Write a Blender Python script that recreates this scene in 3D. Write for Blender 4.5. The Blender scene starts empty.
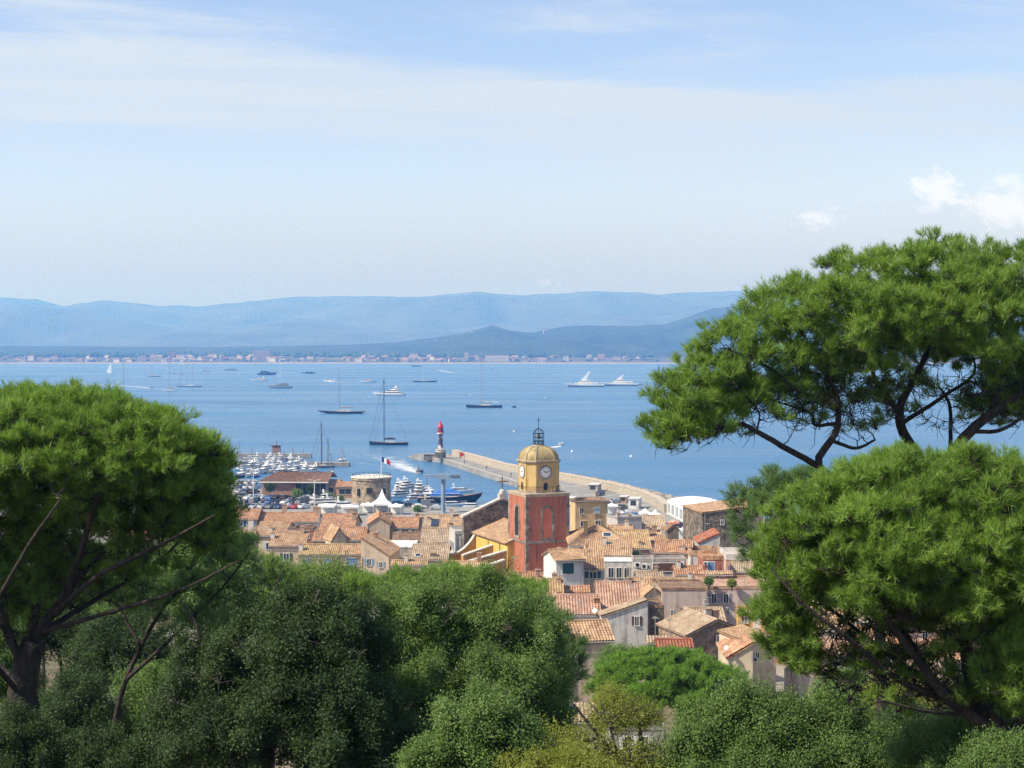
import bpy, math, random
import numpy as np
R = math.radians
rnd = random.Random(7)
S = bpy.context.scene
COL = S.collection

# ---------------------------------------------------------------- camera, sky, sun, exposure
F, CX, HY, CZ = 1525.0, 512.0, 346.0, 50.0
PITCH = math.atan((384 - HY) / F)
cam_d = bpy.data.cameras.new('camera')
cam = bpy.data.objects.new('camera', cam_d)
COL.objects.link(cam)
cam.location = (0, 0, CZ)
cam.rotation_euler = (R(90) - PITCH, 0, 0)
cam_d.sensor_width = 36
cam_d.lens = 36 * F / 1024
cam_d.clip_start = 0.5
cam_d.clip_end = 60000
S.camera = cam

SUN_AZ, SUN_EL = 25.0, 46.0      # degrees: from the left, turned a little behind the viewer; height
w = bpy.data.worlds.new('World')
S.world = w
w.use_nodes = True
nt = w.node_tree
nt.nodes.clear()
N = nt.nodes.new
L = nt.links.new
sky = N('ShaderNodeTexSky')
sky.sky_type = 'NISHITA'
sky.sun_disc = False
sky.sun_elevation = R(SUN_EL)
sky.sun_rotation = R(270 - SUN_AZ)
sky.altitude = 50
sky.air_density = 1.0
sky.dust_density = 0.6
sky.ozone_density = 2.0
bg = N('ShaderNodeBackground')
bg.inputs[1].default_value = 0.125
out = N('ShaderNodeOutputWorld')
tc = N('ShaderNodeTexCoord')
sep = N('ShaderNodeSeparateXYZ')
L(tc.outputs['Generated'], sep.inputs[0])
def wm(op, a, b=None, c=None):
    n = N('ShaderNodeMath'); n.operation = op
    for i, v in enumerate((a, b, c)):
        if v is None: continue
        if isinstance(v, (int, float)): n.inputs[i].default_value = v
        else: L(v, n.inputs[i])
    return n.outputs[0]
yy = wm('MAXIMUM', wm('ABSOLUTE', sep.outputs[1]), 0.15)
az = wm('DIVIDE', sep.outputs[0], yy)
el = wm('DIVIDE', sep.outputs[2], yy)
def wnoise(sx, sy, off, detail, rough, dist):
    c = N('ShaderNodeCombineXYZ')
    L(wm('MULTIPLY', az, sx), c.inputs[0])
    L(wm('MULTIPLY_ADD', el, sy, wm('MULTIPLY', az, off)), c.inputs[1])
    c.inputs[2].default_value = off * 3.1
    n = N('ShaderNodeTexNoise')
    L(c.outputs[0], n.inputs['Vector'])
    n.inputs['Scale'].default_value = 1
    n.inputs['Detail'].default_value = detail
    n.inputs['Roughness'].default_value = rough
    n.inputs['Distortion'].default_value = dist
    return n.outputs[0]
def sstep(v, a, b):
    n = N('ShaderNodeMapRange'); n.interpolation_type = 'SMOOTHSTEP'
    L(v, n.inputs[0]); n.inputs[1].default_value = a; n.inputs[2].default_value = b
    return n.outputs[0]
# a broad thin veil in the middle of the sky with streaky edges, as on the day
ve = wm('ADD', wm('ADD', el, wm('MULTIPLY', az, 0.07)), wm('MULTIPLY_ADD', wnoise(3.0, 16, 1.3, 8, .58, .6), 0.06, -0.03))
veil = wm('MULTIPLY', sstep(ve, 0.1, 0.15), wm('SUBTRACT', 1.0, sstep(ve, 0.166, 0.184)))
streak = wm('MULTIPLY', sstep(wnoise(2.4, 26, .8, 8, .58, .9), 0.44, 0.74), sstep(ve, 0.02, 0.12))
high = wm('MULTIPLY', wm('MULTIPLY', sstep(wnoise(6, 30, 2.2, 8, .6, .6), 0.5, .75), sstep(el, .14, .2)), .45)
low = wm('MULTIPLY', wm('SUBTRACT', 1.0, sstep(el, 0.0, 0.125)), 0.95)
cir = wm('MINIMUM', wm('ADD', wm('ADD', wm('MULTIPLY', wm('MULTIPLY', veil, wm('SUBTRACT', 1.0, sstep(az, 0.05, 0.4))), 0.8), wm('MULTIPLY', streak, 0.75)), high), 1.0)
# small cumulus heaps low over the right-hand hills
def blob(ax, ez, rx, rz):
    a = wm('DIVIDE', wm('SUBTRACT', az, ax), rx)
    b = wm('DIVIDE', wm('SUBTRACT', el, ez), rz)
    return wm('SUBTRACT', 1.0, wm('SQRT', wm('ADD', wm('MULTIPLY', a, a), wm('MULTIPLY', b, b))))
heap = wm('MAXIMUM', wm('MAXIMUM', blob(.33, .092, .05, .022), blob(.278, .101, .022, .018)),
          wm('MAXIMUM', wm('SUBTRACT', blob(.2, .085, .03, .012), .2), wm('SUBTRACT', blob(.03, .042, .07, .02), .8)))
puff = sstep(wm('ADD', heap, wm('MULTIPLY_ADD', wnoise(70, 95, .4, 7, .62, .3), 2.2, -1.1)), .12, .75)
fac = cir
mx = N('ShaderNodeMix'); mx.data_type = 'RGBA'
tint = N('ShaderNodeMix'); tint.data_type = 'RGBA'; tint.blend_type = 'MULTIPLY'
tint.inputs[0].default_value = 1.0
L(sky.outputs[0], tint.inputs[6]); tint.inputs[7].default_value = (0.98, 0.87, 0.9, 1)
hzm = N('ShaderNodeMix'); hzm.data_type = 'RGBA'     # the whitish air above the horizon
L(low, hzm.inputs[0]); L(tint.outputs[2], hzm.inputs[6]); hzm.inputs[7].default_value = (1.75, 2.1, 2.05, 1)
L(fac, mx.inputs[0]); L(hzm.outputs[2], mx.inputs[6]); mx.inputs[7].default_value = (3.5, 3.95, 4.35, 1)
pfm = N('ShaderNodeMix'); pfm.data_type = 'RGBA'
L(wm('MULTIPLY', puff, .8), pfm.inputs[0]); L(mx.outputs[2], pfm.inputs[6]); pfm.inputs[7].default_value = (5.3, 5.7, 6.9, 1)
L(pfm.outputs[2], bg.inputs[0]); L(bg.outputs[0], out.inputs[0])

sun_d = bpy.data.lights.new('sun', 'SUN')
sun_d.energy = 4.2
sun_d.angle = R(0.53)
sun_d.color = (1.0, 0.93, 0.82)
sun = bpy.data.objects.new('sun', sun_d)
COL.objects.link(sun)
sd = (math.cos(R(SUN_EL)) * math.cos(R(SUN_AZ)), math.cos(R(SUN_EL)) * math.sin(R(SUN_AZ)), -math.sin(R(SUN_EL)))
from mathutils import Vector, Matrix
sun.rotation_euler = Vector(sd).to_track_quat('-Z', 'Y').to_euler()
sun.location = (-60, 0, 120)

S.view_settings.view_transform = 'Standard'
S.view_settings.look = 'None'
S.view_settings.exposure = 0.65
S.view_settings.gamma = 1.0
S.cycles.max_bounces = 6
S.cycles.diffuse_bounces = 3
S.cycles.glossy_bounces = 2
S.cycles.transmission_bounces = 3
S.cycles.volume_bounces = 1
S.cycles.transparent_max_bounces = 8
S.cycles.use_denoising = True
S.cycles.denoising_prefilter = 'NONE'
S.cycles.denoising_input_passes = 'RGB_ALBEDO_NORMAL'
S.cycles.caustics_reflective = False
S.cycles.caustics_refractive = False

# ---------------------------------------------------------------- helpers: points
cp, sp = math.cos(PITCH), math.sin(PITCH)
def ray(px, py):
    u, v = (px - CX) / F, (384 - py) / F
    return u, cp + v * sp, v * cp - sp          # x, y, z
def at(px, py, Y):
    x, y, z = ray(px, py)
    return Vector((x * Y / y, Y, CZ + z * Y / y))
def ground(px, py, z=0.0):
    x, y, zz = ray(px, py)
    t = (z - CZ) / zz
    return Vector((x * t, y * t, z))
PROF = [(-140, 44), (-20, 47.5), (0, 47.2), (12, 44.8), (22, 41.8), (35, 37.6), (60, 30.5), (100, 20.5), (140, 15), (180, 13), (240, 11),
        (300, 7.5), (340, 4), (352, 2.2), (900, 2.2)]
def zt(y):
    for (a, b), (c, d) in zip(PROF, PROF[1:]):
        if y <= c:
            return b + (d - b) * (y - a) / (c - a)
    return 2.2

# ---------------------------------------------------------------- helpers: materials
MATS = {}
def newmat(name):
    m = bpy.data.materials.new(name)
    m.use_nodes = True
    return m, m.node_tree.nodes, m.node_tree.links, m.node_tree.nodes['Principled BSDF']
def pm(name, c, var=0.25, scale=1.0, rough=0.8, bump=0.0, metal=0.0, spec=0.35, c2=None, detail=5, space='world', stretch=None):
    """procedural material: two tones of one colour mixed by noise, a finer grain on top"""
    if name in MATS: return MATS[name]
    m, n, l, b = newmat(name)
    MATS[name] = m
    if space == 'world':
        g = n.new('ShaderNodeNewGeometry'); pos = g.outputs['Position']
    else:
        g = n.new('ShaderNodeTexCoord'); pos = g.outputs['Object']
    if stretch:
        mp = n.new('ShaderNodeMapping'); mp.inputs['Scale'].default_value = stretch
        l.new(pos, mp.inputs[0]); pos = mp.outputs[0]
    t = n.new('ShaderNodeTexNoise'); t.inputs['Scale'].default_value = scale; t.inputs['Detail'].default_value = detail
    t.inputs['Roughness'].default_value = .6
    l.new(pos, t.inputs['Vector'])
    r = n.new('ShaderNodeValToRGB')
    lo = tuple(max(0, x * (1 - var)) for x in c); hi = tuple(min(1, x * (1 + var)) for x in c)
    if c2: lo, hi = c, c2
    r.color_ramp.elements[0].position = .34; r.color_ramp.elements[1].position = .68
    r.color_ramp.elements[0].color = (*lo, 1); r.color_ramp.elements[1].color = (*hi, 1)
    l.new(t.outputs[0], r.inputs[0]); l.new(r.outputs[0], b.inputs['Base Color'])
    b.inputs['Roughness'].default_value = rough
    b.inputs['Metallic'].default_value = metal
    b.inputs['Specular IOR Level'].default_value = spec
    if bump:
        bn = n.new('ShaderNodeBump'); bn.inputs['Strength'].default_value = bump; bn.inputs['Distance'].default_value = .1
        t2 = n.new('ShaderNodeTexNoise'); t2.inputs['Scale'].default_value = scale * 6; t2.inputs['Detail'].default_value = 4
        l.new(pos, t2.inputs['Vector'])
        l.new(t2.outputs[0], bn.inputs['Height']); l.new(bn.outputs[0], b.inputs['Normal'])
    return m
def plaster(c):
    k = 'plaster_%d_%d_%d' % tuple(int(x * 100) for x in c)
    if k in MATS: return MATS[k]
    m, n, l, b = newmat(k); MATS[k] = m
    g = n.new('ShaderNodeNewGeometry')
    t = n.new('ShaderNodeTexNoise'); t.inputs['Scale'].default_value = .55; t.inputs['Detail'].default_value = 8; t.inputs['Roughness'].default_value = .68
    l.new(g.outputs['Position'], t.inputs['Vector'])
    mp = n.new('ShaderNodeMapping'); mp.inputs['Scale'].default_value = (2.2, 2.2, .22); l.new(g.outputs['Position'], mp.inputs[0])
    s = n.new('ShaderNodeTexNoise'); s.inputs['Scale'].default_value = 1; s.inputs['Detail'].default_value = 5
    l.new(mp.outputs[0], s.inputs['Vector'])
    a = n.new('ShaderNodeMath'); a.operation = 'ADD'; l.new(t.outputs[0], a.inputs[0]); l.new(s.outputs[0], a.inputs[1])
    r = n.new('ShaderNodeValToRGB')
    e = r.color_ramp.elements
    e[0].position = .36; e[0].color = (*[x * .5 for x in c], 1)
    e[1].position = .62; e[1].color = (*[min(1, x * 1.06) for x in c], 1)
    q = e.new(.46); q.color = (*[x * .85 for x in c], 1)
    h = n.new('ShaderNodeMath'); h.operation = 'MULTIPLY'; h.inputs[1].default_value = .5; l.new(a.outputs[0], h.inputs[0])
    l.new(h.outputs[0], r.inputs[0]); l.new(r.outputs[0], b.inputs['Base Color'])
    b.inputs['Roughness'].default_value = .9; b.inputs['Specular IOR Level'].default_value = .2
    return m
def tilemat(name, cols, pale=.35):
    """canal tiles: every tile its own baked-clay tone, weathered in patches"""
    if name in MATS: return MATS[name]
    m, n, l, b = newmat(name); MATS[name] = m
    g = n.new('ShaderNodeNewGeometry')
    mp = n.new('ShaderNodeMapping'); mp.inputs['Scale'].default_value = (3.4, 2.6, 2.0); l.new(g.outputs['Position'], mp.inputs[0])
    v = n.new('ShaderNodeTexVoronoi'); v.inputs['Scale'].default_value = 1; l.new(mp.outputs[0], v.inputs['Vector'])
    s = n.new('ShaderNodeSeparateColor'); l.new(v.outputs['Color'], s.inputs[0])
    r = n.new('ShaderNodeValToRGB'); e = r.color_ramp.elements
    e[0].color = (*cols[0], 1); e[1].color = (*cols[-1], 1)
    for i, c in enumerate(cols[1:-1]):
        q = e.new((i + 1) / (len(cols) - 1)); q.color = (*c, 1)
    l.new(s.outputs[0], r.inputs[0])
    t = n.new('ShaderNodeTexNoise'); t.inputs['Scale'].default_value = .7; t.inputs['Detail'].default_value = 7; t.inputs['Roughness'].default_value = .7
    l.new(g.outputs['Position'], t.inputs['Vector'])
    r2 = n.new('ShaderNodeValToRGB'); r2.color_ramp.elements[0].position = .35; r2.color_ramp.elements[1].position = .7
    r2.color_ramp.elements[0].color = (.62, .56, .5, 1); r2.color_ramp.elements[1].color = (1.1, 1.08, 1.0, 1)
    l.new(t.outputs[0], r2.inputs[0])
    x = n.new('ShaderNodeMix'); x.data_type = 'RGBA'; x.blend_type = 'MULTIPLY'; x.inputs[0].default_value = 1
    l.new(r.outputs[0], x.inputs[6]); l.new(r2.outputs[0], x.inputs[7])
    l.new(x.outputs[2], b.inputs['Base Color'])
    b.inputs['Roughness'].default_value = .88; b.inputs['Specular IOR Level'].default_value = .25
    return m
TILES = {
 'orange': [(0.378, 0.189, 0.117), (0.494, 0.299, 0.191), (0.442, 0.241, 0.147), (0.567, 0.408, 0.285), (0.297, 0.145, 0.095)],
 'tan': [(0.383, 0.245, 0.151), (0.500, 0.355, 0.233), (0.448, 0.297, 0.188), (0.571, 0.440, 0.318), (0.317, 0.194, 0.122)],
 'yellow': [(0.399, 0.277, 0.146), (0.499, 0.369, 0.210), (0.448, 0.319, 0.175), (0.536, 0.421, 0.277), (0.349, 0.226, 0.126)],
 'pink': [(0.415, 0.249, 0.191), (0.518, 0.359, 0.287), (0.464, 0.283, 0.204), (0.556, 0.426, 0.346), (0.348, 0.189, 0.138)],
 'pale': [(0.381, 0.294, 0.215), (0.475, 0.388, 0.294), (0.423, 0.328, 0.242), (0.511, 0.439, 0.353), (0.338, 0.252, 0.180)],
 'red': [(0.341, 0.124, 0.081), (0.406, 0.167, 0.110), (0.326, 0.123, 0.080), (0.458, 0.226, 0.154), (0.277, 0.097, 0.068)],
 'brown': [(0.222, 0.142, 0.106), (0.287, 0.194, 0.142), (0.253, 0.159, 0.108), (0.338, 0.244, 0.179), (0.188, 0.116, 0.087)]}
def roofmat(k): return tilemat('clay_tiles_' + k, TILES[k])
def rubble(name, c1, c2, scale=2.5):
    """rubble stone: cells in several greys and browns with dark joints"""
    if name in MATS: return MATS[name]
    m, n, l, b = newmat(name); MATS[name] = m
    g = n.new('ShaderNodeNewGeometry')
    v = n.new('ShaderNodeTexVoronoi'); v.inputs['Scale'].default_value = scale; l.new(g.outputs['Position'], v.inputs['Vector'])
    d = n.new('ShaderNodeTexVoronoi'); d.feature = 'DISTANCE_TO_EDGE'; d.inputs['Scale'].default_value = scale; l.new(g.outputs['Position'], d.inputs['Vector'])
    s = n.new('ShaderNodeSeparateColor'); l.new(v.outputs['Color'], s.inputs[0])
    r = n.new('ShaderNodeValToRGB'); r.color_ramp.elements[0].color = (*c1, 1); r.color_ramp.elements[1].color = (*c2, 1)
    l.new(s.outputs[0], r.inputs[0])
    t = n.new('ShaderNodeTexNoise'); t.inputs['Scale'].default_value = .6; t.inputs['Detail'].default_value = 6; l.new(g.outputs['Position'], t.inputs['Vector'])
    r2 = n.new('ShaderNodeValToRGB'); r2.color_ramp.elements[0].color = (.5, .5, .5, 1); r2.color_ramp.elements[1].color = (1.25, 1.2, 1.12, 1)
    r2.color_ramp.elements[0].position = .3; r2.color_ramp.elements[1].position = .7
    l.new(t.outputs[0], r2.inputs[0])
    x = n.new('ShaderNodeMix'); x.data_type = 'RGBA'; x.blend_type = 'MULTIPLY'; x.inputs[0].default_value = 1
    l.new(r.outputs[0], x.inputs[6]); l.new(r2.outputs[0], x.inputs[7])
    l.new(x.outputs[2], b.inputs['Base Color'])
    bn = n.new('ShaderNodeBump'); bn.inputs['Strength'].default_value = .6; bn.inputs['Distance'].default_value = .12
    l.new(d.outputs['Distance'], bn.inputs['Height']); l.new(bn.outputs[0], b.inputs['Normal'])
    b.inputs['Roughness'].default_value = .92; b.inputs['Specular IOR Level'].default_value = .2
    return m
def leafmat(name, c, c2, trans=.35, rough=.5):
    """foliage: face attribute 'tint' picks a tone between two greens; light passes partly through"""
    if name in MATS: return MATS[name]
    m, n, l, b = newmat(name); MATS[name] = m
    a = n.new('ShaderNodeAttribute'); a.attribute_name = 'tint'
    r = n.new('ShaderNodeValToRGB'); r.color_ramp.elements[0].color = (*c, 1); r.color_ramp.elements[1].color = (*c2, 1)
    l.new(a.outputs['Fac'], r.inputs[0])
    l.new(r.outputs[0], b.inputs['Base Color'])
    b.inputs['Roughness'].default_value = rough; b.inputs['Specular IOR Level'].default_value = .3
    tr = n.new('ShaderNodeBsdfTranslucent')
    hs = n.new('ShaderNodeHueSaturation'); hs.inputs['Value'].default_value = 1.3; hs.inputs['Saturation'].default_value = 1.1
    l.new(r.outputs[0], hs.inputs['Color']); l.new(hs.outputs[0], tr.inputs['Color'])
    ms = n.new('ShaderNodeMixShader'); ms.inputs[0].default_value = trans
    l.new(b.outputs[0], ms.inputs[1]); l.new(tr.outputs[0], ms.inputs[2])
    l.new(ms.outputs[0], n['Material Output'].inputs['Surface'])
    return m

# ---------------------------------------------------------------- helpers: meshes and objects
class MB:
    def __init__(s): s.v = []; s.f = []
    def add(s, vs, fs):
        o = len(s.v)
        s.v += [tuple(v) for v in vs]
        s.f += [tuple(i + o for i in f) for f in fs]
        return s
    def box(s, x0, y0, z0, x1, y1, z1):
        return s.add([(x0, y0, z0), (x1, y0, z0), (x1, y1, z0), (x0, y1, z0), (x0, y0, z1), (x1, y0, z1), (x1, y1, z1), (x0, y1, z1)],
                     [(3, 2, 1, 0), (4, 5, 6, 7), (0, 1, 5, 4), (1, 2, 6, 5), (2, 3, 7, 6), (3, 0, 4, 7)])
    def prism(s, poly, z0, z1):
        n = len(poly)
        return s.add([(x, y, z0) for x, y in poly] + [(x, y, z1) for x, y in poly],
                     [tuple(range(n - 1, -1, -1)), tuple(range(n, 2 * n))] + [(i, (i + 1) % n, n + (i + 1) % n, n + i) for i in range(n)])
    def extr(s, pts, d):
        """closed polygon pts (3D) swept by the vector d"""
        n = len(pts); d = Vector(d)
        return s.add([tuple(p) for p in pts] + [tuple(Vector(p) + d) for p in pts],
                     [tuple(range(n - 1, -1, -1)), tuple(range(n, 2 * n))] + [(i, (i + 1) % n, n + (i + 1) % n, n + i) for i in range(n)])
    def lathe(s, prof, seg=16, cx=0, cy=0, a0=0):
        o = []
        for r, z in prof:
            for k in range(seg):
                a = a0 + 2 * math.pi * k / seg
                o.append((cx + r * math.cos(a), cy + r * math.sin(a), z))
        fs = [(i * seg + k, i * seg + (k + 1) % seg, (i + 1) * seg + (k + 1) % seg, (i + 1) * seg + k) for i in range(len(prof) - 1) for k in range(seg)]
        fs += [tuple(range(seg - 1, -1, -1)), tuple(range((len(prof) - 1) * seg, len(prof) * seg))]
        return s.add(o, fs)
    def tube(s, pts, rad, seg=6):
        pts = [Vector(p) for p in pts]; n = len(pts)
        if isinstance(rad, (int, float)): rad = [rad] * n
        o = []; a = None
        for i, p in enumerate(pts):
            t = (pts[min(i + 1, n - 1)] - pts[max(i - 1, 0)])
            t = t.normalized() if t.length > 1e-9 else Vector((0, 0, 1))
            if a is None: a = t.cross(Vector((0.13, 0.21, 1)) if abs(t.z) < .9 else Vector((1, 0.1, 0))).normalized()
            a = (a - t * a.dot(t)).normalized(); b = t.cross(a)
            for k in range(seg):
                q = 2 * math.pi * k / seg
                o.append(p + (a * math.cos(q) + b * math.sin(q)) * rad[i])
        fs = [(i * seg + k, i * seg + (k + 1) % seg, (i + 1) * seg + (k + 1) % seg, (i + 1) * seg + k) for i in range(n - 1) for k in range(seg)]
        fs += [tuple(range(seg - 1, -1, -1)), tuple(range((n - 1) * seg, n * seg))]
        return s.add(o, fs)
    def build(s, name, mat, parent=None, loc=None, smooth=False):
        me = bpy.data.meshes.new(name)
        me.from_pydata(s.v, [], s.f)
        if smooth: me.shade_smooth()
        me.materials.append(mat)
        ob = bpy.data.objects.new(name, me)
        COL.objects.link(ob)
        if parent is not None: ob.parent = parent
        if loc is not None: ob.location = loc
        return ob
def tag(o, label=None, cat=None, group=None, kind=None):
    if label: o['label'] = label
    if cat: o['category'] = cat
    if group: o['group'] = group
    if kind: o['kind'] = kind
    return o
def empty(name, loc, yaw=0, label=None, cat=None, group=None):
    o = bpy.data.objects.new(name, None)
    COL.objects.link(o)
    o.location = loc
    o.rotation_euler = (0, 0, R(yaw))
    o.empty_display_size = .5
    return tag(o, label, cat, group)
KIDS = {}
def copy_tree(o, parent=None):
    c = o.copy(); COL.objects.link(c)
    if parent is not None: c.parent = parent
    for ch in list(o.children):
        copy_tree(ch, c)
    return c
def npmesh(name, verts, nper, mat, parent, tint=None, smooth=False):
    """many equal faces of nper corners each, from one array of corners"""
    me = bpy.data.meshes.new(name)
    nv = len(verts); nf = nv // nper
    me.vertices.add(nv); me.vertices.foreach_set('co', np.ascontiguousarray(verts, dtype=np.float32).ravel())
    me.loops.add(nv); me.loops.foreach_set('vertex_index', np.arange(nv, dtype=np.int32))
    me.polygons.add(nf)
    me.polygons.foreach_set('loop_start', np.arange(0, nv, nper, dtype=np.int32))
    me.polygons.foreach_set('loop_total', np.full(nf, nper, dtype=np.int32))
    if tint is not None:
        at_ = me.attributes.new('tint', 'FLOAT', 'FACE')
        at_.data.foreach_set('value', np.ascontiguousarray(tint, dtype=np.float32))
    me.update(calc_edges=True)
    me.materials.append(mat)
    ob = bpy.data.objects.new(name, me); COL.objects.link(ob)
    if parent is not None: ob.parent = parent
    return ob
def gridmesh(name, P, mat, parent=None, smooth=True):
    """P: array rows x cols x 3"""
    r, c, _ = P.shape
    idx = np.arange(r * c).reshape(r, c)
    q = np.stack([idx[:-1, :-1], idx[:-1, 1:], idx[1:, 1:], idx[1:, :-1]], -1).reshape(-1, 4)
    me = bpy.data.meshes.new(name)
    me.vertices.add(r * c); me.vertices.foreach_set('co', P.astype(np.float32).ravel())
    me.loops.add(q.size); me.loops.foreach_set('vertex_index', q.astype(np.int32).ravel())
    me.polygons.add(len(q)); me.polygons.foreach_set('loop_start', np.arange(0, q.size, 4, dtype=np.int32))
    me.polygons.foreach_set('loop_total', np.full(len(q), 4, dtype=np.int32))
    me.update(calc_edges=True)
    if smooth: me.shade_smooth()
    me.materials.append(mat)
    ob = bpy.data.objects.new(name, me); COL.objects.link(ob)
    if parent is not None: ob.parent = parent
    return ob
_rs = np.random.RandomState(11)
def vnoise(x, y, seed=0):
    """smooth value noise, arrays in, -1..1 out"""
    xi = np.floor(x).astype(int); yi = np.floor(y).astype(int)
    fx = x - xi; fy = y - yi
    fx = fx * fx * (3 - 2 * fx); fy = fy * fy * (3 - 2 * fy)
    def h(a, b):
        n = (a * 374761393 + b * 668265263 + seed * 1442695041) & 0x7fffffff
        n = ((n ^ (n >> 13)) * 1274126177) & 0x7fffffff
        return ((n ^ (n >> 16)) & 0xffff) / 32767.5 - 1
    return (h(xi, yi) * (1 - fx) + h(xi + 1, yi) * fx) * (1 - fy) + (h(xi, yi + 1) * (1 - fx) + h(xi + 1, yi + 1) * fx) * fy
def fbm(x, y, o=4, seed=0):
    s = 0; a = 1.0
    for i in range(o):
        s = s + a * vnoise(x * 2 ** i, y * 2 ** i, seed + i); a *= .5
    return s

# ---------------------------------------------------------------- sea, terrain, hills, haze
def water_mat():
    m, n, l, b = newmat('sea_water')
    g = n.new('ShaderNodeNewGeometry')
    def nz(scale, st, detail=4):
        mp = n.new('ShaderNodeMapping'); mp.inputs['Scale'].default_value = st; l.new(g.outputs['Position'], mp.inputs[0])
        t = n.new('ShaderNodeTexNoise'); t.inputs['Scale'].default_value = scale; t.inputs['Detail'].default_value = detail
        t.inputs['Roughness'].default_value = .6
        l.new(mp.outputs[0], t.inputs['Vector']); return t.outputs[0]
    big = nz(.006, (.35, 1, 1), 6)
    r = n.new('ShaderNodeValToRGB'); r.color_ramp.elements[0].position = .36; r.color_ramp.elements[1].position = .66
    r.color_ramp.elements[0].color = (.036, .13, .26, 1); r.color_ramp.elements[1].color = (.05, .165, .31, 1)
    l.new(big, r.inputs[0]); l.new(r.outputs[0], b.inputs['Base Color'])
    b.inputs['IOR'].default_value = 1.33
    rr = n.new('ShaderNodeMapRange'); l.new(nz(.012, (.25, 1, 1), 5), rr.inputs[0])
    rr.inputs[1].default_value = .35; rr.inputs[2].default_value = .65; rr.inputs[3].default_value = .2; rr.inputs[4].default_value = .36
    l.new(rr.outputs[0], b.inputs['Roughness'])
    a = n.new('ShaderNodeMath'); a.operation = 'ADD'
    l.new(nz(.5, (1, .8, 1), 5), a.inputs[0])
    m2 = n.new('ShaderNodeMath'); m2.operation = 'MULTIPLY'; m2.inputs[1].default_value = 2.5; l.new(nz(.09, (.6, 1, 1), 4), m2.inputs[0])
    l.new(m2.outputs[0], a.inputs[1])
    bn = n.new('ShaderNodeBump'); bn.inputs['Strength'].default_value = .8; bn.inputs['Distance'].default_value = .7
    l.new(a.outputs[0], bn.inputs['Height']); l.new(bn.outputs[0], b.inputs['Normal'])
    return m
tag(MB().add([(-6900, -140, 0), (6900, -140, 0), (6900, 5200, 0), (-6900, 5200, 0)], [(0, 1, 2, 3)]).build('sea', water_mat()), kind='structure')

soil = pm('hillside_soil', (.07, .075, .03), c2=(.2, .15, .09), scale=.5, rough=.95, bump=.4, detail=8)
xs = np.concatenate([np.linspace(-330, -60, 28), np.linspace(-55, 55, 56), np.linspace(60, 260, 21)])
ys = np.concatenate([np.linspace(-140, -5, 16), np.linspace(0, 160, 81), np.linspace(165, 352, 40)])
X, Yg = np.meshgrid(xs, ys)
Zp = np.interp(Yg, [p[0] for p in PROF], [p[1] for p in PROF])
Zg = Zp + fbm(X * .08, Yg * .08, 3, 5) * np.clip(Zp / 60, .03, .6)
Zg = np.where(X > 150, np.minimum(Zg, 30 - (X - 150) * .36 - np.maximum(0, Yg - 200) * .12), Zg)
Zg = np.maximum(Zg, -2.5)
tag(gridmesh('hillside', np.stack([X, Yg, Zg], -1), soil), kind='structure')

street = pm('town_street', (.2, .18, .155), c2=(.33, .3, .26), scale=.4, rough=.95, detail=8)
m_ = (ys >= 150) & (ys <= 352); n_ = (xs >= -46) & (xs <= 112)
tag(gridmesh('town_street', np.stack([X, Yg, Zg + .06], -1)[np.ix_(m_, n_)], street), kind='structure')
paving = pm('quay_paving', (.26, .25, .23), var=.3, scale=.25, rough=.9, detail=8)
edge_stone = pm('quay_edge_stone', (.42, .38, .31), var=.2, scale=.8, rough=.9)
asph = pm('asphalt', (.05, .05, .052), var=.3, scale=.6, rough=.92)
QZ = 2.0
near = [ground(px, py, 1.5) for px, py in ((500, 478), (470, 468.5), (440, 459))]
quay_poly = [(-330, 351), (-330, 548), (-92, 548), (-86, 512), (-48, 508), (-44, 476), (-33, 460), (-10, 452), (22, 452), (16, 490), (6.2, 522),
             (near[0].x, near[0].y), (near[1].x, near[1].y), (near[2].x, near[2].y), (-38, 662), (-44, 672), (-40, 681), (-31, 682), (-23, 672),
             (-2, 598), (24, 540), (33, 519), (43, 482), (46, 458), (48, 437), (64, 445), (70, 425), (74, 390), (92, 365), (105, 351)]
tag(MB().prism(quay_poly, -3, QZ).build('quay', paving), kind='structure')
# pale kerb of cut stone along the harbour side of the jetty and the basin
kerb = MB()
ke = quay_poly[7:15]
for (a, b) in zip(ke, ke[1:]):
    a = Vector((*a, 0)); b = Vector((*b, 0)); d = (b - a).normalized(); nn = Vector((-d.y, d.x, 0)) * -1
    kerb.extr([a + nn * .9 + Vector((0, 0, QZ)), b + nn * .9 + Vector((0, 0, QZ)), b - nn * .12 + Vector((0, 0, QZ)), a - nn * .12 + Vector((0, 0, QZ))], (0, 0, .14))
tag(kerb.build('kerb', edge_stone), kind='structure')

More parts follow.
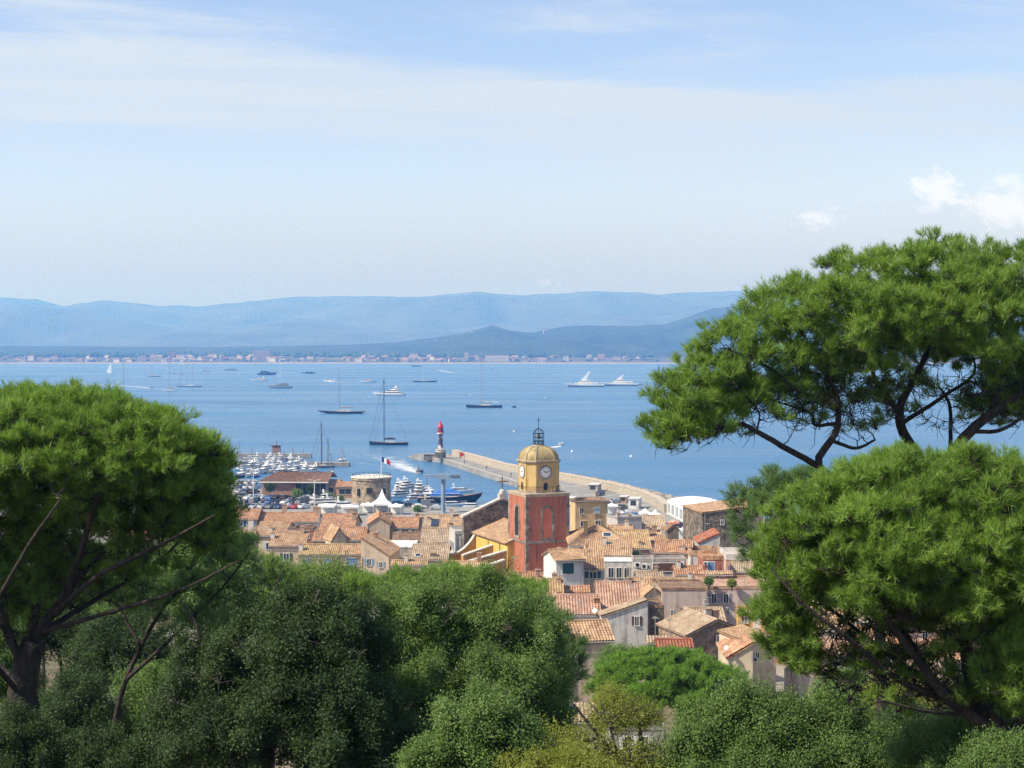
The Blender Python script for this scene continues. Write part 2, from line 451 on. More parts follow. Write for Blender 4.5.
# hills: real slopes with spurs, the far range, the middle range, the nearer wooded ridge
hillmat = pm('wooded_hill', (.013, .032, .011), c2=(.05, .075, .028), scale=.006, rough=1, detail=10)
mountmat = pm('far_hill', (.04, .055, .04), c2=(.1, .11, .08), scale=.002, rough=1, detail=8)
def ridge(name, D, sky_pts, run, mat, spur, seed, foot=0.0, back=2500):
    px = np.linspace(-230, 1254, 190)
    py = np.interp(px, [p[0] for p in sky_pts], [p[1] for p in sky_pts])
    hx = (px - CX) / F * D
    hz = CZ + (HY - py) / F * D
    hz = hz + fbm(px * .05, px * 0 + seed, 4, seed) * hz.clip(0) * .012
    rows = []
    T = np.concatenate([np.linspace(0, 1, 22), np.linspace(1.08, 2, 6)])
    for t in T:
        yv = D - run * (1 - t) if t <= 1 else D + back * (t - 1)
        k = (t if t <= 1 else 2 - t)
        prof = k ** .9
        sp_ = fbm(hx / spur + seed, np.full_like(hx, yv / spur * .45), 5, seed)
        if t <= 1:
            z = foot + (hz - foot) * np.clip(prof + sp_ * (.3 if t < .6 else .3 * (1 - t) / .4) * np.sin(math.pi * min(t, 1)) , -.02, 1.0)
        else:
            z = foot + (hz - foot) * prof
        if t < 1: z = np.minimum(z, CZ + (hz - CZ) * (yv / D) * (.985 if t > .9 else .95))      # spurs stay below their own crest
        rows.append(np.stack([hx, np.full_like(hx, yv), z], -1))
    return tag(gridmesh(name, np.array(rows), mat), kind='structure')
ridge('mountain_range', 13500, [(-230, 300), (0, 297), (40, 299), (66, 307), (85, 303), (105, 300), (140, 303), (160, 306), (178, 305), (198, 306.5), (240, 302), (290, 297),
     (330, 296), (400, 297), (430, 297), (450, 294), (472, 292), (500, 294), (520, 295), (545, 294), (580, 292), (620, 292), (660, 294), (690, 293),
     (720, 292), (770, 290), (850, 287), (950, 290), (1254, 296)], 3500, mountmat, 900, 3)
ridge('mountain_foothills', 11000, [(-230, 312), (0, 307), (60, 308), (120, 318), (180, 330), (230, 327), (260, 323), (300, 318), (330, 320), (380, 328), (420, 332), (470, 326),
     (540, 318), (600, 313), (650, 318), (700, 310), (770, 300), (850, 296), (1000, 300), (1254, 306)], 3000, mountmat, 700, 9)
ridge('wooded_hill', 6400, [(-230, 349), (0, 346), (200, 347), (340, 345), (390, 343), (430, 338), (462, 334), (478, 329), (492, 325), (505, 329.5), (530, 333), (560, 327), (590, 325.5),
     (630, 326), (665, 324), (690, 316), (715, 308), (745, 306), (800, 309), (900, 318), (1000, 322), (1254, 330)], 1900, hillmat, 360, 21)
ridge('coastal_hill', 5900, [(-230, 352), (0, 349), (60, 349), (130, 351), (250, 350), (330, 352), (420, 351), (500, 349), (560, 346), (620, 345), (680, 344), (760, 343), (900, 345), (1254, 346)],
      900, hillmat, 260, 33)
farland = pm('coastal_plain', (.05, .06, .03), c2=(.14, .13, .08), scale=.01, rough=1, detail=8)
gx = np.linspace(-3600, 3600, 140); gy = np.array([4352, 4360, 4420, 4600, 5000, 6200, 9000, 15500])
gz = np.array([-.6, .9, 2.5, 15, 17, 10, 4, 2])
GX, GY = np.meshgrid(gx, gy)
GY = GY + np.where(GY < 4500, fbm(GX * .004, GX * 0 + 3, 4, 3) * 14 + 10, 0)
tag(gridmesh('coastal_plain', np.stack([GX * (1 + (GY - 4352) / 9000), GY, np.repeat(gz[:, None], 140, 1)], -1), farland), kind='structure')
sandm = pm('beach_sand', (.34, .31, .25), var=.15, scale=.02, rough=1)
beach = np.stack([np.stack([gx, 4350 + fbm(gx * .004, gx * 0 + 3, 4, 3) * 14 + 10 + d, gx * 0 + z], -1) for d, z in ((-10, .15), (-6, .6), (4, 1.6), (20, 2.6))])
tag(gridmesh('beach', beach, sandm), kind='structure')

hz = MB().box(-7000, -150, -4, 7000, 16400, 640)
hm, hn, hl, hb = newmat('haze')
hn.remove(hb)
pv = hn.new('ShaderNodeVolumePrincipled')
pv.inputs['Color'].default_value = (.135, .37, .96, 1)
pv.inputs['Absorption Color'].default_value = (1, 1, 1, 1)
pv.inputs['Density'].default_value = 1.8e-4
pv.inputs['Anisotropy'].default_value = .15
hl.new(pv.outputs[0], hn['Material Output'].inputs['Volume'])
tag(hz.build('haze', hm), kind='stuff')

# ---------------------------------------------------------------- houses
glassm = pm('window_glass', (.03, .04, .05), var=.4, scale=2, rough=.15, spec=.6)
framem = pm('white_frame', (.7, .68, .63), var=.1, scale=2, rough=.6)
stonetrim = pm('stone_trim', (.45, .41, .34), var=.2, scale=2, rough=.9)
zinc = pm('zinc_pipe', (.3, .29, .27), var=.2, scale=3, rough=.6)
darkm = pm('dark_opening', (.025, .022, .02), var=.3, scale=1, rough=.9)
SHUT = {'teal': (.012, .07, .08), 'blue': (.16, .25, .42), 'grey': (.22, .24, .26), 'green': (.03, .07, .05), 'white': (.7, .7, .68), 'brown': (.09, .05, .03),
        'pale': (.4, .5, .6), 'red': (.3, .07, .05), 'orange': (.5, .25, .1)}
def shutm(k): return pm('shutter_' + k, SHUT[k], var=.15, scale=3, rough=.65, stretch=(1, 1, 9))
def tile_slope(mb, e0, e1, r0, r1, rows, per=.32, amp=.055):
    """corrugated sheet of canal tiles between an eave e0-e1 and a ridge r0-r1, stepped in courses"""
    e0, e1, r0, r1 = map(np.array, (e0, e1, r0, r1))
    wid = np.linalg.norm(e1 - e0); ln = np.linalg.norm((r0 + r1 - e0 - e1) / 2)
    nrm = np.cross(e1 - e0, r0 - e0); nrm = nrm / np.linalg.norm(nrm)
    if nrm[2] < 0: nrm = -nrm
    nc = max(3, int(round(wid / per))); nu = nc * 4
    u = np.linspace(0, 1, nu + 1)
    nr = max(1, int(ln / .42)) if rows else max(1, int(ln / 1.6))
    vs = []
    for k in range(nr):
        vs += [(k / nr, .035 if rows else 0), ((k + 1) / nr, 0.0)]
    P = []
    for v, off in vs:
        p = (e0[None] * (1 - u[:, None]) + e1[None] * u[:, None]) * (1 - v) + (r0[None] * (1 - u[:, None]) + r1[None] * u[:, None]) * v
        sag = .05 * vnoise(np.full_like(u, e0[0] * .37 + v * ln * .4), u * wid * .35 + e0[1], 5) - .05 * np.sin(math.pi * u) * v
        p = p + nrm[None] * (off + .09 + sag + amp * np.cos(u * nc * 2 * math.pi))[:, None]
        P.append(p)
    P = np.array(P); r, c = P.shape[:2]
    o = len(mb.v); mb.v += [tuple(x) for x in P.reshape(-1, 3)]
    for i in range(r - 1):
        for j in range(c - 1):
            a = o + i * c + j
            mb.f.append((a, a + 1, a + c + 1, a + c))
    # the boarded underside
    q = [e0, e1, r1, r0]
    lo = [x - nrm * .1 for x in q]
    hi = [x - nrm * .012 for x in q]
    mb.add([tuple(x) for x in lo + hi], [(3, 2, 1, 0), (4, 5, 6, 7), (0, 1, 5, 4), (1, 2, 6, 5), (2, 3, 7, 6), (3, 0, 4, 7)])
def add_window(root, u, z0, z1, wd, y=0.0, shut=None, side=0, arch=False, frame=None, opened=True):
    """a window on the front wall (side 0) or on the left wall (side -1, u measured along the depth)"""
    fr = MB(); pn = MB()
    t = .09
    def bx(mb, a0, d0, b0, a1, d1, b1):
        if side == 0: mb.box(a0, y - d1, b0, a1, y - d0, b1)
        else: mb.box(y - d1, a0, b0, y - d0, a1, b1)
    h = wd / 2
    bx(fr, u - h - t, 0.003, z0 - t, u - h, .07, z1 + t); bx(fr, u + h, 0.003, z0 - t, u + h + t, .07, z1 + t)
    bx(fr, u - h, 0.003, z1, u + h, .07, z1 + t); bx(fr, u - h - .1, 0.003, z0 - t - .06, u + h + .1, .16, z0 - t)
    bx(fr, u - .03, 0.02, z0, u + .03, .045, z1)
    f = fr.build('window', frame or framem, root)
    bx(pn, u - h, 0.002, z0 - t, u + h, .018, z1)
    pn.build('pane', glassm, f)
    if shut:
        sm = shutm(shut)
        if opened:
            for s in (-1, 1):
                m = MB(); a = u + s * (h + t + .02); b = a + s * wd * .52
                bx(m, min(a, b), .004, z0 - .05, max(a, b), .06, z1 + .05)
                m.build('shutter', sm, f)
        else:
            for s in (-1, 1):
                m = MB(); a, b = (u - h, u - .012) if s < 0 else (u + .012, u + h)
                bx(m, a, .045, z0, b, .085, z1)
                m.build('shutter', sm, f)
    return f
def solve_run(Y, ze, pr, slope):
    """how far back the ridge must lie for its line to be seen at pr"""
    k = -ray(CX, pr)[2] / ray(CX, pr)[1]       # drop per metre of depth
    d = (CZ - ze - k * Y) / (k + slope)
    return max(1.2, d)
HOUSES = []
def H(x0, x1, pr, pe, Y, roof, wall, label, kind='g', yaw=0, wins=(), chim=(), slope=.36, depth=None, parapet=None, group=None, over=.28, cat='house', name='house', rows=None, wmat=None, left=1, gl=None, nowin=False):
    """a house from where its front eave and ridge stand; everything is built in metres in the house's own frame"""
    s = Y / F
    c = at((x0 + x1) / 2, pe, Y)
    ze = c.z
    W = (x1 - x0) * s / max(.6, math.cos(R(yaw)))
    g = (zt(Y + 3) if gl is None else gl) - .8
    root = empty(name, (c.x, Y, g), yaw, label, cat, group)
    wm_ = wmat or plaster(wall)
    rows = (Y < 215) if rows is None else rows
    h = ze - g
    rm = roofmat(roof) if isinstance(roof, str) and roof in TILES else None
    wl = MB(); rf = MB()
    top = lambda x, y: h
    if kind in 'gl':
        d = solve_run(Y, ze, pr, slope)
        D = depth or (2 * d if kind == 'g' else d)
        if kind == 'g':
            rise = slope * d
            prof = [(0, -.2), (D, -.2), (D, h), (d, h + rise), (0, h)]
            wl.extr([(-W / 2, y, z) for y, z in prof], (W, 0, 0))
            o = over
            tile_slope(rf, (-W / 2 - o, -o, h - o * slope + .1), (W / 2 + o, -o, h - o * slope + .1), (-W / 2 - o, d, h + rise + .1), (W / 2 + o, d, h + rise + .1), rows)
            tile_slope(rf, (W / 2 + o, D + o, h - o * slope * 1 + .1), (-W / 2 - o, D + o, h - o * slope + .1), (W / 2 + o, d, h + rise + .1), (-W / 2 - o, d, h + rise + .1), rows)
            rf.tube([(-W / 2 - o, d, h + rise + .17), (W / 2 + o, d, h + rise + .17)], .12, 8)
            top = lambda x, y: h + (slope * y if y < d else rise - rise * (y - d) / (D - d))
        else:
            rise = slope * D
            wl.extr([(-W / 2, y, z) for y, z in [(0, -.2), (D, -.2), (D, h + rise), (0, h)]], (W, 0, 0))
            o = over
            tile_slope(rf, (-W / 2 - o, -o, h - o * slope + .1), (W / 2 + o, -o, h - o * slope + .1), (-W / 2 - o, D, h + rise + .1), (W / 2 + o, D, h + rise + .1), rows)
            top = lambda x, y: h + slope * y
    elif kind == 'e':
        D = depth or 9
        rise = (at(CX, pr, Y).z - ze)
        wl.extr([(x, 0, z) for x, z in [(-W / 2, -.2), (W / 2, -.2), (W / 2, h), (0, h + rise), (-W / 2, h)]], (0, D, 0))
        o = over; sl = rise / (W / 2)
        tile_slope(rf, (-W / 2 - o, D + .15, h - o * sl + .1), (-W / 2 - o, -.15, h - o * sl + .1), (0, D + .15, h + rise + .1), (0, -.15, h + rise + .1), rows)
        tile_slope(rf, (W / 2 + o, -.15, h - o * sl + .1), (W / 2 + o, D + .15, h - o * sl + .1), (0, -.15, h + rise + .1), (0, D + .15, h + rise + .1), rows)
        rf.tube([(0, -.15, h + rise + .17), (0, D + .15, h + rise + .17)], .12, 8)
        top = lambda x, y: h + rise * (1 - abs(x) / (W / 2))
    elif kind == 'm':
        # one slope falling sideways; parapet: 'r' falls to the right, 'l' to the left
        D = depth or 9
        rise = (at(CX, pr, Y).z - ze)
        hl, hr = (h + rise, h) if parapet == 'r' else (h, h + rise)
        wl.extr([(x, 0, z) for x, z in [(-W / 2, -.2), (W / 2, -.2), (W / 2, hr), (-W / 2, hl)]], (0, D, 0))
        a, b = ((W / 2 + .2, hr), (-W / 2, hl)) if parapet == 'r' else ((-W / 2 - .2, hl), (W / 2, hr))
        y0, y1 = (-.15, D + .15) if parapet == 'r' else (D + .15, -.15)
        tile_slope(rf, (a[0], y0, a[1] + .1), (a[0], y1, a[1] + .1), (b[0], y0, b[1] + .1), (b[0], y1, b[1] + .1), rows)
        top = lambda x, y: hl + (hr - hl) * (x + W / 2) / W
    elif kind == 'h':
        d = solve_run(Y, ze, pr, slope); rise = slope * d; D = 2 * d
        q = min(d, W / 2 - .3); o = over
        wl.box(-W / 2, 0, -.2, W / 2, D, h)
        zb = h - o * slope + .1; zr = h + rise + .1
        A, B, C_, D_ = (-W / 2 - o, -o, zb), (W / 2 + o, -o, zb), (W / 2 + o, D + o, zb), (-W / 2 - o, D + o, zb)
        r0, r1 = (-W / 2 + q, d, zr), (W / 2 - q, d, zr)
        tile_slope(rf, A, B, r0, r1, rows); tile_slope(rf, C_, D_, r1, r0, rows)
        tile_slope(rf, D_, A, r0, r0, rows); tile_slope(rf, B, C_, r1, r1, rows)
        for p, r_ in ((A, r0), (B, r1), (C_, r1), (D_, r0)):
            rf.tube([p, r_], .1, 6)
        rf.tube([r0, r1], .12, 8)
        top = lambda x, y: h + slope * min(y, D - y)
    elif kind == 'f':
        D = depth or 8
        wl.box(-W / 2, 0, -.2, W / 2, D, h)
        pp = parapet if parapet is not None else .45
        rf.box(-W / 2 - .06, -.06, h + .003, W / 2 + .06, D + .06, h + .12)
        if pp:
            for b in ((-W / 2, 0, W / 2, .25), (-W / 2, D - .25, W / 2, D), (-W / 2, .25, -W / 2 + .25, D - .25), (W / 2 - .25, .25, W / 2, D - .25)):
                rf.box(b[0], b[1], h + .12, b[2], b[3], h + .12 + pp)
    wl.build('wall', wm_, root)
    ro = rf.build('roof', rm or (plaster(roof) if isinstance(roof, tuple) else wm_), root)
    for wn in wins:
        px, p0, p1, wp = wn[:4]; sh = wn[4] if len(wn) > 4 else None; op = wn[5] if len(wn) > 5 else True
        u = (px - (x0 + x1) / 2) * s / math.cos(R(yaw)); z1 = at(CX, p0, Y).z - g; z0 = at(CX, p1, Y).z - g
        add_window(root, u, z0, z1, wp * s, 0, sh, 0, opened=op)
    if left and D > 5 and yaw > 6 and h > 4 and Y < 320:
        for yy_ in (D * .3, D * .68):
            add_window(root, yy_, h - 2.9, h - 1.6, .8, -W / 2, 'grey', -1)
    for cm in chim:
        px, pt, wp, fr = cm[:4]
        u = (px - (x0 + x1) / 2) * s; yd = fr * D
        wd = wp * s
        zt_ = at(px, pt, Y + yd).z - g
        b0 = top(u, yd) - .5
        zt_ = max(zt_, b0 + 1.1)
        cb = MB().box(u - wd / 2, yd - .35, b0, u + wd / 2, yd + .35, zt_)
        ch = cb.build('chimney', plaster(cm[4] if len(cm) > 4 else (.42, .3, .22)), ro)
        cap = MB().box(u - wd / 2 - .08, yd - .43, zt_ + .002, u + wd / 2 + .08, yd + .43, zt_ + .1)
        k = max(1, int(wd / .45))
        for i in range(k):
            cx_ = u - wd / 2 + wd * (i + .5) / k
            cap.lathe([(.09, zt_ + .1), (.1, zt_ + .24), (.07, zt_ + .32)], 8, cx_, yd)
        # the pots sit on the chimney: one piece with its capping
        me = cap.build('chimney_cap', plaster((.4, .26, .17)), ro)
    hrr = random.Random(int(x0 * 7 + pe * 13))
    if kind in 'glh':
        MB().tube([(-W / 2 - .25, -over - .09, h - over * slope + .06), (W / 2 + .25, -over - .09, h - over * slope + .02)], .08, 6).build('gutter', zinc, root)
    if kind != 'l' or W > 5:
        xd = W / 2 * hrr.choice((-.93, .93))
        MB().tube([(xd, -.1, .2), (xd, -.1, h - .12), (xd, -over if kind in 'gh' else -.06, h - .02)], .055, 6).build('downpipe', zinc, root)
    if hrr.random() < .6 and Y < 340:
        xa, ya = W * hrr.uniform(-.35, .35), D * hrr.uniform(.3, .7); za = top(xa, ya)
        m = MB().tube([(xa, ya, za - .2), (xa, ya, za + 2.3)], .035, 5)
        for q in range(5): m.tube([(xa - .4 + .06 * q, ya - .5 + q * .25, za + 2.2), (xa + .4 - .06 * q, ya - .5 + q * .25, za + 2.2)], .02, 4)
        m.tube([(xa, ya - .55, za + 2.2), (xa, ya + .55, za + 2.2)], .02, 4); m.build('aerial', zinc, ro)
    if kind in 'gflh' and len(wins) < 3 and W > 5 and h > 5 and not nowin:
        n_ = max(1, int(W / 3.4))
        for q in range(n_):
            u = -W / 2 + W * (q + .5) / n_ + hrr.uniform(-.3, .3)
            for zz in ((h - 1.9,) if h < 6.4 else (h - 2.1, h - 4.9)):
                if hrr.random() < .25: continue
                if any(abs(u - (wn[0] - (x0 + x1) / 2) * s) < wn[3] * s / 2 + 1.3 and abs(at(CX, (wn[1] + wn[2]) / 2, Y).z - g - zz) < 2.2 for wn in wins): continue
                add_window(root, u, zz - .65, zz + .55, hrr.uniform(.75, 1.0), 0, hrr.choice(['grey', 'blue', 'green', 'brown', 'pale', 'white']), 0, opened=hrr.random() < .7)
    if kind in 'gflhem' and not len(chim) and W > 4.5 and Y < 330 and kind != 'f' and left:
        for q in range(hrr.choice((1, 1, 2))):
            u, yd = W * hrr.uniform(-.42, .42), D * hrr.uniform(.25, .75); z_ = top(u, yd)
            cb = MB().box(u - .32, yd - .3, z_ - .5, u + .32, yd + .3, z_ + hrr.uniform(.9, 1.5)); zt_ = cb.v[4][2]
            chm = cb.build('chimney', plaster(hrr.choice(((.42, .3, .22), (.56, .5, .42), (.36, .2, .13)))), ro)
            MB().box(u - .4, yd - .38, zt_ + .002, u + .4, yd + .38, zt_ + .1).build('chimney_cap', plaster((.4, .26, .17)), ro)
    HOUSES.append((root, W, D, h))
    return root, W, D, h, g
CR, WH, BE, OC, YE, GR, PK, MV = (.62, .52, .38), (.64, .61, .55), (.55, .44, .33), (.62, .42, .2), (.64, .42, .13), (.47, .44, .4), (.64, .41, .31), (.56, .43, .39)
TQ = (.3, .26, .2)
# --- the row along the port, left of the church
H(231, 257, 509.5, 519, 330, 'orange', BE, 'small house with bright orange roof beside the left pine, first before the car park', wins=[(240, 521, 526, 5, 'blue'), (250, 521, 526, 5, 'blue')], chim=[(236, 506, 4, .5)])
H(259.5, 283, 513, 522, 331, 'orange', WH, 'white house with orange roof, second from the pine in the row before the car park', wins=[(268, 524, 529, 4), (277, 524, 529, 4, 'grey')], chim=[(282, 505, 5, .45)])
H(284, 317, 513, 522, 329, 'orange', WH, 'wider white house with orange roof and two stout chimneys before the white tents', wins=[(293, 525, 530, 5, 'blue'), (307, 525, 531, 4, 'pale')], chim=[(316, 508, 6, .4), (312, 507, 5, .8)])
H(318.5, 352, 514.5, 534, 306, 'orange', BE, 'large plain orange roof with no skylight below the round stone tower', chim=[(345, 509, 5, .7), (351, 513, 4, .35)], slope=.3)
H(217, 252, 531, 540, 290, 'pink', CR, 'house with a faded pink roof beside the left pine', chim=[(248, 520, 5, .5, WH)], wins=[(228, 542, 548, 4), (240, 542, 548, 4)])
H(253, 283, 523, 536, 300, 'tan', CR, 'long tan roof stepping down between pink roof and brick chimneys', yaw=-8, chim=[(268, 530, 4, .2, WH)])
H(270, 304, 531, 546, 272, 'tan', BE, 'tan lean-to roof above the green pine tops', kind='l', slope=.32, chim=[(270, 533, 4, .5, WH), (299, 527, 4, .8)])
H(293, 313, 525, 531, 290, 'brown', (.3, .17, .12), 'small brick block with flat terrace and white chimney head', kind='f', depth=5, chim=[(302, 528, 5, .3, WH)], wins=[(299, 534, 538, 3), (308, 534, 538, 3)])
H(313, 332, 531, 541, 280, 'orange', CR, 'short cream house between brick block and gabled house', wins=[(320, 544, 548, 4)])
H(299, 340, 545, 554.5, 256, 'yellow', BE, 'house under yellow mossy tiles with blue shutters, at the edge of the trees', wins=[(309, 559, 565, 5, 'blue', False), (328, 559, 566, 7, 'blue', False)], chim=[(300, 544, 4, .2, WH)])
H(340.5, 366, 545, 554.5, 254, 'tan', BE, 'house under amber tiles with one wide blue shutter, at the edge of the trees', wins=[(352, 558, 566, 12, 'blue', False)])
H(333, 346, 529, 540, 270, 'tan', CR, 'narrow cream gable catching the sun', kind='e', depth=6, yaw=20)
H(343, 364, 528, 540, 271, 'orange', CR, 'orange roof joined to the narrow cream gable', wins=[(354, 542, 545, 4)])
H(361, 389, 539, 557, 250, 'tan', BE, 'tan roof falling to the right beside the flat white terrace', kind='m', parapet='r', depth=10, yaw=-6, wins=[(369, 559, 565, 4, 'blue'), (381, 562, 567, 3.5, 'grey')])
H(368, 390, 518, 525, 300, 'orange', BE, 'tall beige gable wall with a white round arch', kind='e', depth=12, wins=[(377, 532, 539, 5, None)], chim=[(387, 513, 4, .1)], yaw=5, nowin=True)
H(390, 417, 518, 528, 306, 'orange', BE, 'orange roof over an open loggia hung with white laundry', wins=[(395, 530, 537, 5), (405, 530, 537, 6, 'white'), (413, 530, 537, 4)], chim=[(416, 514, 4, .6), (388, 513, 4, .7)])
H(393, 424, 533, 540, 285, 'brown', (.4, .27, .18), 'low brown walled house under the loggia', wins=[(402, 543, 547, 4), (414, 543, 547, 4)], chim=[(372, 530, 3, .2, WH)])
H(378, 415, 541, 548, 262, (.74, .72, .68), GR, 'grey house with flat white roof terrace and long plank wall', kind='f', depth=9, parapet=.1, wins=[(396, 558, 564, 16)], nowin=True)
H(416, 440, 515, 527, 308, 'pale', BE, 'pale roof with a dark glass roof panel near the boat crane', chim=[(428, 519, 3, .3)])
H(421, 449, 529, 543, 280, 'pale', BE, 'broad pale roof in front of the dark roof panel', chim=[(449, 523, 3, .5)])
H(412, 447, 545, 560, 250, 'pale', CR, 'wide weathered roof nearest the trees, left of the church', chim=[(433, 556, 6, .1, (.25, .2, .15))], slope=.28)
H(440, 468, 515.5, 528, 300, 'tan', BE, 'tan roof before the navy yacht', wins=[(450, 530, 534, 4)])
H(449, 466, 523, 526, 285, 'tan', YE, 'tiny yellow house with two orange shuttered windows', wins=[(456, 529, 534, 4, 'orange', False), (462, 529, 534, 4, 'orange', False)], kind='l')
H(455, 471, 532, 534, 268, (.5, .48, .44), (.56, .53, .48), 'narrow grey white house leaning on the church wall', kind='f', depth=6, yaw=12, wins=[(463, 538, 545, 5, 'grey', False)])
H(443, 486, 562, 568, 236, 'tan', BE, 'low tan roof at the foot of the church buttresses', slope=.3)
H(392, 426, 561, 565, 240, 'tan', CR, 'long low tile topped house skirting the trees', depth=3)
# --- right of the tower
H(575, 608, 498, 501, 290, 'brown', (.62, .43, .22), 'three storey ochre yellow house with white framed windows', kind='h', yaw=14, slope=.25,
  wins=[(581.5, 508, 513, 4), (597, 507.5, 513, 5.5, 'pale', False), (583, 521, 525.5, 5), (598, 521, 525.5, 5)])
H(570, 628, 526, 546, 235, 'tan', BE, 'broad hipped tan roof with a glass skylight, right of the tower', kind='h', slope=.3, chim=[(587, 521, 4, .3, (.2, .15, .1))])
H(584, 630, 540, 556, 222, 'tan', BE, 'lower tan roof stepping out below the skylight roof', kind='l', slope=.3, yaw=-6)
H(614, 650, 531, 549, 238, 'yellow', BE, 'yellowish old tiled roof behind the white terraces', slope=.3, chim=[(641, 545, 4, .1)])
H(617, 642, 517, 519, 283, (.33, .32, .32), (.5, .46, .44), 'grey walled house with white end gable behind the skylight roof', kind='f', depth=6, yaw=16, parapet=.3, chim=[(632, 515, 2.5, .2), (624, 514, 3, .6, BE)])
H(641, 665, 516, 530, 285, 'pale', CR, 'square pale tiled roof in front of the pagoda tents', slope=.42)
H(645, 668, 532, 540, 255, 'tan', BE, 'small roof crowded with chimneys before the stone barn', chim=[(648, 527, 4, .2), (656, 526, 5, .5), (664, 529, 4, .3, WH)])
H(668, 679, 526, 531, 252, 'brown', (.2, .17, .14), 'dark stone chimney house with a white side', kind='e', depth=4)
H(655, 690, 541, 553, 235, 'orange', PK, 'salmon house with pilasters and an orange roof', yaw=-10, wins=[(668, 556, 562, 3), (678, 556, 562, 3)], chim=[(682, 546, 6, .1, BE), (690, 549, 3, .1)])
H(702, 764, 507, 513, 262, 'tan', TQ, 'big rubble stone barn with a lit tile edge, beside the white marquee', kind='m', parapet='l', depth=12, yaw=10,
  wmat=rubble('rubble_dark', (.1, .085, .07), (.3, .25, .2)), rows=False, left=0, wins=[(722, 520, 524, 3)], nowin=True)
H(699, 720, 534, 544, 244, 'red', (.5, .48, .47), 'grey house with a sloped red coping below the stone barn', kind='m', parapet='l', depth=7, wins=[(709, 549, 553, 4)])
H(690, 724, 550, 556, 232, 'tan', WH, 'white parapet terrace house below the stone barn', kind='f', depth=6, parapet=.7, chim=[(716, 552, 6, .5, WH)])
H(601, 634, 557.5, 562, 216, (.7, .68, .64), WH, 'white villa with flat white canopy and a row of glass doors', kind='f', depth=4, parapet=0, wins=[(611, 568, 577, 5), (619, 568, 577, 5), (627, 568, 577, 5)])
H(633, 654, 560, 561.5, 215, (.36, .33, .3), (.52, .5, .47), 'white block studded with grey cooling boxes', kind='f', depth=3.5, nowin=True, parapet=.3, wins=[(648, 565, 568, 2.5), (648, 572, 575, 2.5)])
H(653, 686, 560.5, 561.5, 213, (.36, .33, .3), (.42, .41, .41), 'grey block with a long brown louvred opening', kind='f', depth=3.5, nowin=True, parapet=.3, wins=[(664, 563, 570.5, 22, 'brown', False)])
H(703, 724, 556, 560, 214, 'orange', (.4, .15, .1), 'terracotta walled house with a pale blue shutter', kind='f', depth=6, wins=[(711, 562, 570, 7, 'blue', False)])
H(726, 752, 556, 560, 222, (.6, .55, .5), PK, 'pink house with balustraded terrace at the edge of the right pine', kind='f', depth=7, parapet=.8, wins=[(733, 566, 572, 4, 'grey'), (743, 566, 572, 4, 'grey')])
H(732, 762, 563, 572, 215, 'pale', PK, 'pale roofed pink house behind the right pine', yaw=-10, wins=[(745, 576, 581, 4)])
H(561, 603, 551, 569, 203, 'tan', GR, 'white and grey house with tan roof and teal shutters before the tower', wins=[(593, 572, 577.5, 7, 'teal'), (575, 587, 594, 4, 'green'), (583, 587, 594, 4, 'green')], chim=[(590, 545, 3, .9), (560, 549, 4, .6)])
H(556, 584, 550, 560, 199, 'tan', (.66, .65, .62), 'white gabled house with a wide dark teal shutter before the tower', yaw=16, wins=[(568, 563, 573, 12, 'teal', False)], left=0, slope=.34, nowin=True)
H(508, 562, 580, 597, 186, 'yellow', BE, 'long amber roof with one small skylight, below the tower', wins=[(550, 600, 604, 5), (530, 600, 604, 5)], chim=[(556, 574, 5, .8), (560, 578, 4, .4)])
H(506, 536, 573, 580, 205, 'orange', BE, 'low orange roof against the foot of the tower', chim=[(538, 570, 5, .3)])
H(536, 563, 574, 581, 207, 'orange', BE, 'second low orange roof at the foot of the tower, beside the dormer house')
H(555, 599, 596, 615, 170, 'pink', (.56, .53, .5), 'pink and brown ribbed roof, below the teal shutters', slope=.38, wins=[(570, 618, 623, 4)], chim=[(598, 603, 6, .3, (.3, .16, .1)), (561, 592, 4, .9)])
H(599, 641, 583, 612, 176, 'pink', (.56, .55, .53), 'tall steep pink ribbed roof in the middle of the old town', slope=.5, chim=[(609, 583, 4, .6, (.3, .2, .15)), (633, 585, 4, .5)])
H(602, 648, 602, 617, 168, 'pale', (.6, .58, .55), 'white house with a sloped white coping and one small brown window', kind='m', parapet='l', depth=2.2, yaw=6, wins=[(637, 617, 625, 4, 'brown')], left=0)
H(636, 692, 579, 590, 196, 'tan', BE, 'long tan roof running behind the blank beige wall', chim=[(691, 573, 3.5, .2, WH), (655, 587, 4, .3), (694, 579, 3, .1, WH)])
H(644, 664, 589, 597, 188, 'tan', CR, 'cream gable house next to the blank beige wall', kind='e', depth=7, yaw=12, wins=[(653, 603, 609, 5, 'pale', False)])
H(662, 708, 588, 590.5, 187, 'brown', (.52, .42, .36), 'house with a blank beige wall and a brick coping', kind='f', depth=7, parapet=.2, wins=[(672, 610, 617, 2.5), (706, 600, 603, 3)], nowin=True)
H(648, 664, 606, 608, 180, 'brown', (.14, .12, .11), 'dark rubble wall house right of the white house', kind='f', depth=5, parapet=.2, wmat=rubble('rubble_blackish', (.08, .07, .06), (.2, .17, .14), 3), nowin=True)  # very dark rubble stone, varied only from cell to cell
H(703, 760, 586, 589, 192, 'pink', MV, 'mauve house with grey paired windows and plants on its terrace', kind='f', depth=9, parapet=.25, wins=[(714, 594, 602, 4.5, 'grey'), (726, 594, 602, 4.5, 'grey'), (716, 608, 613, 6, 'grey', False), (728, 608, 613, 3)])
H(707, 731, 573, 575, 200, 'tan', (.42, .22, .15), 'small terracotta penthouse on the mauve terrace', kind='l', slope=.25, wins=[(713, 577, 583, 5, None), (722, 577, 583, 5)], gl=15)
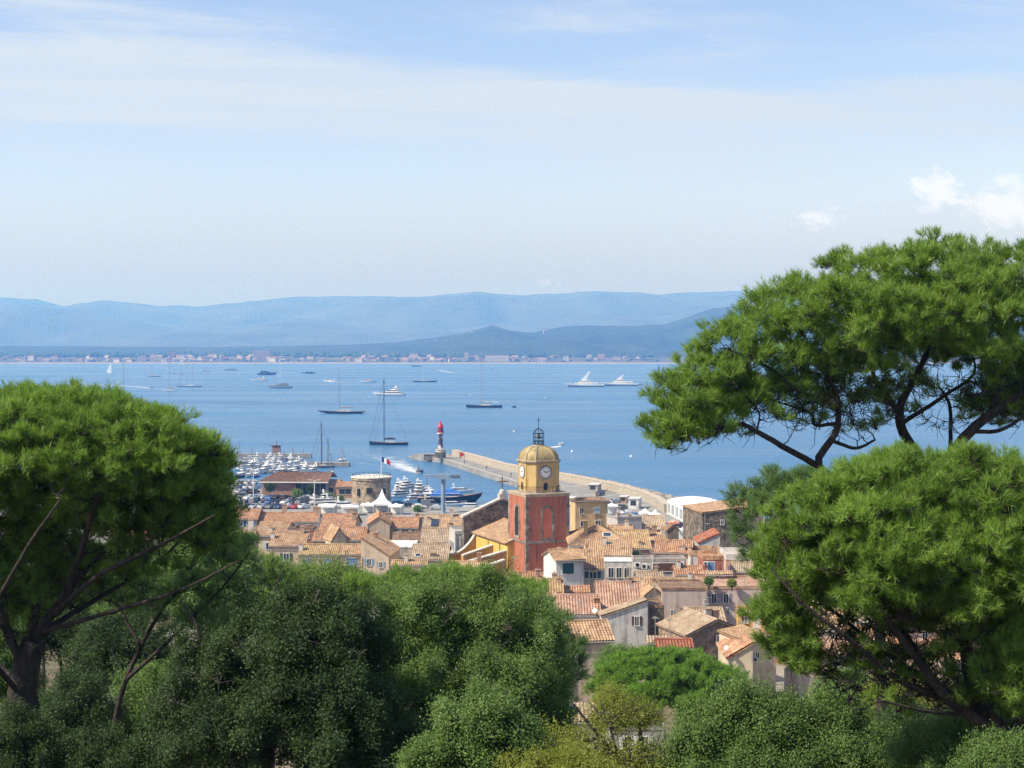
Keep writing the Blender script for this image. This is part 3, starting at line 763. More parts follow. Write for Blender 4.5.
H(738, 764, 609, 611.5, 178, 'orange', YE, 'orange yellow house with a white door beside the right pine', kind='l', wins=[(746, 615, 622, 3, 'brown'), (757, 616, 628, 6, 'white', False)])
H(688, 724, 609, 623, 172, 'pale', CR, 'small pale roof in front of the mauve house', slope=.32)
H(686, 748, 621, 634, 160, 'pale', (.3, .22, .16), 'large brown stone gable facing the hill', kind='e', depth=7, yaw=20, wmat=rubble('rubble_brown', (.2, .14, .1), (.36, .27, .2), 3), wins=[(718, 636, 641, 3, 'brown')])
H(659, 691, 640.5, 648, 152, 'red', WH, 'low red tiled shed beside the small stone pine')
H(648, 668, 637, 643, 156, 'pale', (.5, .48, .45), 'grey lean-to beside the red tiled shed', kind='l')
H(571, 612, 622, 641, 150, 'tan', (.6, .47, .38), 'sunlit beige house with hipped roof at the edge of the trees', slope=.42, yaw=9, wins=[(577, 648, 660, 3, 'grey')], chim=[(565, 628, 5, .1)])
H(728, 753, 644, 660, 146, 'orange', CR, 'orange roof with white dish beside the right pine', kind='m', parapet='l', depth=7)
H(750, 777, 640, 644, 148, 'tan', (.66, .52, .38), 'beige house end with a cooling box behind the right pine', kind='m', parapet='l', depth=7, yaw=18, wins=[(757, 652, 657, 3.5)])
H(564, 588, 586, 593, 192, 'orange', BE, 'tiny orange lean-to roof between the amber roof and the ribbed roofs', kind='l')
H(611, 632, 526, 533, 262, 'tan', CR, 'small tan roof right behind the yellowish old roof', chim=[(628, 521, 3.5, .5, WH)])
H(676, 702, 567, 575, 207, 'orange', PK, 'small orange roof in front of the grey louvred block', chim=[(680, 561, 3.5, .4, WH)])
H(638, 662, 572, 580, 206, 'pale', BE, 'small pale roof in front of the white block with cooling boxes', chim=[(658, 567, 3, .5)])
# --- behind the crown of the right pine and below it
H(765, 800, 600, 612, 175, 'orange', (.62, .33, .2), 'orange house seen through the lower branches of the right pine, farthest left of them', wins=[(775, 616, 624, 4, 'white'), (788, 616, 624, 4, 'white')])
H(802, 850, 612, 630, 165, 'tan', CR, 'tan roof seen through the right pine, above the other roofs there', wins=[(815, 634, 640, 5), (835, 634, 640, 5)], chim=[(822, 606, 5, .5)])
H(795, 850, 640, 655, 150, 'pink', (.6, .48, .4), 'pinkish roof low among the branches of the right pine', slope=.3, wins=[(812, 659, 666, 5, 'grey'), (835, 659, 666, 5, 'grey')])
H(852, 905, 628, 648, 152, 'orange', CR, 'orange roof deep behind the right pine', yaw=-8, wins=[(868, 652, 660, 5, 'blue'), (888, 652, 660, 5)])
H(860, 930, 672, 700, 132, 'orange', CR, 'big orange roof below the branches of the right pine', slope=.42, chim=[(880, 664, 5, .5)])
H(905, 965, 610, 628, 168, 'tan', PK, 'pink house with tan roof behind the right pine trunk', wins=[(925, 632, 640, 5), (945, 632, 640, 5)])
H(940, 1010, 640, 660, 150, 'orange', BE, 'beige house with orange roof right of the pine trunk', wins=[(960, 664, 672, 5), (985, 664, 672, 5)])
H(766, 800, 520, 530, 262, 'tan', PK, 'pink house with tan roof between stone barn and sea', yaw=-12, wins=[(778, 535, 541, 4), (790, 535, 541, 4)])
H(770, 815, 545, 556, 235, 'orange', CR, 'cream house half seen behind the left edge of the right pine', wins=[(780, 560, 566, 4, 'grey')])
H(815, 870, 540, 552, 240, 'tan', BE, 'beige house peeping in specks through the crown of the right pine', chim=[(835, 535, 5, .5)])
H(820, 880, 575, 590, 200, 'orange', CR, 'cream house peeping in specks through the lower middle of the right pine')
# --- behind the left pine and among the front trees
H(150, 190, 522, 533, 312, 'orange', CR, 'orange roof glimpsed through the left pine', chim=[(165, 517, 5, .5)], wins=[(160, 536, 541, 4), (178, 536, 541, 4)])
H(110, 150, 528, 540, 300, 'orange', CR, 'orange roof deep behind the trunk of the left pine')
H(556, 612, 704, 722, 122, 'pale', (.55, .54, .53), 'pale roofed house with a blue skylight among the front bushes', kind='l', slope=.22, wins=[(600, 730, 740, 6)])
H(610, 665, 718, 730, 112, (.3, .29, .28), (.34, .33, .33), 'grey wall with railings behind the yellow green bushes', kind='f', depth=6, parapet=.2, wins=[(628, 737, 750, 7, 'white'), (645, 737, 750, 6, 'white')])

# ---------------------------------------------------------------- fittings on the houses
def house_named(words):
    for h in HOUSES:
        if words in h[0]['label']: return h
    raise KeyError(words)
def skylight(words, px, py, wpx, hpx, mat=None, name='skylight'):
    root, W, D, h = house_named(words)
    # the roof point seen at this pixel: march along the view ray through the roof's own box
    inv = root.matrix_basis.inverted()
    o = inv @ Vector((0, 0, CZ)); d = (inv.to_3x3() @ Vector(ray(px, py))).normalized()
    roof = [c for c in root.children if c.name.split('.')[0] == 'roof'][0]
    from mathutils.bvhtree import BVHTree
    t = BVHTree.FromPolygons([v.co for v in roof.data.vertices], [tuple(p.vertices) for p in roof.data.polygons])
    hit, nrm, _, dist = t.ray_cast(o, d)
    if hit is None: return
    s = dist / F
    n = Vector((0, -.33, 1)).normalized() if abs(nrm.z) < .999 else Vector((0, 0, 1))
    u = Vector((1, 0, 0)); v = n.cross(u).normalized()
    sl = max(.2, -d.dot(n))
    hw, hh = wpx * s / 2, hpx * s / 2 / sl
    p = hit + n * .05
    m = MB(); m.extr([p - u * hw - v * hh, p + u * hw - v * hh, p + u * hw + v * hh, p - u * hw + v * hh], n * .14)
    f = m.build(name, mat or framem, roof)
    g = MB(); q = p + n * .145
    g.extr([q - u * hw * .82 - v * hh * .82, q + u * hw * .82 - v * hh * .82, q + u * hw * .82 + v * hh * .82, q - u * hw * .82 + v * hh * .82], n * .02)
    g.build('pane', glassm, f)
skylight('glass skylight', 607, 535.5, 9, 4)
skylight('small skylight, below the tower', 542, 593, 5, 2.5)
skylight('dark glass roof panel near', 436, 523, 9, 6.5, pm('solar_panel', (.03, .04, .06), var=.3, rough=.3))
skylight('blue skylight among', 572, 711, 8, 7, pm('blue_paint', (.08, .2, .45), var=.2, rough=.5))
skylight('weathered roof nearest', 418, 556, 6, 3)
acm = pm('cooling_box_paint', (.66, .66, .64), var=.1, scale=3, rough=.5)
def aircon(words, px, py, wpx=6, hpx=5):
    root, W, D, h = house_named(words)
    Y = root.location.y
    p = at(px, py, Y); x = p.x - root.location.x; z = p.z - root.location.z; s = Y / F
    f = MB().box(x - wpx * s / 2, -.42, z - hpx * s / 2, x + wpx * s / 2, -.004, z + hpx * s / 2).build('air_conditioner', acm, root)
    m = MB(); o = []
    r = hpx * s * .38
    m.extr([(x - .05 + r * math.cos(a), -.445, z + r * math.sin(a)) for a in [k * math.pi / 6 for k in range(12)]], (0, .022, 0))
    m.build('fan_grille', darkm, f)
for px, py in ((637.5, 564.5), (637.5, 572), (644, 566)): aircon('studded with grey cooling', px, py)
for px, py in ((681.5, 563.5), (684.5, 571)): aircon('long brown louvred', px, py, 5, 4)
aircon('terracotta walled', 705.5, 563, 4, 3.5)
aircon('house end with a cooling box', 753, 658, 4, 4)
dishm = pm('dish_paint', (.75, .75, .74), var=.08, scale=3, rough=.45)
def dish(words, px, py, dpx):
    root, W, D, h = house_named(words)
    Y = root.location.y - .6
    c = root.matrix_basis.inverted() @ at(px, py, Y); r = dpx * Y / F / 2
    m = MB()
    m.lathe([(.02, 0), (r * .5, r * .1), (r, r * .3), (r, r * .34), (r * .5, r * .16), (.02, .05)], 18)
    rot = Vector((-.5, -.8, .35)).to_track_quat('Z', 'Y').to_matrix().to_4x4()
    m.v = [tuple(c + (rot @ Vector(v))) for v in m.v]
    d = m.build('satellite_dish', dishm, root, smooth=True)
    MB().tube([c + Vector((0, .05, -.02)), c + Vector((.05, .55, -.2)), c + Vector((.05, .75, -.9))], .03).build('bracket', framem, d)
dish('pink and brown ribbed', 595, 611, 5)
dish('white dish beside', 726.5, 648, 5)
# plants on the mauve terrace, each in its own pot
potm = pm('clay_pot', (.4, .18, .1), var=.2, scale=4)

# ---------------------------------------------------------------- church and bell tower
red_p = plaster((.43, .155, .095)); red_l = plaster((.56, .22, .15))
yel_p = plaster((.58, .41, .17)); dome_m = pm('weathered_dome', (.2, .16, .085), c2=(.5, .38, .17), scale=.9, rough=.85, detail=8, stretch=(1, 1, .5))
quoin = rubble('grey_quoin', (.16, .14, .12), (.34, .3, .26), 1.6)
iron = pm('wrought_iron', (.03, .035, .045), var=.3, scale=4, rough=.55, metal=.4)
corn = pm('cornice_stone', (.42, .34, .24), var=.25, scale=1.2, rough=.9)
TY, TYAW, TW = 242.0, 22.0, 7.53
tcorner = at(526, 560, TY)
ca, sa = math.cos(R(TYAW)), math.sin(R(TYAW))
tc_ = Vector((tcorner.x + ca * TW / 2 - sa * TW / 2, TY + sa * TW / 2 + ca * TW / 2, 0))
gz_ = 9.5
bt = empty('bell_tower', (tc_.x, tc_.y, gz_), TYAW, 'red and yellow church bell tower with clocks and an iron bell cage', 'tower')
zf = lambda py: at(540, py, TY).z - gz_
h = TW / 2
zR, zM = zf(497.5), zf(543)
MB().box(-h, -h, -1, h, h, zR).build('wall', red_p, bt)
for sx in (-1, 1):
    for sy in (-1, 1):
        m = MB(); k = 0; z = -1
        while z < zR - .5:
            a, b = (.62, .4) if k % 2 else (.4, .62)
            x0, x1 = (-h - .03, -h + a) if sx < 0 else (h - a, h + .03)
            y0, y1 = (-h - .03, -h + b) if sy < 0 else (h - b, h + .03)
            m.box(x0, y0, z, x1, y1, min(z + .58, zR - .02)); z += .6; k += 1
        m.build('quoin', quoin, bt)
m = MB().box(-h - .12, -h - .12, zM - .18, h + .12, h + .12, zM + .18); m.build('string_course', quoin, bt)
m = MB().box(-h - .06, -h - .06, zR, h + .06, h + .06, zR + .3); m.box(-h - .14, -h - .14, zR + .3, h + .14, h + .14, zR + .52); m.build('cornice', corn, bt)
def arch_pts(w, z0, z1, n=10):
    r = w / 2
    return [(-r, z0)] + [(-r * math.cos(math.pi * i / n), z1 - r + r * math.sin(math.pi * i / n)) for i in range(n + 1)] + [(r, z0)]
def arch_on(face, w, z0, z1, rim, mat_in, mat_rim, name='window', pane='recess'):
    """arched opening on one of the four faces: a stone rim proud of the wall and the blind or dark field inside it"""
    q = Matrix.Rotation(R(90 * face), 4, 'Z')
    outer = arch_pts(w + 2 * rim, z0 - rim, z1 + rim); inner = arch_pts(w, z0, z1)
    m = MB(); n = len(outer)
    O = [(x, -h - .07, z) for x, z in outer] + [(x, -h - .07, z) for x, z in inner] + [(x, -h - .003, z) for x, z in outer] + [(x, -h - .003, z) for x, z in inner]
    fs = []
    for i in range(n):
        j = (i + 1) % n
        fs += [(i, j, n + j, n + i), (i, 2 * n + i, 2 * n + j, j), (n + i, n + j, 3 * n + j, 3 * n + i)]
    m.add([tuple(q @ Vector(v)) for v in O], fs)
    f = m.build(name, mat_rim, bt)
    m = MB(); m.extr([tuple(q @ Vector((x, -h - .02, z))) for x, z in inner], q @ Vector((0, .017, 0)))
    m.build(pane, mat_in, f)
arch_on(0, 1.45, zf(539), zf(509), .42, plaster((.6, .17, .09)), quoin, 'blind_arch')
arch_on(3, 1.5, zf(538), zf(508), .4, darkm, quoin, 'belfry_arch', 'opening')
arch_on(1, 1.5, zf(538), zf(508), .4, darkm, quoin, 'belfry_arch', 'opening')
arch_on(2, 1.45, zf(539), zf(509), .42, plaster((.6, .17, .09)), quoin, 'blind_arch')
# yellow eight sided stage
zY = zf(464.2); a_, c_ = 3.25, 1.72
hw = a_ / 2 + c_ / math.sqrt(2)
octo = lambda g: [(-a_ / 2 * g, -hw * g), (a_ / 2 * g, -hw * g), (hw * g, -a_ / 2 * g), (hw * g, a_ / 2 * g), (a_ / 2 * g, hw * g), (-a_ / 2 * g, hw * g), (-hw * g, a_ / 2 * g), (-hw * g, -a_ / 2 * g)]
m = MB().prism(octo(1), zR + .52, zY); m.build('octagon_stage', yel_p, bt)
m = MB()
for i, (x, y) in enumerate(octo(1.0)):
    m.tube([(x * .985, y * .985, zR + .52), (x * .985, y * .985, zY - .02)], .13, 6)
m.build('corner_rib', plaster((.5, .34, .14)), bt)
m = MB().prism(octo(1.07), zY, zY + .22); m.prism(octo(1.13), zY + .22, zY + .4); m.prism(octo(1.03), zR + .53, zR + .9); m.build('cornice', corn, bt)
zD = zf(447.5)
m = MB(); prof = []
for k in range(13):
    t = k / 12
    prof.append((math.cos(t * math.pi / 2) ** .82 * .97 + .02, zY + .4 + (zD - zY - .4) * math.sin(t * math.pi / 2) ** .95))
rings = [[(x * g, y * g, z) for x, y in octo(1)] for g, z in prof]
vs = [p for r_ in rings for p in r_]
m.add(vs, [(i * 8 + k, i * 8 + (k + 1) % 8, (i + 1) * 8 + (k + 1) % 8, (i + 1) * 8 + k) for i in range(12) for k in range(8)] + [tuple(range(96, 104))])
m.build('dome', dome_m, bt)
m = MB()
for k in range(8):
    m.tube([rings[i][k] for i in range(12)], .09, 5)
m.build('dome_rib', pm('lead_rib', (.26, .23, .16), var=.3, rough=.7), bt)
m = MB().lathe([(1.05, zD - .32), (1.05, zD + .05), (.95, zD + .12)], 16); m.build('lantern_base', corn, bt)
# iron bell cage
zC = zf(430.5); m = MB(); r = .84
for k in range(8):
    a = R(k * 45 + 22.5)
    p = [(r * math.cos(a), r * math.sin(a), z) for z in (zD, zC - .75)]
    for t in (.35, .7, 1.0):
        p.append((r * math.cos(t * math.pi / 2) * math.cos(a) + .001, r * math.cos(t * math.pi / 2) * math.sin(a), zC - .75 + .75 * math.sin(t * math.pi / 2)))
    m.tube(p, .055, 5)
for z in (zD + .12, zD + .75, zC - 1.35, zC - .75):
    m.tube([(r * math.cos(R(x)), r * math.sin(R(x)), z) for x in range(0, 361, 20)], .05, 5)
for k in range(8):   # scrolls in the lower band
    a = R(k * 45); ca2, sa2 = math.cos(a), math.sin(a)
    m.tube([(r * .92 * ca2 - sa2 * .24 * math.cos(R(x)), r * .92 * sa2 + ca2 * .24 * math.cos(R(x)), zD + .43 + .24 * math.sin(R(x))) for x in range(0, 361, 40)], .035, 4)
m.build('bell_cage', iron, bt)
m = MB().lathe([(.02, zC - .65), (.12, zC - .68), (.2, zC - .85), (.26, zC - 1.2), (.42, zC - 1.55), (.44, zC - 1.6), (.3, zC - 1.6)], 14); m.build('bell', pm('bronze', (.09, .07, .04), metal=.7, rough=.4), bt, smooth=True)
m = MB().tube([(0, 0, zC - .1), (0, 0, zf(418.5))], .05, 6); m.tube([(-.35, 0, zf(421.5)), (.35, 0, zf(421.5))], .04, 5)
m.lathe([(.03, zC - .02), (.16, zC + .12), (.03, zC + .28)], 8); m.build('vane', iron, bt)
# clocks: white dial, grey rim, hour marks and two hands, on all four broad faces
dialm = pm('clock_dial', (.75, .74, .7), var=.06, scale=5, rough=.5)
zK = zf(457 + 16.5)
for f in range(4):
    q = Matrix.Rotation(R(90 * f), 4, 'Z')
    def disc(mb, r0, y0, y1, n=24):
        mb.extr([tuple(q @ Vector((r0 * math.cos(R(360 / n * i)), -hw - y0, zK + r0 * math.sin(R(360 / n * i))))) for i in range(n)], q @ Vector((0, -(y1 - y0), 0)))
    m = MB(); disc(m, 1.16, .003, .1); cl = m.build('clock', pm('clock_rim', (.24, .22, .2), var=.2), bt)
    m = MB(); disc(m, .86, .101, .13); m.build('dial', dialm, cl)
    m = MB()
    for i in range(12):
        a = R(30 * i); c, s_ = math.cos(a), math.sin(a)
        pts = [(c * u - s_ * v, s_ * u + c * v) for u, v in ((.64, -.045), (.8, -.045), (.8, .045), (.64, .045))]
        m.extr([tuple(q @ Vector((x, -hw - .131, zK + z))) for x, z in pts], q @ Vector((0, -.01, 0)))
    m.build('hour_mark', darkm, cl)
    for ang, ln, wd, nm in ((R(90 - 300), .5, .075, 'hand'), (R(90 - 77), .72, .05, 'hand')):
        c, s_ = math.cos(ang), math.sin(ang)
        m = MB(); pts = [(c * u - s_ * v, s_ * u + c * v) for u, v in ((-.12, -wd), (ln, -wd * .5), (ln, wd * .5), (-.12, wd))]
        m.extr([tuple(q @ Vector((x, -hw - .143 - (.012 if ln > .6 else 0), zK + z))) for x, z in pts], q @ Vector((0, -.01, 0)))
        m.build(nm, darkm, cl)
hs = h; h = hw
arch_on(0, .72, zf(491.5), zf(484), .12, darkm, plaster((.45, .3, .13)), 'belfry_window', 'opening')
arch_on(3, .72, zf(491.5), zf(484), .12, darkm, plaster((.45, .3, .13)), 'belfry_window', 'opening')
m = MB()
for (x0, y0), (x1, y1) in zip(octo(1.08), octo(1.08)[1:] + octo(1.08)[:1]):
    m.tube([(x0, y0, zR + 1.5), (x1, y1, zR + 1.5)], .03, 4)
    for t in range(7):
        x, y = x0 + (x1 - x0) * t / 6, y0 + (y1 - y0) * t / 6
        m.tube([(x, y, zR + .52), (x, y, zR + 1.5)], .022, 4)
m.build('railing', iron, bt)
h = hs

# church: local x along the facade to the right, local y away from the viewer along the nave; origin at the nave's near left corner
nl = at(508, 544, 246.0)
chz = 9.5
ch = empty('church', (nl.x, 246.0, chz), TYAW, 'ochre yellow church nave with stepped buttresses and a stone gable', 'church')
NH = nl.z - chz; NW, NL_ = 11.0, 16.0
churchy = plaster((.66, .45, .12)); capm = pm('pale_coping', (.5, .46, .4), var=.25, scale=1.5, rough=.9)
m = MB().extr([(x, .2, z) for x, z in [(0, -1), (NW, -1), (NW, NH), (NW / 2, NH + 2.0), (0, NH)]], (0, NL_ - .2, 0)); m.build('wall', churchy, ch)
rf = MB()
tile_slope(rf, (-.35, NL_, NH + .0), (-.35, .1, NH + .0), (NW / 2, NL_, NH + 2.15), (NW / 2, .1, NH + 2.15), False)
tile_slope(rf, (NW + .35, .1, NH + .0), (NW + .35, NL_, NH + .0), (NW / 2, .1, NH + 2.15), (NW / 2, NL_, NH + 2.15), False)
rf.tube([(NW / 2, .1, NH + 2.25), (NW / 2, NL_, NH + 2.25)], .13, 8)
rf.build('roof', roofmat('tan'), ch)
m = MB().box(-.09, .5, NH - .34, -.003, NL_ - .2, NH - .12); m.build('eave_moulding', plaster((.34, .26, .12)), ch)
m = MB()
for y in (3.4, 8.6): m.box(-.12, y, 0, -.003, y + .4, NH - .36)
m.build('pilaster', plaster((.45, .33, .12)), ch)
# facade wall standing above the nave roof, seen from behind
fc = rubble('facade_stone', (.12, .1, .08), (.3, .25, .2), 2.2)
gt = [(-1.7, -1), (NW + 1.7, -1), (NW + 1.7, NH + 2.7), (NW / 2, NH + 5.6), (-1.7, NH + 2.7)]
m = MB().extr([(x, NL_, z) for x, z in gt], (0, .9, 0)); m.build('gable_wall', fc, ch)
m = MB()
for sgn in (-1, 1):
    a, b = (NW / 2, NH + 5.6), (NW / 2 + sgn * (NW / 2 + 1.95), NH + 2.62)
    m.extr([(a[0], NL_ - .14, a[1] + .003), (b[0], NL_ - .14, b[1] + .003), (b[0], NL_ - .14, b[1] + .34), (a[0], NL_ - .14, a[1] + .34)], (0, 1.2, 0))
m.build('coping', capm, ch)
m = MB().box(NW / 2 - .65, NL_ - .1, NH + 5.5, NW / 2 + .65, NL_ + .95, NH + 6.5); m.lathe([(.55, NH + 6.5), (.5, NH + 7.0), (.2, NH + 7.3)], 10, NW / 2, NL_ + .42)
m.build('pedestal', capm, ch)
m = MB().tube([(NW / 2, NL_ + .42, NH + 7.2), (NW / 2, NL_ + .42, NH + 9.3)], .13, 6); m.tube([(NW / 2 - .85, NL_ + .42, NH + 8.6), (NW / 2 + .85, NL_ + .42, NH + 8.6)], .12, 6)
for x, z in ((-.85, 8.6), (.85, 8.6), (0, 9.3)): m.lathe([(.02, NH + z - .18), (.2, NH + z), (.02, NH + z + .18)], 8, NW / 2 + x, NL_ + .42)
m.build('cross', pm('rusted_cross', (.2, .14, .1), var=.3), ch)
def buttress(y, th, pts, capt=.22):
    """a wall running out from the nave; pts = (distance from the wall, height above the church's base) along its top"""
    poly = [(-.003, -1)] + [(-x, z) for x, z in pts] + [(-pts[-1][0], -1)]
    m = MB().extr([(x, y, z) for x, z in poly], (0, th, 0)); b = m.build('buttress', plaster((.5, .29, .1)), ch)
    m = MB()
    for (x0, z0), (x1, z1) in zip(pts, pts[1:]):
        m.extr([(-x0 - .003, y - .12, z0 + .003), (-x1 - .003, y - .12, z1 + .003), (-x1 - .003, y - .12, z1 + capt), (-x0 - .003, y - .12, z0 + capt)], (0, th + .24, 0))
    m.build('coping', capm, b)
def loc_z(py, Yw): return at(CX, py, Yw).z - chz
buttress(NL_ - 1.3, .7, [(0 + 4.6 * t, loc_z(535 + 0 * t, 259) - (NH - .3 - loc_z(557, 257)) * (1 - (1 - t) ** 2.1)) for t in [i / 10 for i in range(11)]])
buttress(6.6, .9, [(0, loc_z(546, 252)), (5.3, loc_z(556.5, 250))])
buttress(.6, .9, [(0, loc_z(552, 246)), (6.5, loc_z(563, 243.6))])
buttress(-4.2, .9, [(2.2, loc_z(561, 241)), (6.3, loc_z(569, 240))])

# ---------------------------------------------------------------- lighthouse, jetty wall, rocks
lp = ground(440.5, 458.5, QZ)
lh = empty('lighthouse', (lp.x, lp.y, QZ), 0, 'small lighthouse with red lantern and dark mottled stone shaft on the jetty end', 'lighthouse')
s = lp.y / F
zl = lambda py: at(440, py, lp.y).z - QZ
m = MB().lathe([(5.6 * s, -.1), (5.5 * s, zl(455)), (5.0 * s, zl(450.5)), (5.3 * s, zl(450)), (5.3 * s, zl(449.2)), (2.5 * s, zl(448.8))], 24); m.build('base', pm('pale_lighthouse_stone', (.45, .41, .34), var=.3, scale=.8, rough=.9), lh)
m = MB()
for k in range(7): 
    a = R(200 + k * 22)
    m.box(5.2 * s * math.cos(a) - .35, 5.2 * s * math.sin(a) - .35, zl(457.5), 5.2 * s * math.cos(a) + .35, 5.2 * s * math.sin(a) + .35, zl(452))
m.build('pier', pm('dark_lighthouse_stone', (.14, .13, .12), var=.3), lh)
m = MB().lathe([(2.9 * s, zl(449)), (2.4 * s, zl(447.5)), (2.25 * s, zl(435)), (2.8 * s, zl(434))], 20)
lt, ln_, ll, lb = newmat('lighthouse_masonry')
g = ln_.new('ShaderNodeTexCoord'); v = ln_.new('ShaderNodeTexVoronoi'); v.inputs['Scale'].default_value = .75; ll.new(g.outputs['Object'], v.inputs['Vector'])
sc_ = ln_.new('ShaderNodeSeparateColor'); ll.new(v.outputs['Color'], sc_.inputs[0])
r_ = ln_.new('ShaderNodeValToRGB'); r_.color_ramp.interpolation = 'CONSTANT'; r_.color_ramp.elements[0].color = (.07, .065, .065, 1); r_.color_ramp.elements[1].position = .68; r_.color_ramp.elements[1].color = (.5, .46, .4, 1)
ll.new(sc_.outputs[0], r_.inputs[0]); ll.new(r_.outputs[0], lb.inputs['Base Color']); lb.inputs['Roughness'].default_value = .9
m.build('shaft', lt, lh)
redm = pm('lantern_red', (.5, .02, .025), var=.15, scale=2, rough=.4)
m = MB().lathe([(3.4 * s, zl(434)), (3.5 * s, zl(433.2)), (3.4 * s, zl(432.8)), (2.1 * s, zl(432.6))], 16); m.build('gallery', pm('gallery_white', (.6, .55, .5)), lh)
m = MB().lathe([(2.6 * s, zl(432.8)), (2.6 * s, zl(427.5)), (3.1 * s, zl(427.2)), (2.7 * s, zl(426)), (1.6 * s, zl(423.6)), (.6 * s, zl(422.8)), (.5 * s, zl(421.4)), (.1 * s, zl(420.6))], 14); m.build('lantern', redm, lh)
m = MB()
for k in range(14):
    a = 2 * math.pi * k / 14
    m.tube([(3.3 * s * math.cos(a), 3.3 * s * math.sin(a), zl(432.9)), (3.3 * s * math.cos(a), 3.3 * s * math.sin(a), zl(430.4))], .035, 4)
for z in (430.4, 431.6): m.tube([(3.3 * s * math.cos(R(a)), 3.3 * s * math.sin(R(a)), zl(z)) for a in range(0, 361, 20)], .04, 4)
m.build('railing', redm, lh)
m = MB(); lgt = []
for k in range(8):
    a = R(k * 45 + 10)
    m.extr([(2.62 * s * math.cos(a + q), 2.62 * s * math.sin(a + q), zl(pz)) for q, pz in ((-.22, 431.4), (.22, 431.4), (.22, 428.3), (-.22, 428.3))], (.06 * math.cos(a), .06 * math.sin(a), 0))
m.build('lantern_glass', glassm, lh)
# jetty wall: follows the outer side of the jetty, pale stone, a parapet above a broad step
wl_pts = [ground(px, py, QZ) for px, py in ((452, 455.5), (470, 460.5), (500, 469.2), (530, 475.6), (560, 480.4), (580, 484.2), (600, 488.4), (620, 493.2), (640, 499), (655, 506), (664, 513))]
wallm = pm('jetty_stone', (.31, .27, .21), c2=(.45, .4, .32), scale=.6, rough=.9, bump=.3, detail=7, stretch=(1, 1, 3))
m = MB(); m2 = MB()
for a, b in zip(wl_pts, wl_pts[1:]):
    d = (b - a).normalized(); nn = Vector((-d.y, d.x, 0)); nn = nn if nn.x > 0 else -nn
    top = 2.35
    m.extr([a, a + nn * 2.2, a + nn * 2.2 + Vector((0, 0, top)), a + Vector((0, 0, top))], b - a)
    m2.extr([a - nn * .12 + Vector((0, 0, top + .003)), a + nn * 2.3 + Vector((0, 0, top + .003)), a + nn * 2.3 + Vector((0, 0, top + .25)), a - nn * .12 + Vector((0, 0, top + .25))], b - a)
o = wl_pts[0].copy(); jw = empty('jetty_wall', o, 0, 'long pale stone sea wall curving along the jetty to the lighthouse', 'wall')
for b in (m, m2): b.v = [tuple(Vector(v) - o) for v in b.v]
m.build('wall', wallm, jw); m2.build('coping', pm('coping_stone', (.46, .39, .3), var=.15, scale=.6), jw)
def rockfield(name, centers, size, mat):
    m = MB(); rr = random.Random(3)
    for c in centers:
        s_ = size * rr.uniform(.5, 1.3)
        vs = []; 
        for (x, y, z) in ((-1, -1, -1), (1, -1, -1), (1, 1, -1), (-1, 1, -1), (-.8, -.8, .6), (.9, -.7, .5), (.7, .8, .7), (-.7, .9, .5), (0, 0, 1.0)):
            vs.append((c[0] + s_ * (x + rr.uniform(-.35, .35)), c[1] + s_ * (y + rr.uniform(-.35, .35)), c[2] + s_ * .7 * (z + rr.uniform(-.25, .25))))
        m.add(vs, [(3, 2, 1, 0), (0, 1, 5, 4), (1, 2, 6, 5), (2, 3, 7, 6), (3, 0, 4, 7), (4, 5, 8), (5, 6, 8), (6, 7, 8), (7, 4, 8)])
    return m.build(name, mat)
rockm = pm('breakwater_rock', (.2, .18, .15), c2=(.44, .4, .33), scale=.35, rough=.95, bump=.4)
cs = []
for a, b in zip(wl_pts[4:], wl_pts[5:]):
    d = b - a; nn = Vector((-d.y, d.x, 0)).normalized(); nn = nn if nn.x > 0 else -nn
    for k in range(int(d.length * 4)):
        q = rnd.random() ** 1.3
        p = a + d * rnd.random() + nn * (2.8 + q * 17); cs.append((p.x, p.y, 3.9 - q * 4.2))
tag(rockfield('breakwater_rocks', cs, 1.0, rockm), 'heap of grey boulders along the outer foot of the sea wall', 'rocks', kind='stuff')
cs = []
for k in range(70):
    t = rnd.random(); p = ground(412 + 24 * t, 457.4 + .9 * t, 0) + Vector((rnd.uniform(-1, 1) * 2, rnd.uniform(-1, 1) * (4 + 8 * t), 0)); cs.append((p.x, p.y, .1 + 1.0 * t * rnd.random()))
tag(rockfield('breakwater_rocks', cs, 1.0, rockm), 'low spit of boulders running out beyond the lighthouse', 'rocks', kind='stuff')
p = ground(429, 457, QZ); 
m = MB().box(-2.2, -1, 0, 2.2, 1, 2.4); m.box(-2.4, -1.2, 2.4, 2.4, 1.2, 2.6); tag(m.build('stone_block', pm('dark_stone', (.17, .15, .13), var=.3), None, (p.x, p.y, .6)), 'low dark stone block left of the lighthouse', 'block')
# a red lifebuoy post by the wall, and a white end post
p = ground(462, 459, QZ); lb_ = empty('lifebuoy_stand', p, 0, 'bright red lifebuoy box against the jetty wall', 'lifebuoy')
MB().tube([(0, 0, 0), (0, 0, 1.2)], .1).build('post', redm, lb_); m = MB().box(-.7, -.25, 1.2, .7, .25, 2.4); m.extr([(-.8, -.3, 2.4), (.8, -.3, 2.4), (0, -.3, 2.8)], (0, .6, 0)); m.build('box', redm, lb_)

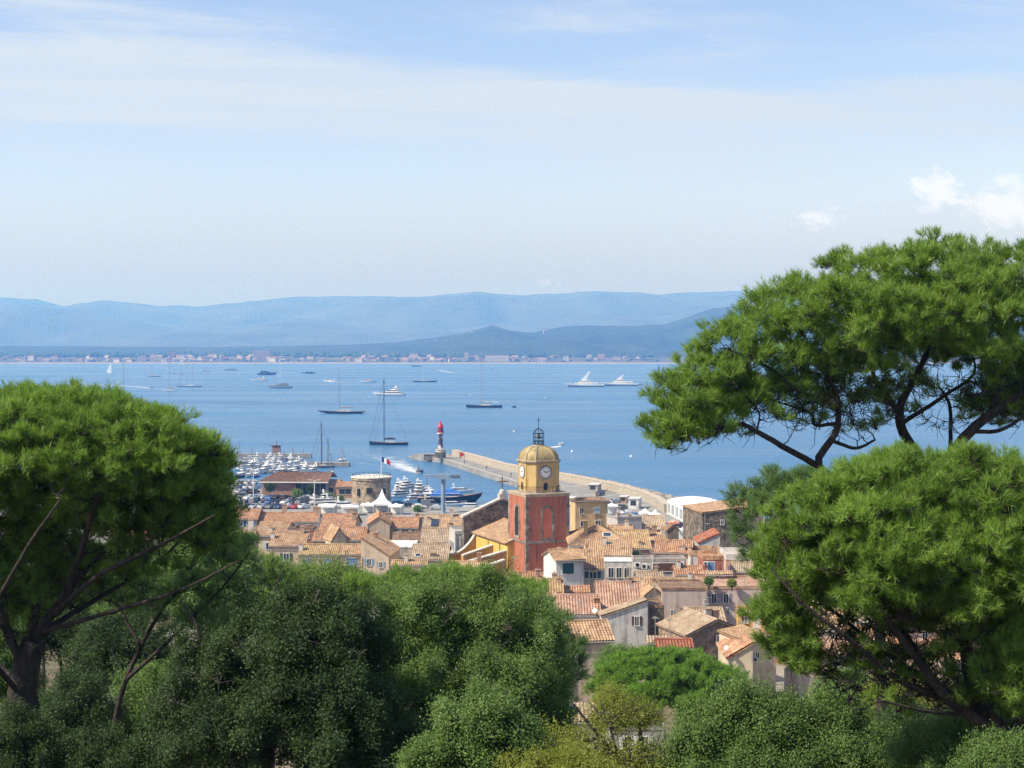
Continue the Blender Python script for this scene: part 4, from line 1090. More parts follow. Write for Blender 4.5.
# ---------------------------------------------------------------- port buildings
tp = ground(371.5, 505, QZ); s = tp.y / F
rt = empty('round_tower', (tp.x, tp.y, QZ), 0, 'squat round stone tower on the quay with a flat white roof', 'tower')
RT = 19.5 * s; zt2 = lambda py: at(371, py, tp.y - RT).z - QZ
m = MB().lathe([(RT * 1.06, -.2), (RT, 1.5), (RT * .98, zt2(482)), (RT * 1.03, zt2(481)), (RT * 1.03, zt2(478.8)), (RT * .9, zt2(478.8))], 40); m.build('wall', rubble('round_tower_stone', (.26, .21, .15), (.42, .35, .26), 1.4), rt)
m = MB().lathe([(RT * 1.05, zt2(478.75)), (RT * 1.05, zt2(478)), (RT * .7, zt2(477)), (.1, zt2(476.6))], 40); m.build('roof', pm('white_lime', (.66, .6, .5), var=.15, scale=.7), rt)
for px, p0, p1, wp in ((360.5, 489, 496, 2.2), (371, 488, 493, 5), (385, 489, 494, 2.2)):
    u = (px - 371.5) / 19.5; a = math.asin(u); c, s_ = math.sin(a), -math.cos(a)
    m = MB(); w_ = wp * s / 2
    m.extr([(c * RT * .96 + q * -s_ * w_, s_ * RT * .96 + q * c * w_, z) for q, z in ((-1, zt2(p1)), (1, zt2(p1)), (1, zt2(p0)), (-1, zt2(p0)))], (c * .75, s_ * .75, 0))
    m.build('window', darkm, rt)
m = MB()
for k in range(24):
    a = 2 * math.pi * k / 24; m.tube([(RT * .98 * math.cos(a), RT * .98 * math.sin(a), zt2(478)), (RT * .98 * math.cos(a), RT * .98 * math.sin(a), zt2(475.3))], .05, 4)
m.tube([(RT * .98 * math.cos(R(a)), RT * .98 * math.sin(R(a)), zt2(475.3)) for a in range(0, 361, 15)], .05, 4); m.build('railing', iron, rt)
fpz = at(381.5, 456, tp.y)
fl = empty('flagpole', (fpz.x, tp.y - 1, QZ + zt2(477.6)), 0, 'white flagpole with blue white red flag on the round tower', 'flagpole')
H_ = fpz.z - fl.location.z
MB().tube([(0, 0, -.5), (0, 0, H_)], [.14, .08]).build('pole', framem, fl)
fcol = [pm('flag_blue', (.02, .05, .3), var=.05), pm('flag_white', (.78, .78, .78), var=.03), pm('flag_red', (.6, .03, .04), var=.05)]
fw = 2.6
P = np.zeros((7, 31, 3))
flag = empty('flag', (.1, 0, H_ - 1.7)); flag.parent = fl
for i in range(3):
    xs_ = np.linspace(i / 3, (i + 1) / 3, 11); zs = np.linspace(0, 1.5, 7)
    XX, ZZ = np.meshgrid(xs_, zs)
    G = np.stack([XX * fw, .5 * XX * np.sin(XX * 9 + ZZ * .6), ZZ - XX * 1.1 + .15 * np.sin(XX * 11)], -1)
    sd_ = gridmesh('stripe', G, fcol[i], flag)
    md = sd_.modifiers.new('thick', 'SOLIDIFY'); md.thickness = .03
# harbour office: long low red brick block, tiled roof overhanging, recessed glazed bay
op = ground(262, 497, QZ); s = op.y / F
ho = empty('harbour_office', (op.x, op.y, QZ), -3, 'long low harbour office of dark red brick with an overhanging tiled roof', 'building')
W_ = 66 * s; ze_ = at(262, 481.2, op.y).z - QZ
brick = pm('red_brick', (.27, .155, .11), var=.25, scale=.6, rough=.9)
MB().box(0, 0, -.2, 34 * s, 9, ze_).build('wall', brick, ho)
MB().box(34 * s + .003, 1.6, -.2, W_, 9, ze_).build('wall', pm('grey_bay_wall', (.3, .28, .26), var=.2), ho)  # plain grey wall of the recessed bay
m = MB(); tile_slope(m, (-.8, -1.1, ze_ + .02), (W_ + .5, -1.1, ze_ + .02), (3, 8, ze_ + 2.3), (W_ + .5, 8, ze_ + 2.3), False); tile_slope(m, (W_ + .5, 16, ze_ + .1), (-.8, 16, ze_ + .1), (W_ + .5, 8, ze_ + 2.3), (3, 8, ze_ + 2.3), False)
m.build('roof', tilemat('clay_tiles_dull', [(.24, .14, .1), (.34, .21, .15), (.28, .17, .12), (.4, .27, .2)]), ho)
MB().box(-.85, -1.25, ze_ - .38, W_ + .5, -1.12, ze_ - .02).build('fascia', framem, ho)
m = MB()
for k in range(5): m.box(34.6 * s + k * 1.9, 1.45, .2, 34.6 * s + k * 1.9 + 1.5, 1.597, ze_ - .9)
m.build('window', glassm, ho)
MB().box(33.2 * s, -.9, -.2, 34.6 * s, 1.2, ze_ - .02).build('pillar', pm('dark_brick', (.12, .05, .045)), ho)
H(317, 338, 480, 484.5, 486, 'tan', (.56, .47, .33), 'cream two level harbour house with a wide tiled roof beside the round tower', name='harbour_house', yaw=-6, wins=[(331, 487.5, 492, 5), (321, 486, 488.5, 7)], gl=QZ + .8, slope=.3, rows=False)
H(336, 356, 482, 487, 480, 'orange', (.42, .25, .17), 'low glazed harbour wing between harbour house and round tower', name='harbour_house', wins=[(345, 489, 494, 12)], gl=QZ + .8, slope=.25, rows=False)
MB_ = None
# white marquee: long side wall with window bays, curved roof
m_a, m_b = ground(667, 513.5, QZ), ground(702, 531, QZ)
mq = empty('marquee', (m_a.x, m_a.y, QZ), 0, 'long white event marquee with curved roof beside the sea', 'tent')
ax = (m_b - m_a); ML = ax.length + 6; ax.normalize(); bx_ = Vector((-ax.y, ax.x, 0)); bx_ = bx_ if bx_.x > 0 else -bx_
canvas = pm('white_canvas', (.78, .78, .77), var=.06, scale=.5, rough=.6)
MW, EH, RH = 14.0, 3.9, 4.9
m = MB(); prof = [(MW * t, EH + (RH - EH) * (math.sin(math.pi * t) ** .8 if 0 < t < 1 else 0)) for t in [i / 14 for i in range(15)]]
m.extr([bx_ * x + Vector((0, 0, z)) for x, z in prof] , ax * ML); m.build('roof', canvas, mq)
m = MB().extr([(0, 0, -.1), bx_ * MW + Vector((0, 0, -.1)), bx_ * MW + Vector((0, 0, EH - .01)), (0, 0, EH - .01)], ax * ML); m.build('side_wall', canvas, mq)
for k in range(9):
    a0 = ax * (1.2 + k * (ML - 2) / 9); a1 = ax * (1.2 + k * (ML - 2) / 9 + 2.9); o = -bx_ * .05
    m = MB().extr([a0 + o + Vector((0, 0, .5)), a1 + o + Vector((0, 0, .5)), a1 + o + Vector((0, 0, 3.2)), a0 + o + Vector((0, 0, 3.2))], bx_ * .045); m.build('window', pm('tent_window', (.3, .33, .36), var=.25, scale=.6, rough=.3), mq)
m = MB()
for k in range(10): p = ax * (.3 + k * (ML - 2) / 9 + .5) - bx_ * .12; m.box(p.x - .12, p.y - .12, -.1, p.x + .12, p.y + .12, EH)
m.build('post', framem, mq)
# pagoda tents and flat white huts
def pagoda(px, py, wpx, label, peak=1.0, cat='tent', eh=2.6, group=None):
    p = ground(px, py, QZ); s = p.y / F; w_ = wpx * s / 2
    r = empty('pagoda_tent', p, rnd.uniform(-12, 12), label, cat, group)
    m = MB(); pr = [(1.0, 0), (.62, .16), (.36, .38), (.16, .68), (.02, 1.0)]; z0 = eh
    vs = []
    for q, t in pr: vs += [(-w_ * q, -w_ * q, z0 + t * w_ * 1.15 * peak), (w_ * q, -w_ * q, z0 + t * w_ * 1.15 * peak), (w_ * q, w_ * q, z0 + t * w_ * 1.15 * peak), (-w_ * q, w_ * q, z0 + t * w_ * 1.15 * peak)]
    m.add(vs, [(i * 4 + k, i * 4 + (k + 1) % 4, (i + 1) * 4 + (k + 1) % 4, (i + 1) * 4 + k) for i in range(4) for k in range(4)] + [(3, 2, 1, 0)])
    m.build('canopy', canvas, r)
    m = MB().box(-w_ + .02, -w_ + .02, z0 - .5, w_ - .02, w_ - .02, z0 - .003); m.build('valance', canvas, r)
    for sx in (-1, 1):
        for sy in (-1, 1):
            MB().tube([(sx * (w_ - .15), sy * (w_ - .15), 0), (sx * (w_ - .15), sy * (w_ - .15), z0 - .5)], .06).build('leg', framem, r)
    m = MB().box(-w_ + .1, w_ - .2, 0, w_ - .1, w_ - .12, z0 - .5); m.build('back_wall', canvas, r)
    return r
G_ = 'white pagoda tents on the quay'
pagoda(382, 512, 19, 'tall white pagoda tent with the sharpest peak, below the round tower', 1.3, group=G_)
pagoda(368, 513, 14, 'low white tent left of the sharp peaked one', .25, group=G_)
pagoda(350, 515, 17, 'flat white tent between the parked cars and the low tent', .18, group=G_)
pagoda(327, 514, 18, 'wide flat white tent nearest the parked cars', .18, group=G_)
pagoda(396, 514, 14, 'small white tent right of the sharp peaked one', .25, group=G_)
pagoda(645, 522, 11, 'white pagoda tent on the jetty root, left of the pair', .75, group=G_)
pagoda(655, 524, 12, 'white pagoda tent on the jetty root, right of the pair', .75, group=G_)
pagoda(612, 514, 11, 'rounded white tent beside the ochre yellow house', .4, group=G_)
pagoda(684, 540, 12, 'bluish white tent below the red parasol', .5, group=G_)
def hut(px, py, wpx, hpx, dp, c, label, name='kiosk', cat='kiosk', roofc=(.6, .6, .58)):
    p = ground(px, py, QZ); s = p.y / F; w_ = wpx * s / 2; hh = hpx * s
    r = empty(name, p, -14, label, cat)
    MB().box(-w_, 0, 0, w_, dp, hh).build('wall', plaster(c), r)
    MB().box(-w_ - .2, -.3, hh + .003, w_ + .2, dp + .2, hh + .22).build('roof', plaster(roofc), r)
    MB().box(-w_ * .6, -.04, hh * .35, w_ * .5, -.003, hh * .85).build('window', glassm, r)
hut(623, 503, 8, 6, 4, (.36, .24, .17), 'brown wooden hut against the sea wall')
hut(633.5, 509, 10.5, 10, 5, (.66, .66, .65), 'white box shaped kiosk with dark awning on the jetty root')
hut(593, 492, 10, 7, 6, (.4, .36, .32), 'stone harbour hut where the jetty meets the quay')
hut(560, 504, 26, 5.5, 6, (.62, .62, .63), 'long white shed half hidden behind the bell tower', name='shed', cat='shed')
# red parasol
p = ground(673.5, 532, QZ); pr_ = empty('parasol', p, 0, 'red and cream parasol in front of the white marquee', 'parasol')
MB().tube([(0, 0, 0), (0, 0, 3.0)], .05).build('pole', framem, pr_)
MB().lathe([(1.7, 2.3), (1.1, 2.75), (.05, 3.1), (.02, 3.25)], 10).build('canopy', pm('parasol_cloth', (.5, .1, .07), c2=(.7, .55, .42), scale=1.1, detail=0), pr_)
# boat crane
p = ground(443.2, 513, QZ); s = p.y / F; zc = lambda py: at(443, py, p.y).z - QZ
bc = empty('boat_crane', p, 0, 'blue grey boat crane with one thick column and a flat jib', 'crane')
steel = pm('crane_steel', (.2, .27, .36), var=.12, scale=.6, rough=.5)
MB().lathe([(2.8 * s, 0), (2.5 * s, .3), (2.25 * s, .35), (2.2 * s, zc(479))], 20).build('column', steel, bc)
MB().box(-5.5 * s, -1.3, zc(479), 7 * s, 1.3, zc(474)).build('slewing_head', steel, bc)
m = MB().extr([(-5.5 * s, -.7, zc(478.5)), (-5.5 * s, -.7, zc(474.5)), (-19 * s, -.7, zc(474.6)), (-19 * s, -.7, zc(475.8))], (0, 1.4, 0)); m.build('jib', steel, bc)
MB().box(9 * s, -1.1, zc(478.3), 17 * s, 1.1, zc(475)).build('counterweight', pm('crane_dark', (.1, .14, .19)), bc)
MB().box(6.8 * s, -.3, zc(477.2), 9.1 * s, .3, zc(476)).build('tail_beam', steel, bc)
MB().tube([(-16 * s, 0, zc(475.5)), (-16 * s, 0, zc(490))], .06).build('hoist_cable', iron, bc)
# quay lamp posts
def lamp(px, py0, py1, label, group='lamp posts on the quay'):
    p = ground(px, py0, QZ); hh = at(px, py1, p.y).z - QZ
    r = empty('lamp_post', p, 0, label, 'lamp post', group)
    MB().tube([(0, 0, 0), (0, 0, hh)], [.16, .1]).build('pole', framem, r)
    m = MB()
    for sx in (-1, 1): m.tube([(0, 0, hh - .3), (sx * .7, 0, hh), (sx * 1.5, 0, hh + .05)], .05)
    m.build('arm', framem, r)
    for sx in (-1, 1): MB().box(sx * 1.5 - .4, -.15, hh - .02, sx * 1.5 + .4, .15, hh + .12).build('lamp_head', acm, r)
lamp(253.5, 503, 469, 'tall white lamp post in the car park, left of the harbour office')
lamp(314.5, 507, 480, 'tall white lamp post before the end of the harbour office')
lamp(425, 507, 494, 'lamp post on the quay left of the boat crane')
lamp(700, 540, 500, 'thin lamp post beside the white marquee')
lamp(244, 512, 496, 'short lamp post at the pine end of the car park')

# ---------------------------------------------------------------- boats
def paint(k, c, rough=.3): return pm('boat_' + k, c, var=.06, scale=.8, rough=rough, spec=.5)
PW, PN, PG, PB, PT, PC = paint('white', (.78, .78, .77)), paint('navy', (.012, .02, .045)), paint('grey', (.3, .32, .34)), paint('blue', (.03, .12, .36)), paint('teak', (.34, .2, .1), .7), paint('cream', (.66, .6, .48))
PD = paint('dark_glass', (.02, .025, .03), .12)
mastm = pm('mast_alloy', (.32, .33, .36), var=.1, rough=.4, metal=.5); mastd = pm('mast_carbon', (.035, .04, .05), var=.2, rough=.4); mastw = pm('mast_white', (.7, .7, .7), var=.05)
foam = newmat('wake_foam')
def hull_mb(Lh, B, Hs, Hb, over=.06, counter=.05, n=14):
    """hull along x, bow at +L/2; Hs stern freeboard, Hb bow freeboard; over = overhang of bow at deck level"""
    m = MB(); ring = []
    for i in range(n + 1):
        t = i / n
        b = B / 2 * (min(1, .78 + .5 * t) if t < .45 else 1) * (1 - max(0, (t - .45) / .55) ** 2.2)
        b = max(b, .02)
        z = Hs + (Hb - Hs) * t ** 1.8 - .25 * Hs * math.sin(math.pi * t) * .5
        xd = -Lh / 2 + Lh * t
        xw = -Lh / 2 * (1 - 2 * counter) + Lh * (1 - counter - over) * t
        ring.append([(xd, -b, z), (xd * .7 + xw * .3, -b * .97, z * .55), (xw, -b * .8, -.02), (xw, 0, -.5), (xw, b * .8, -.02), (xd * .7 + xw * .3, b * .97, z * .55), (xd, b, z)])
    vs = [p for r in ring for p in r]; k = 7
    fs = [(i * k + j, (i + 1) * k + j, (i + 1) * k + j + 1, i * k + j + 1) for i in range(n) for j in range(k - 1)]
    fs += [(0, 1, 2, 3, 4, 5, 6)]
    m.add(vs, fs)
    d = MB(); dv = []
    for r in ring: dv += [(r[0][0], r[0][1] * .985, r[0][2] - .03), (r[6][0], r[6][1] * .985, r[6][2] - .03)]
    d.add(dv, [(2 * i, 2 * i + 1, 2 * i + 3, 2 * i + 2) for i in range(n)])
    return m, d, (lambda x: Hs + (Hb - Hs) * ((x + Lh / 2) / Lh) ** 1.8 - .125 * Hs * math.sin(math.pi * (x + Lh / 2) / Lh))
def cabin_mb(x0, x1, w0, w1, z0, z1, rake0=.5, rake1=.5, r=.86):
    """deckhouse tapering upwards, front (x1) and back (x0) raked"""
    return MB().add([(x0, -w0, z0), (x1, -w1, z0), (x1, w1, z0), (x0, w0, z0), (x0 + rake0, -w0 * r, z1), (x1 - rake1, -w1 * r, z1), (x1 - rake1, w1 * r, z1), (x0 + rake0, w0 * r, z1)],
                    [(3, 2, 1, 0), (4, 5, 6, 7), (0, 1, 5, 4), (1, 2, 6, 5), (2, 3, 7, 6), (3, 0, 4, 7)])
def band_mb(x0, x1, w0, w1, z0, z1, rake0, rake1, r, a, b, g=.03):
    """dark window band round a deckhouse between heights a..b (fractions), standing 3 cm proud"""
    L_ = lambda t: (x0 + rake0 * t - g, x1 - rake1 * t + g, w0 * (1 + (r - 1) * t) + g, w1 * (1 + (r - 1) * t) + g, z0 + (z1 - z0) * t)
    p, q = L_(a), L_(b)
    return MB().add([(p[0], -p[2], p[4]), (p[1], -p[3], p[4]), (p[1], p[3], p[4]), (p[0], p[2], p[4]), (q[0], -q[2], q[4]), (q[1], -q[3], q[4]), (q[1], q[3], q[4]), (q[0], q[2], q[4])],
                    [(0, 1, 5, 4), (1, 2, 6, 5), (2, 3, 7, 6), (3, 0, 4, 7)])
def sailboat(px, py, lpx, label, hull=PN, mast_px=None, mast_top=None, yaw=180, mat=mastm, masts=None, cab=True, boom=True, sail=None, deck=PT, fb=.06, over=.1, name='sailing_yacht', group=None, awn=None, mw=None, stays=True, proto=None):
    """masts: list of (px, top py) seen from the viewer; hull length from its width in the photograph's pixels at its distance"""
    p = ground(px, py, 0); s = p.y / F; Lh = lpx * s; B = max(2.6, Lh * .19)
    r = empty(name, p, yaw, label, 'sailing boat', group)
    fbd = max(.9, Lh * fb)
    hm_, dm_, zd = hull_mb(Lh, B, fbd * .9, fbd * 1.15, over, over * .8)
    hm_.build('hull', hull, r, smooth=True); dm_.build('deck', deck, r)
    sg = math.cos(R(yaw)); sg = 1 if sg >= 0 else -1
    if cab:
        c0, c1 = -Lh * .18, Lh * .12
        z0 = zd(0) - .05; hh = max(.6, Lh * .028)
        cabin_mb(c0, c1, B * .26, B * .16, z0, z0 + hh, .3, hh * 1.6).build('cabin', PW, r)
        band_mb(c0, c1, B * .26, B * .16, z0, z0 + hh, .3, hh * 1.6, .86, .35, .8).build('window', PD, r)
    for i, (mpx, mtop) in enumerate(masts or []):
        x = (mpx - px) * s * sg; hm = at(CX, mtop, p.y).z
        rad = mw or max(.16, hm * .0062)
        mo = MB().tube([(x, 0, .2), (x, 0, hm)], [rad, rad * .65]).build('mast', mat, r)
        sp_ = MB()
        for q in (.38, .62, .8): sp_.tube([(x - .2, -B * .42 * (1.1 - q * .6), hm * q), (x, 0, hm * q + .1), (x - .2, B * .42 * (1.1 - q * .6), hm * q)], rad * .4, 4)
        sp_.build('spreader', mat, mo)
        if boom:
            bl = Lh * .3 if i == 0 else Lh * .2; zb = fbd + Lh * .06
            MB().tube([(x, 0, zb), (x - bl, 0, zb + .1)], rad * .8).build('boom', mat, r)
            MB().tube([(x - .3, 0, zb + rad * 1.3), (x - bl * .5, 0, zb + rad * 2.4), (x - bl * .96, 0, zb + rad * 1.2)], [rad * 1.3, rad * 1.5, rad * .8], 7).build('furled_sail', sail or PG, r)
        if stays and i == 0:
            st = MB(); sr = max(.035, rad * .16)
            st.tube([(x, 0, hm * .98), (Lh * .485, 0, zd(Lh * .48))], sr * 1.6, 4); st.tube([(x, 0, hm * .98), (-Lh * .48, 0, zd(-Lh * .48))], sr, 4)
            st.tube([(x, 0, hm * .74), (Lh * .36, 0, zd(Lh * .36))], sr * 1.3, 4)
            for y in (-1, 1): st.tube([(x, 0, hm * .97), (x - .3, y * B * .42, hm * .6), (x - .3, y * B * .47, zd(x))], sr, 4)
            st.build('rigging', mastd if mat is mastd else mat, r)
    if awn:
        MB().box(-Lh * .4, -B * .3, fbd + 2.2, -Lh * .02, B * .3, fbd + 2.45).build('awning', PW, r)
    m = MB()
    for k in range(12):
        x = -Lh * .46 + Lh * .92 * k / 11
        for y in (-1, 1):
            t = (x + Lh / 2) / Lh; b = B / 2 * (min(1, .78 + .5 * t) if t < .45 else 1) * (1 - max(0, (t - .45) / .55) ** 2.2)
            m.tube([(x, y * b * .95, zd(x) - .05), (x, y * b * .95, zd(x) + .75)], .03, 4)
    m.build('railing', mastm, r)
    return r
def motoryacht(px, py, lpx, label, hull=PW, yaw=180, decks=2, name='motor_yacht', arch=True, group=None, sup=PW, fb=.075, mastpx=None, spec=None, cat='motor yacht', L_m=None):
    p = ground(px, py, 0); s = p.y / F; Lh = L_m or lpx * s; B = max(2.2, Lh * .22)
    r = empty(name, p, yaw, label, cat, group)
    f = max(.8, Lh * fb)
    hm_, dm_, zd = hull_mb(Lh, B, f * .75, f * 1.35, .12, .02)
    hm_.build('hull', hull, r, smooth=True); dm_.build('deck', PT if Lh > 14 else sup, r)
    z = f * .85; x0, x1 = -Lh * .36, Lh * .24; hh = max(.7, Lh * .05)
    for d in range(decks):
        w0, w1 = B * (.4 - .05 * d), B * (.3 - .05 * d)
        c = cabin_mb(x0, x1, w0, w1, z, z + hh, hh * .3, hh * 1.7).build('cabin', sup, r)
        band_mb(x0, x1, w0, w1, z, z + hh, hh * .3, hh * 1.7, .86, .3, .86).build('window', PD, c)
        MB().box(x0 - Lh * .05, -w0 * .95, z + hh + .003, x1 - hh * 1.9, w0 * .95, z + hh + .1).build('deck_roof', sup, r)
        z += hh + .1; x0, x1 = x0 + Lh * .05, x1 - Lh * .14
    if arch:
        a = MB(); 
        for y in (-1, 1): a.extr([(x0 + .1, y * B * .28, z - .1), (x0 + hh * .8, y * B * .28, z - .1), (x0 + hh * .1, y * B * .26, z + hh), (x0 - hh * .5, y * B * .26, z + hh)], (0, y * -.12, 0))
        a.box(x0 - hh * .5, -B * .27, z + hh, x0 + hh * .25, B * .27, z + hh + .16); a.tube([(x0, 0, z + hh), (x0 - .2, 0, z + hh * 2.2)], .06)
        a.lathe([(.05, z + hh + .2), (.35, z + hh + .45), (.3, z + hh + .7), (.05, z + hh + .85)], 8, x0 - .1, B * .14)
        a.build('radar_arch', sup, r)
    if mastpx:
        hm = at(CX, mastpx, p.y).z; MB().tube([(0, 0, z - .4), (-.4, 0, hm)], max(.2, hm * .006)).build('mast', mastw, r)
    m = MB(); prev = None
    for k in range(9):
        x = Lh * (.02 + .46 * k / 8); t = (x + Lh / 2) / Lh; b = B / 2 * (1 - max(0, (t - .45) / .55) ** 2.2) * .96
        for y in (-1, 1): m.tube([(x, y * b, zd(x) - .04), (x, y * b, zd(x) + .65)], .025, 4)
        if prev:
            for y in (-1, 1): m.tube([(prev[0], y * prev[1], prev[2]), (x, y * b, zd(x) + .65)], .028, 4)
        prev = (x, b, zd(x) + .65)
    m.build('railing', mastm, r)
    return r
# foam: white water broken up by noise, thinning towards its edges because the sheet itself is ragged
m_, n_, l_, b_ = foam
g = n_.new('ShaderNodeNewGeometry'); t = n_.new('ShaderNodeTexNoise'); t.inputs['Scale'].default_value = .16; t.inputs['Detail'].default_value = 9; t.inputs['Roughness'].default_value = .7
l_.new(g.outputs['Position'], t.inputs['Vector'])
a_n = n_.new('ShaderNodeAttribute'); a_n.attribute_name = 'cover'
mt = n_.new('ShaderNodeMath'); mt.operation = 'MULTIPLY_ADD'; mt.inputs[1].default_value = 2.6; mt.inputs[2].default_value = -1.3; l_.new(t.outputs[0], mt.inputs[0])
ad = n_.new('ShaderNodeMath'); ad.operation = 'ADD'; l_.new(mt.outputs[0], ad.inputs[0]); l_.new(a_n.outputs['Fac'], ad.inputs[1])
cl_ = n_.new('ShaderNodeMapRange'); cl_.inputs[1].default_value = .12; cl_.inputs[2].default_value = .95; l_.new(ad.outputs[0], cl_.inputs[0])
b_.inputs['Base Color'].default_value = (.72, .76, .78, 1); b_.inputs['Roughness'].default_value = .8
l_.new(cl_.outputs[0], b_.inputs['Alpha'])
foam = m_
def wake(pts, widths, strength, label_, z=.06):
    """pts: pixel positions on the water; a strip with foam cover falling off to both sides and with age"""
    P = [ground(a, b, z) for a, b in pts]
    n = 40; rows = []; cov = []
    ts = np.linspace(0, 1, n); seg = np.linspace(0, 1, len(P))
    X = np.interp(ts, seg, [p.x for p in P]); Y = np.interp(ts, seg, [p.y for p in P]); Wd = np.interp(ts, seg, widths) * 1.4; St = np.interp(ts, seg, strength)
    dx, dy = np.gradient(X), np.gradient(Y); ll_ = np.hypot(dx, dy); nx, ny = -dy / ll_, dx / ll_
    for q in np.linspace(-1, 1, 9):
        rows.append(np.stack([X + nx * Wd * q / 2, Y + ny * Wd * q / 2, np.full(n, z)], -1)); cov.append((St + .15) * (1 - abs(q) ** 1.5) - (abs(q) ** 2) * .9)
    o = gridmesh('boat_wake', np.array(rows), foam)
    a = o.data.attributes.new('cover', 'FLOAT', 'POINT'); a.data.foreach_set('value', np.array(cov).astype(np.float32).ravel())
    return tag(o, label_, 'wake', kind='stuff')

sailboat(342, 413.5, 50, 'long dark hulled classic sloop with pale deckhouse anchored in mid bay, bow to the left', PN, masts=[(339, 366)], mat=mastm, over=.2, fb=.055, yaw=180, sail=PG, mw=.34)
sailboat(388.5, 445, 39.5, 'black sloop with thick black mast and stays, nearest the lighthouse', PN, masts=[(384, 378)], mat=mastd, over=.02, fb=.085, yaw=176, sail=mastd, mw=.26)
sailboat(484, 407.5, 37, 'dark hulled sailing yacht with long white awning, right of the bay centre', PN, masts=[(481.5, 352)], mat=mastm, over=.03, fb=.07, awn=1, yaw=180, mw=.32, stays=False)
sailboat(425, 382, 26, 'low dark sailing yacht close under the far shore, right of the white motor yacht', PN, masts=[(423, 368)], mat=mastw, fb=.05, yaw=0, boom=False, stays=False)
sailboat(153.5, 376.8, 15, 'small dark yacht with one mast, left of the anchored ketch', PG, masts=[(152, 361)], fb=.07, mw=.4, stays=False)
sailboat(170, 391, 17, 'white hulled sloop anchored in front of the ketch', PW, masts=[(169.5, 360)], fb=.07, mw=.34, stays=False, yaw=178)
sailboat(189, 387, 27, 'long grey three masted yacht anchored at the left', PG, masts=[(180.5, 365), (187, 362), (192.7, 358)], fb=.06, mw=.34, stays=False, boom=False, deck=PW)
sailboat(207, 371.3, 9, 'tiny grey yacht under the far shore, right of the three masted yacht', PG, masts=[(203.5, 349)], fb=.07, mw=.5, stays=False)
sailboat(130, 398, 16, 'grey sloop half hidden behind the top of the left pine', PG, masts=[(123, 361)], fb=.07, mw=.34, stays=False, yaw=165)
sailboat(178, 374.3, 11, 'faint grey yacht far out between the two anchored sloops', PG, masts=[(177, 366)], fb=.06, stays=False, boom=False)
sailboat(322, 467.6, 26, 'dark two masted wooden boat lying along the stone mole', PN, masts=[(321.5, 422), (328, 437)], mat=mastd, over=.1, fb=.06, yaw=184, mw=.2, deck=PT)
motoryacht(389, 395.5, 34, 'large white motor yacht with dark raked mast, in mid bay', PW, decks=3, yaw=172)
motoryacht(280, 388, 25, 'grey motor yacht with a tall thin mast, centre left of the bay', PG, decks=2, sup=PG, mastpx=358, fb=.09)
motoryacht(267, 374.8, 20, 'dark blue motor yacht below the far shore', paint('dark_blue', (.02, .05, .13)), decks=2, sup=paint('steel_blue', (.1, .16, .26)), yaw=4, fb=.1)
motoryacht(259, 381, 18, 'white motor yacht in front of the dark blue one', PW, decks=2, yaw=178)
motoryacht(308.5, 373.4, 15.5, 'low black yacht under the far shore, left of centre', PN, decks=1, sup=PN, arch=False, fb=.05)
motoryacht(330, 381.8, 13, 'white speeding motor boat with wake, left of the white ferry', PW, decks=1, yaw=182, fb=.12)
motoryacht(369, 382.4, 17, 'blunt white passenger ferry left of the large motor yacht', PW, decks=2, yaw=0, fb=.12, arch=False, name='passenger_ferry', cat='ferry')
motoryacht(230, 370.3, 16, 'faint low grey vessel under the far shore, right of the tiny yacht', PG, decks=1, sup=PG, arch=False, fb=.04)
motoryacht(440, 370.6, 6, 'tiny white motor boat running under the far shore', PW, decks=1, arch=False, fb=.12)
motoryacht(416, 366.6, 10, 'tiny dark boat lying at the far beach', PN, decks=1, sup=PG, arch=False, fb=.09)
motoryacht(561, 445, 5.5, 'small white motor boat behind the bell cage', PW, decks=1, arch=False, fb=.12, yaw=200)
motoryacht(514, 407.4, 5, 'little dark tender right of the awning yacht', PN, decks=1, sup=PN, arch=False, fb=.1, name='tender', cat='tender')
motoryacht(151.5, 387.8, 3.4, 'tiny dark speedboat at the end of the wake on the left', PN, decks=1, sup=PG, arch=False, fb=.13, yaw=10, name='speedboat', cat='speedboat')
motoryacht(420, 472.6, 8, 'dark speedboat coming in past the jetty head with a white wake', PN, decks=1, sup=PG, arch=True, fb=.13, yaw=-25, name='speedboat', cat='speedboat')
motoryacht(492, 369.5, 4, 'tiny grey boat under the far shore near the awning yacht mast', PG, decks=1, sup=PG, arch=False, fb=.12)
motoryacht(640, 384.9, 7, 'grey tender astern of the right hand white yacht', PG, decks=1, sup=PG, arch=False, fb=.1, name='tender', cat='tender')
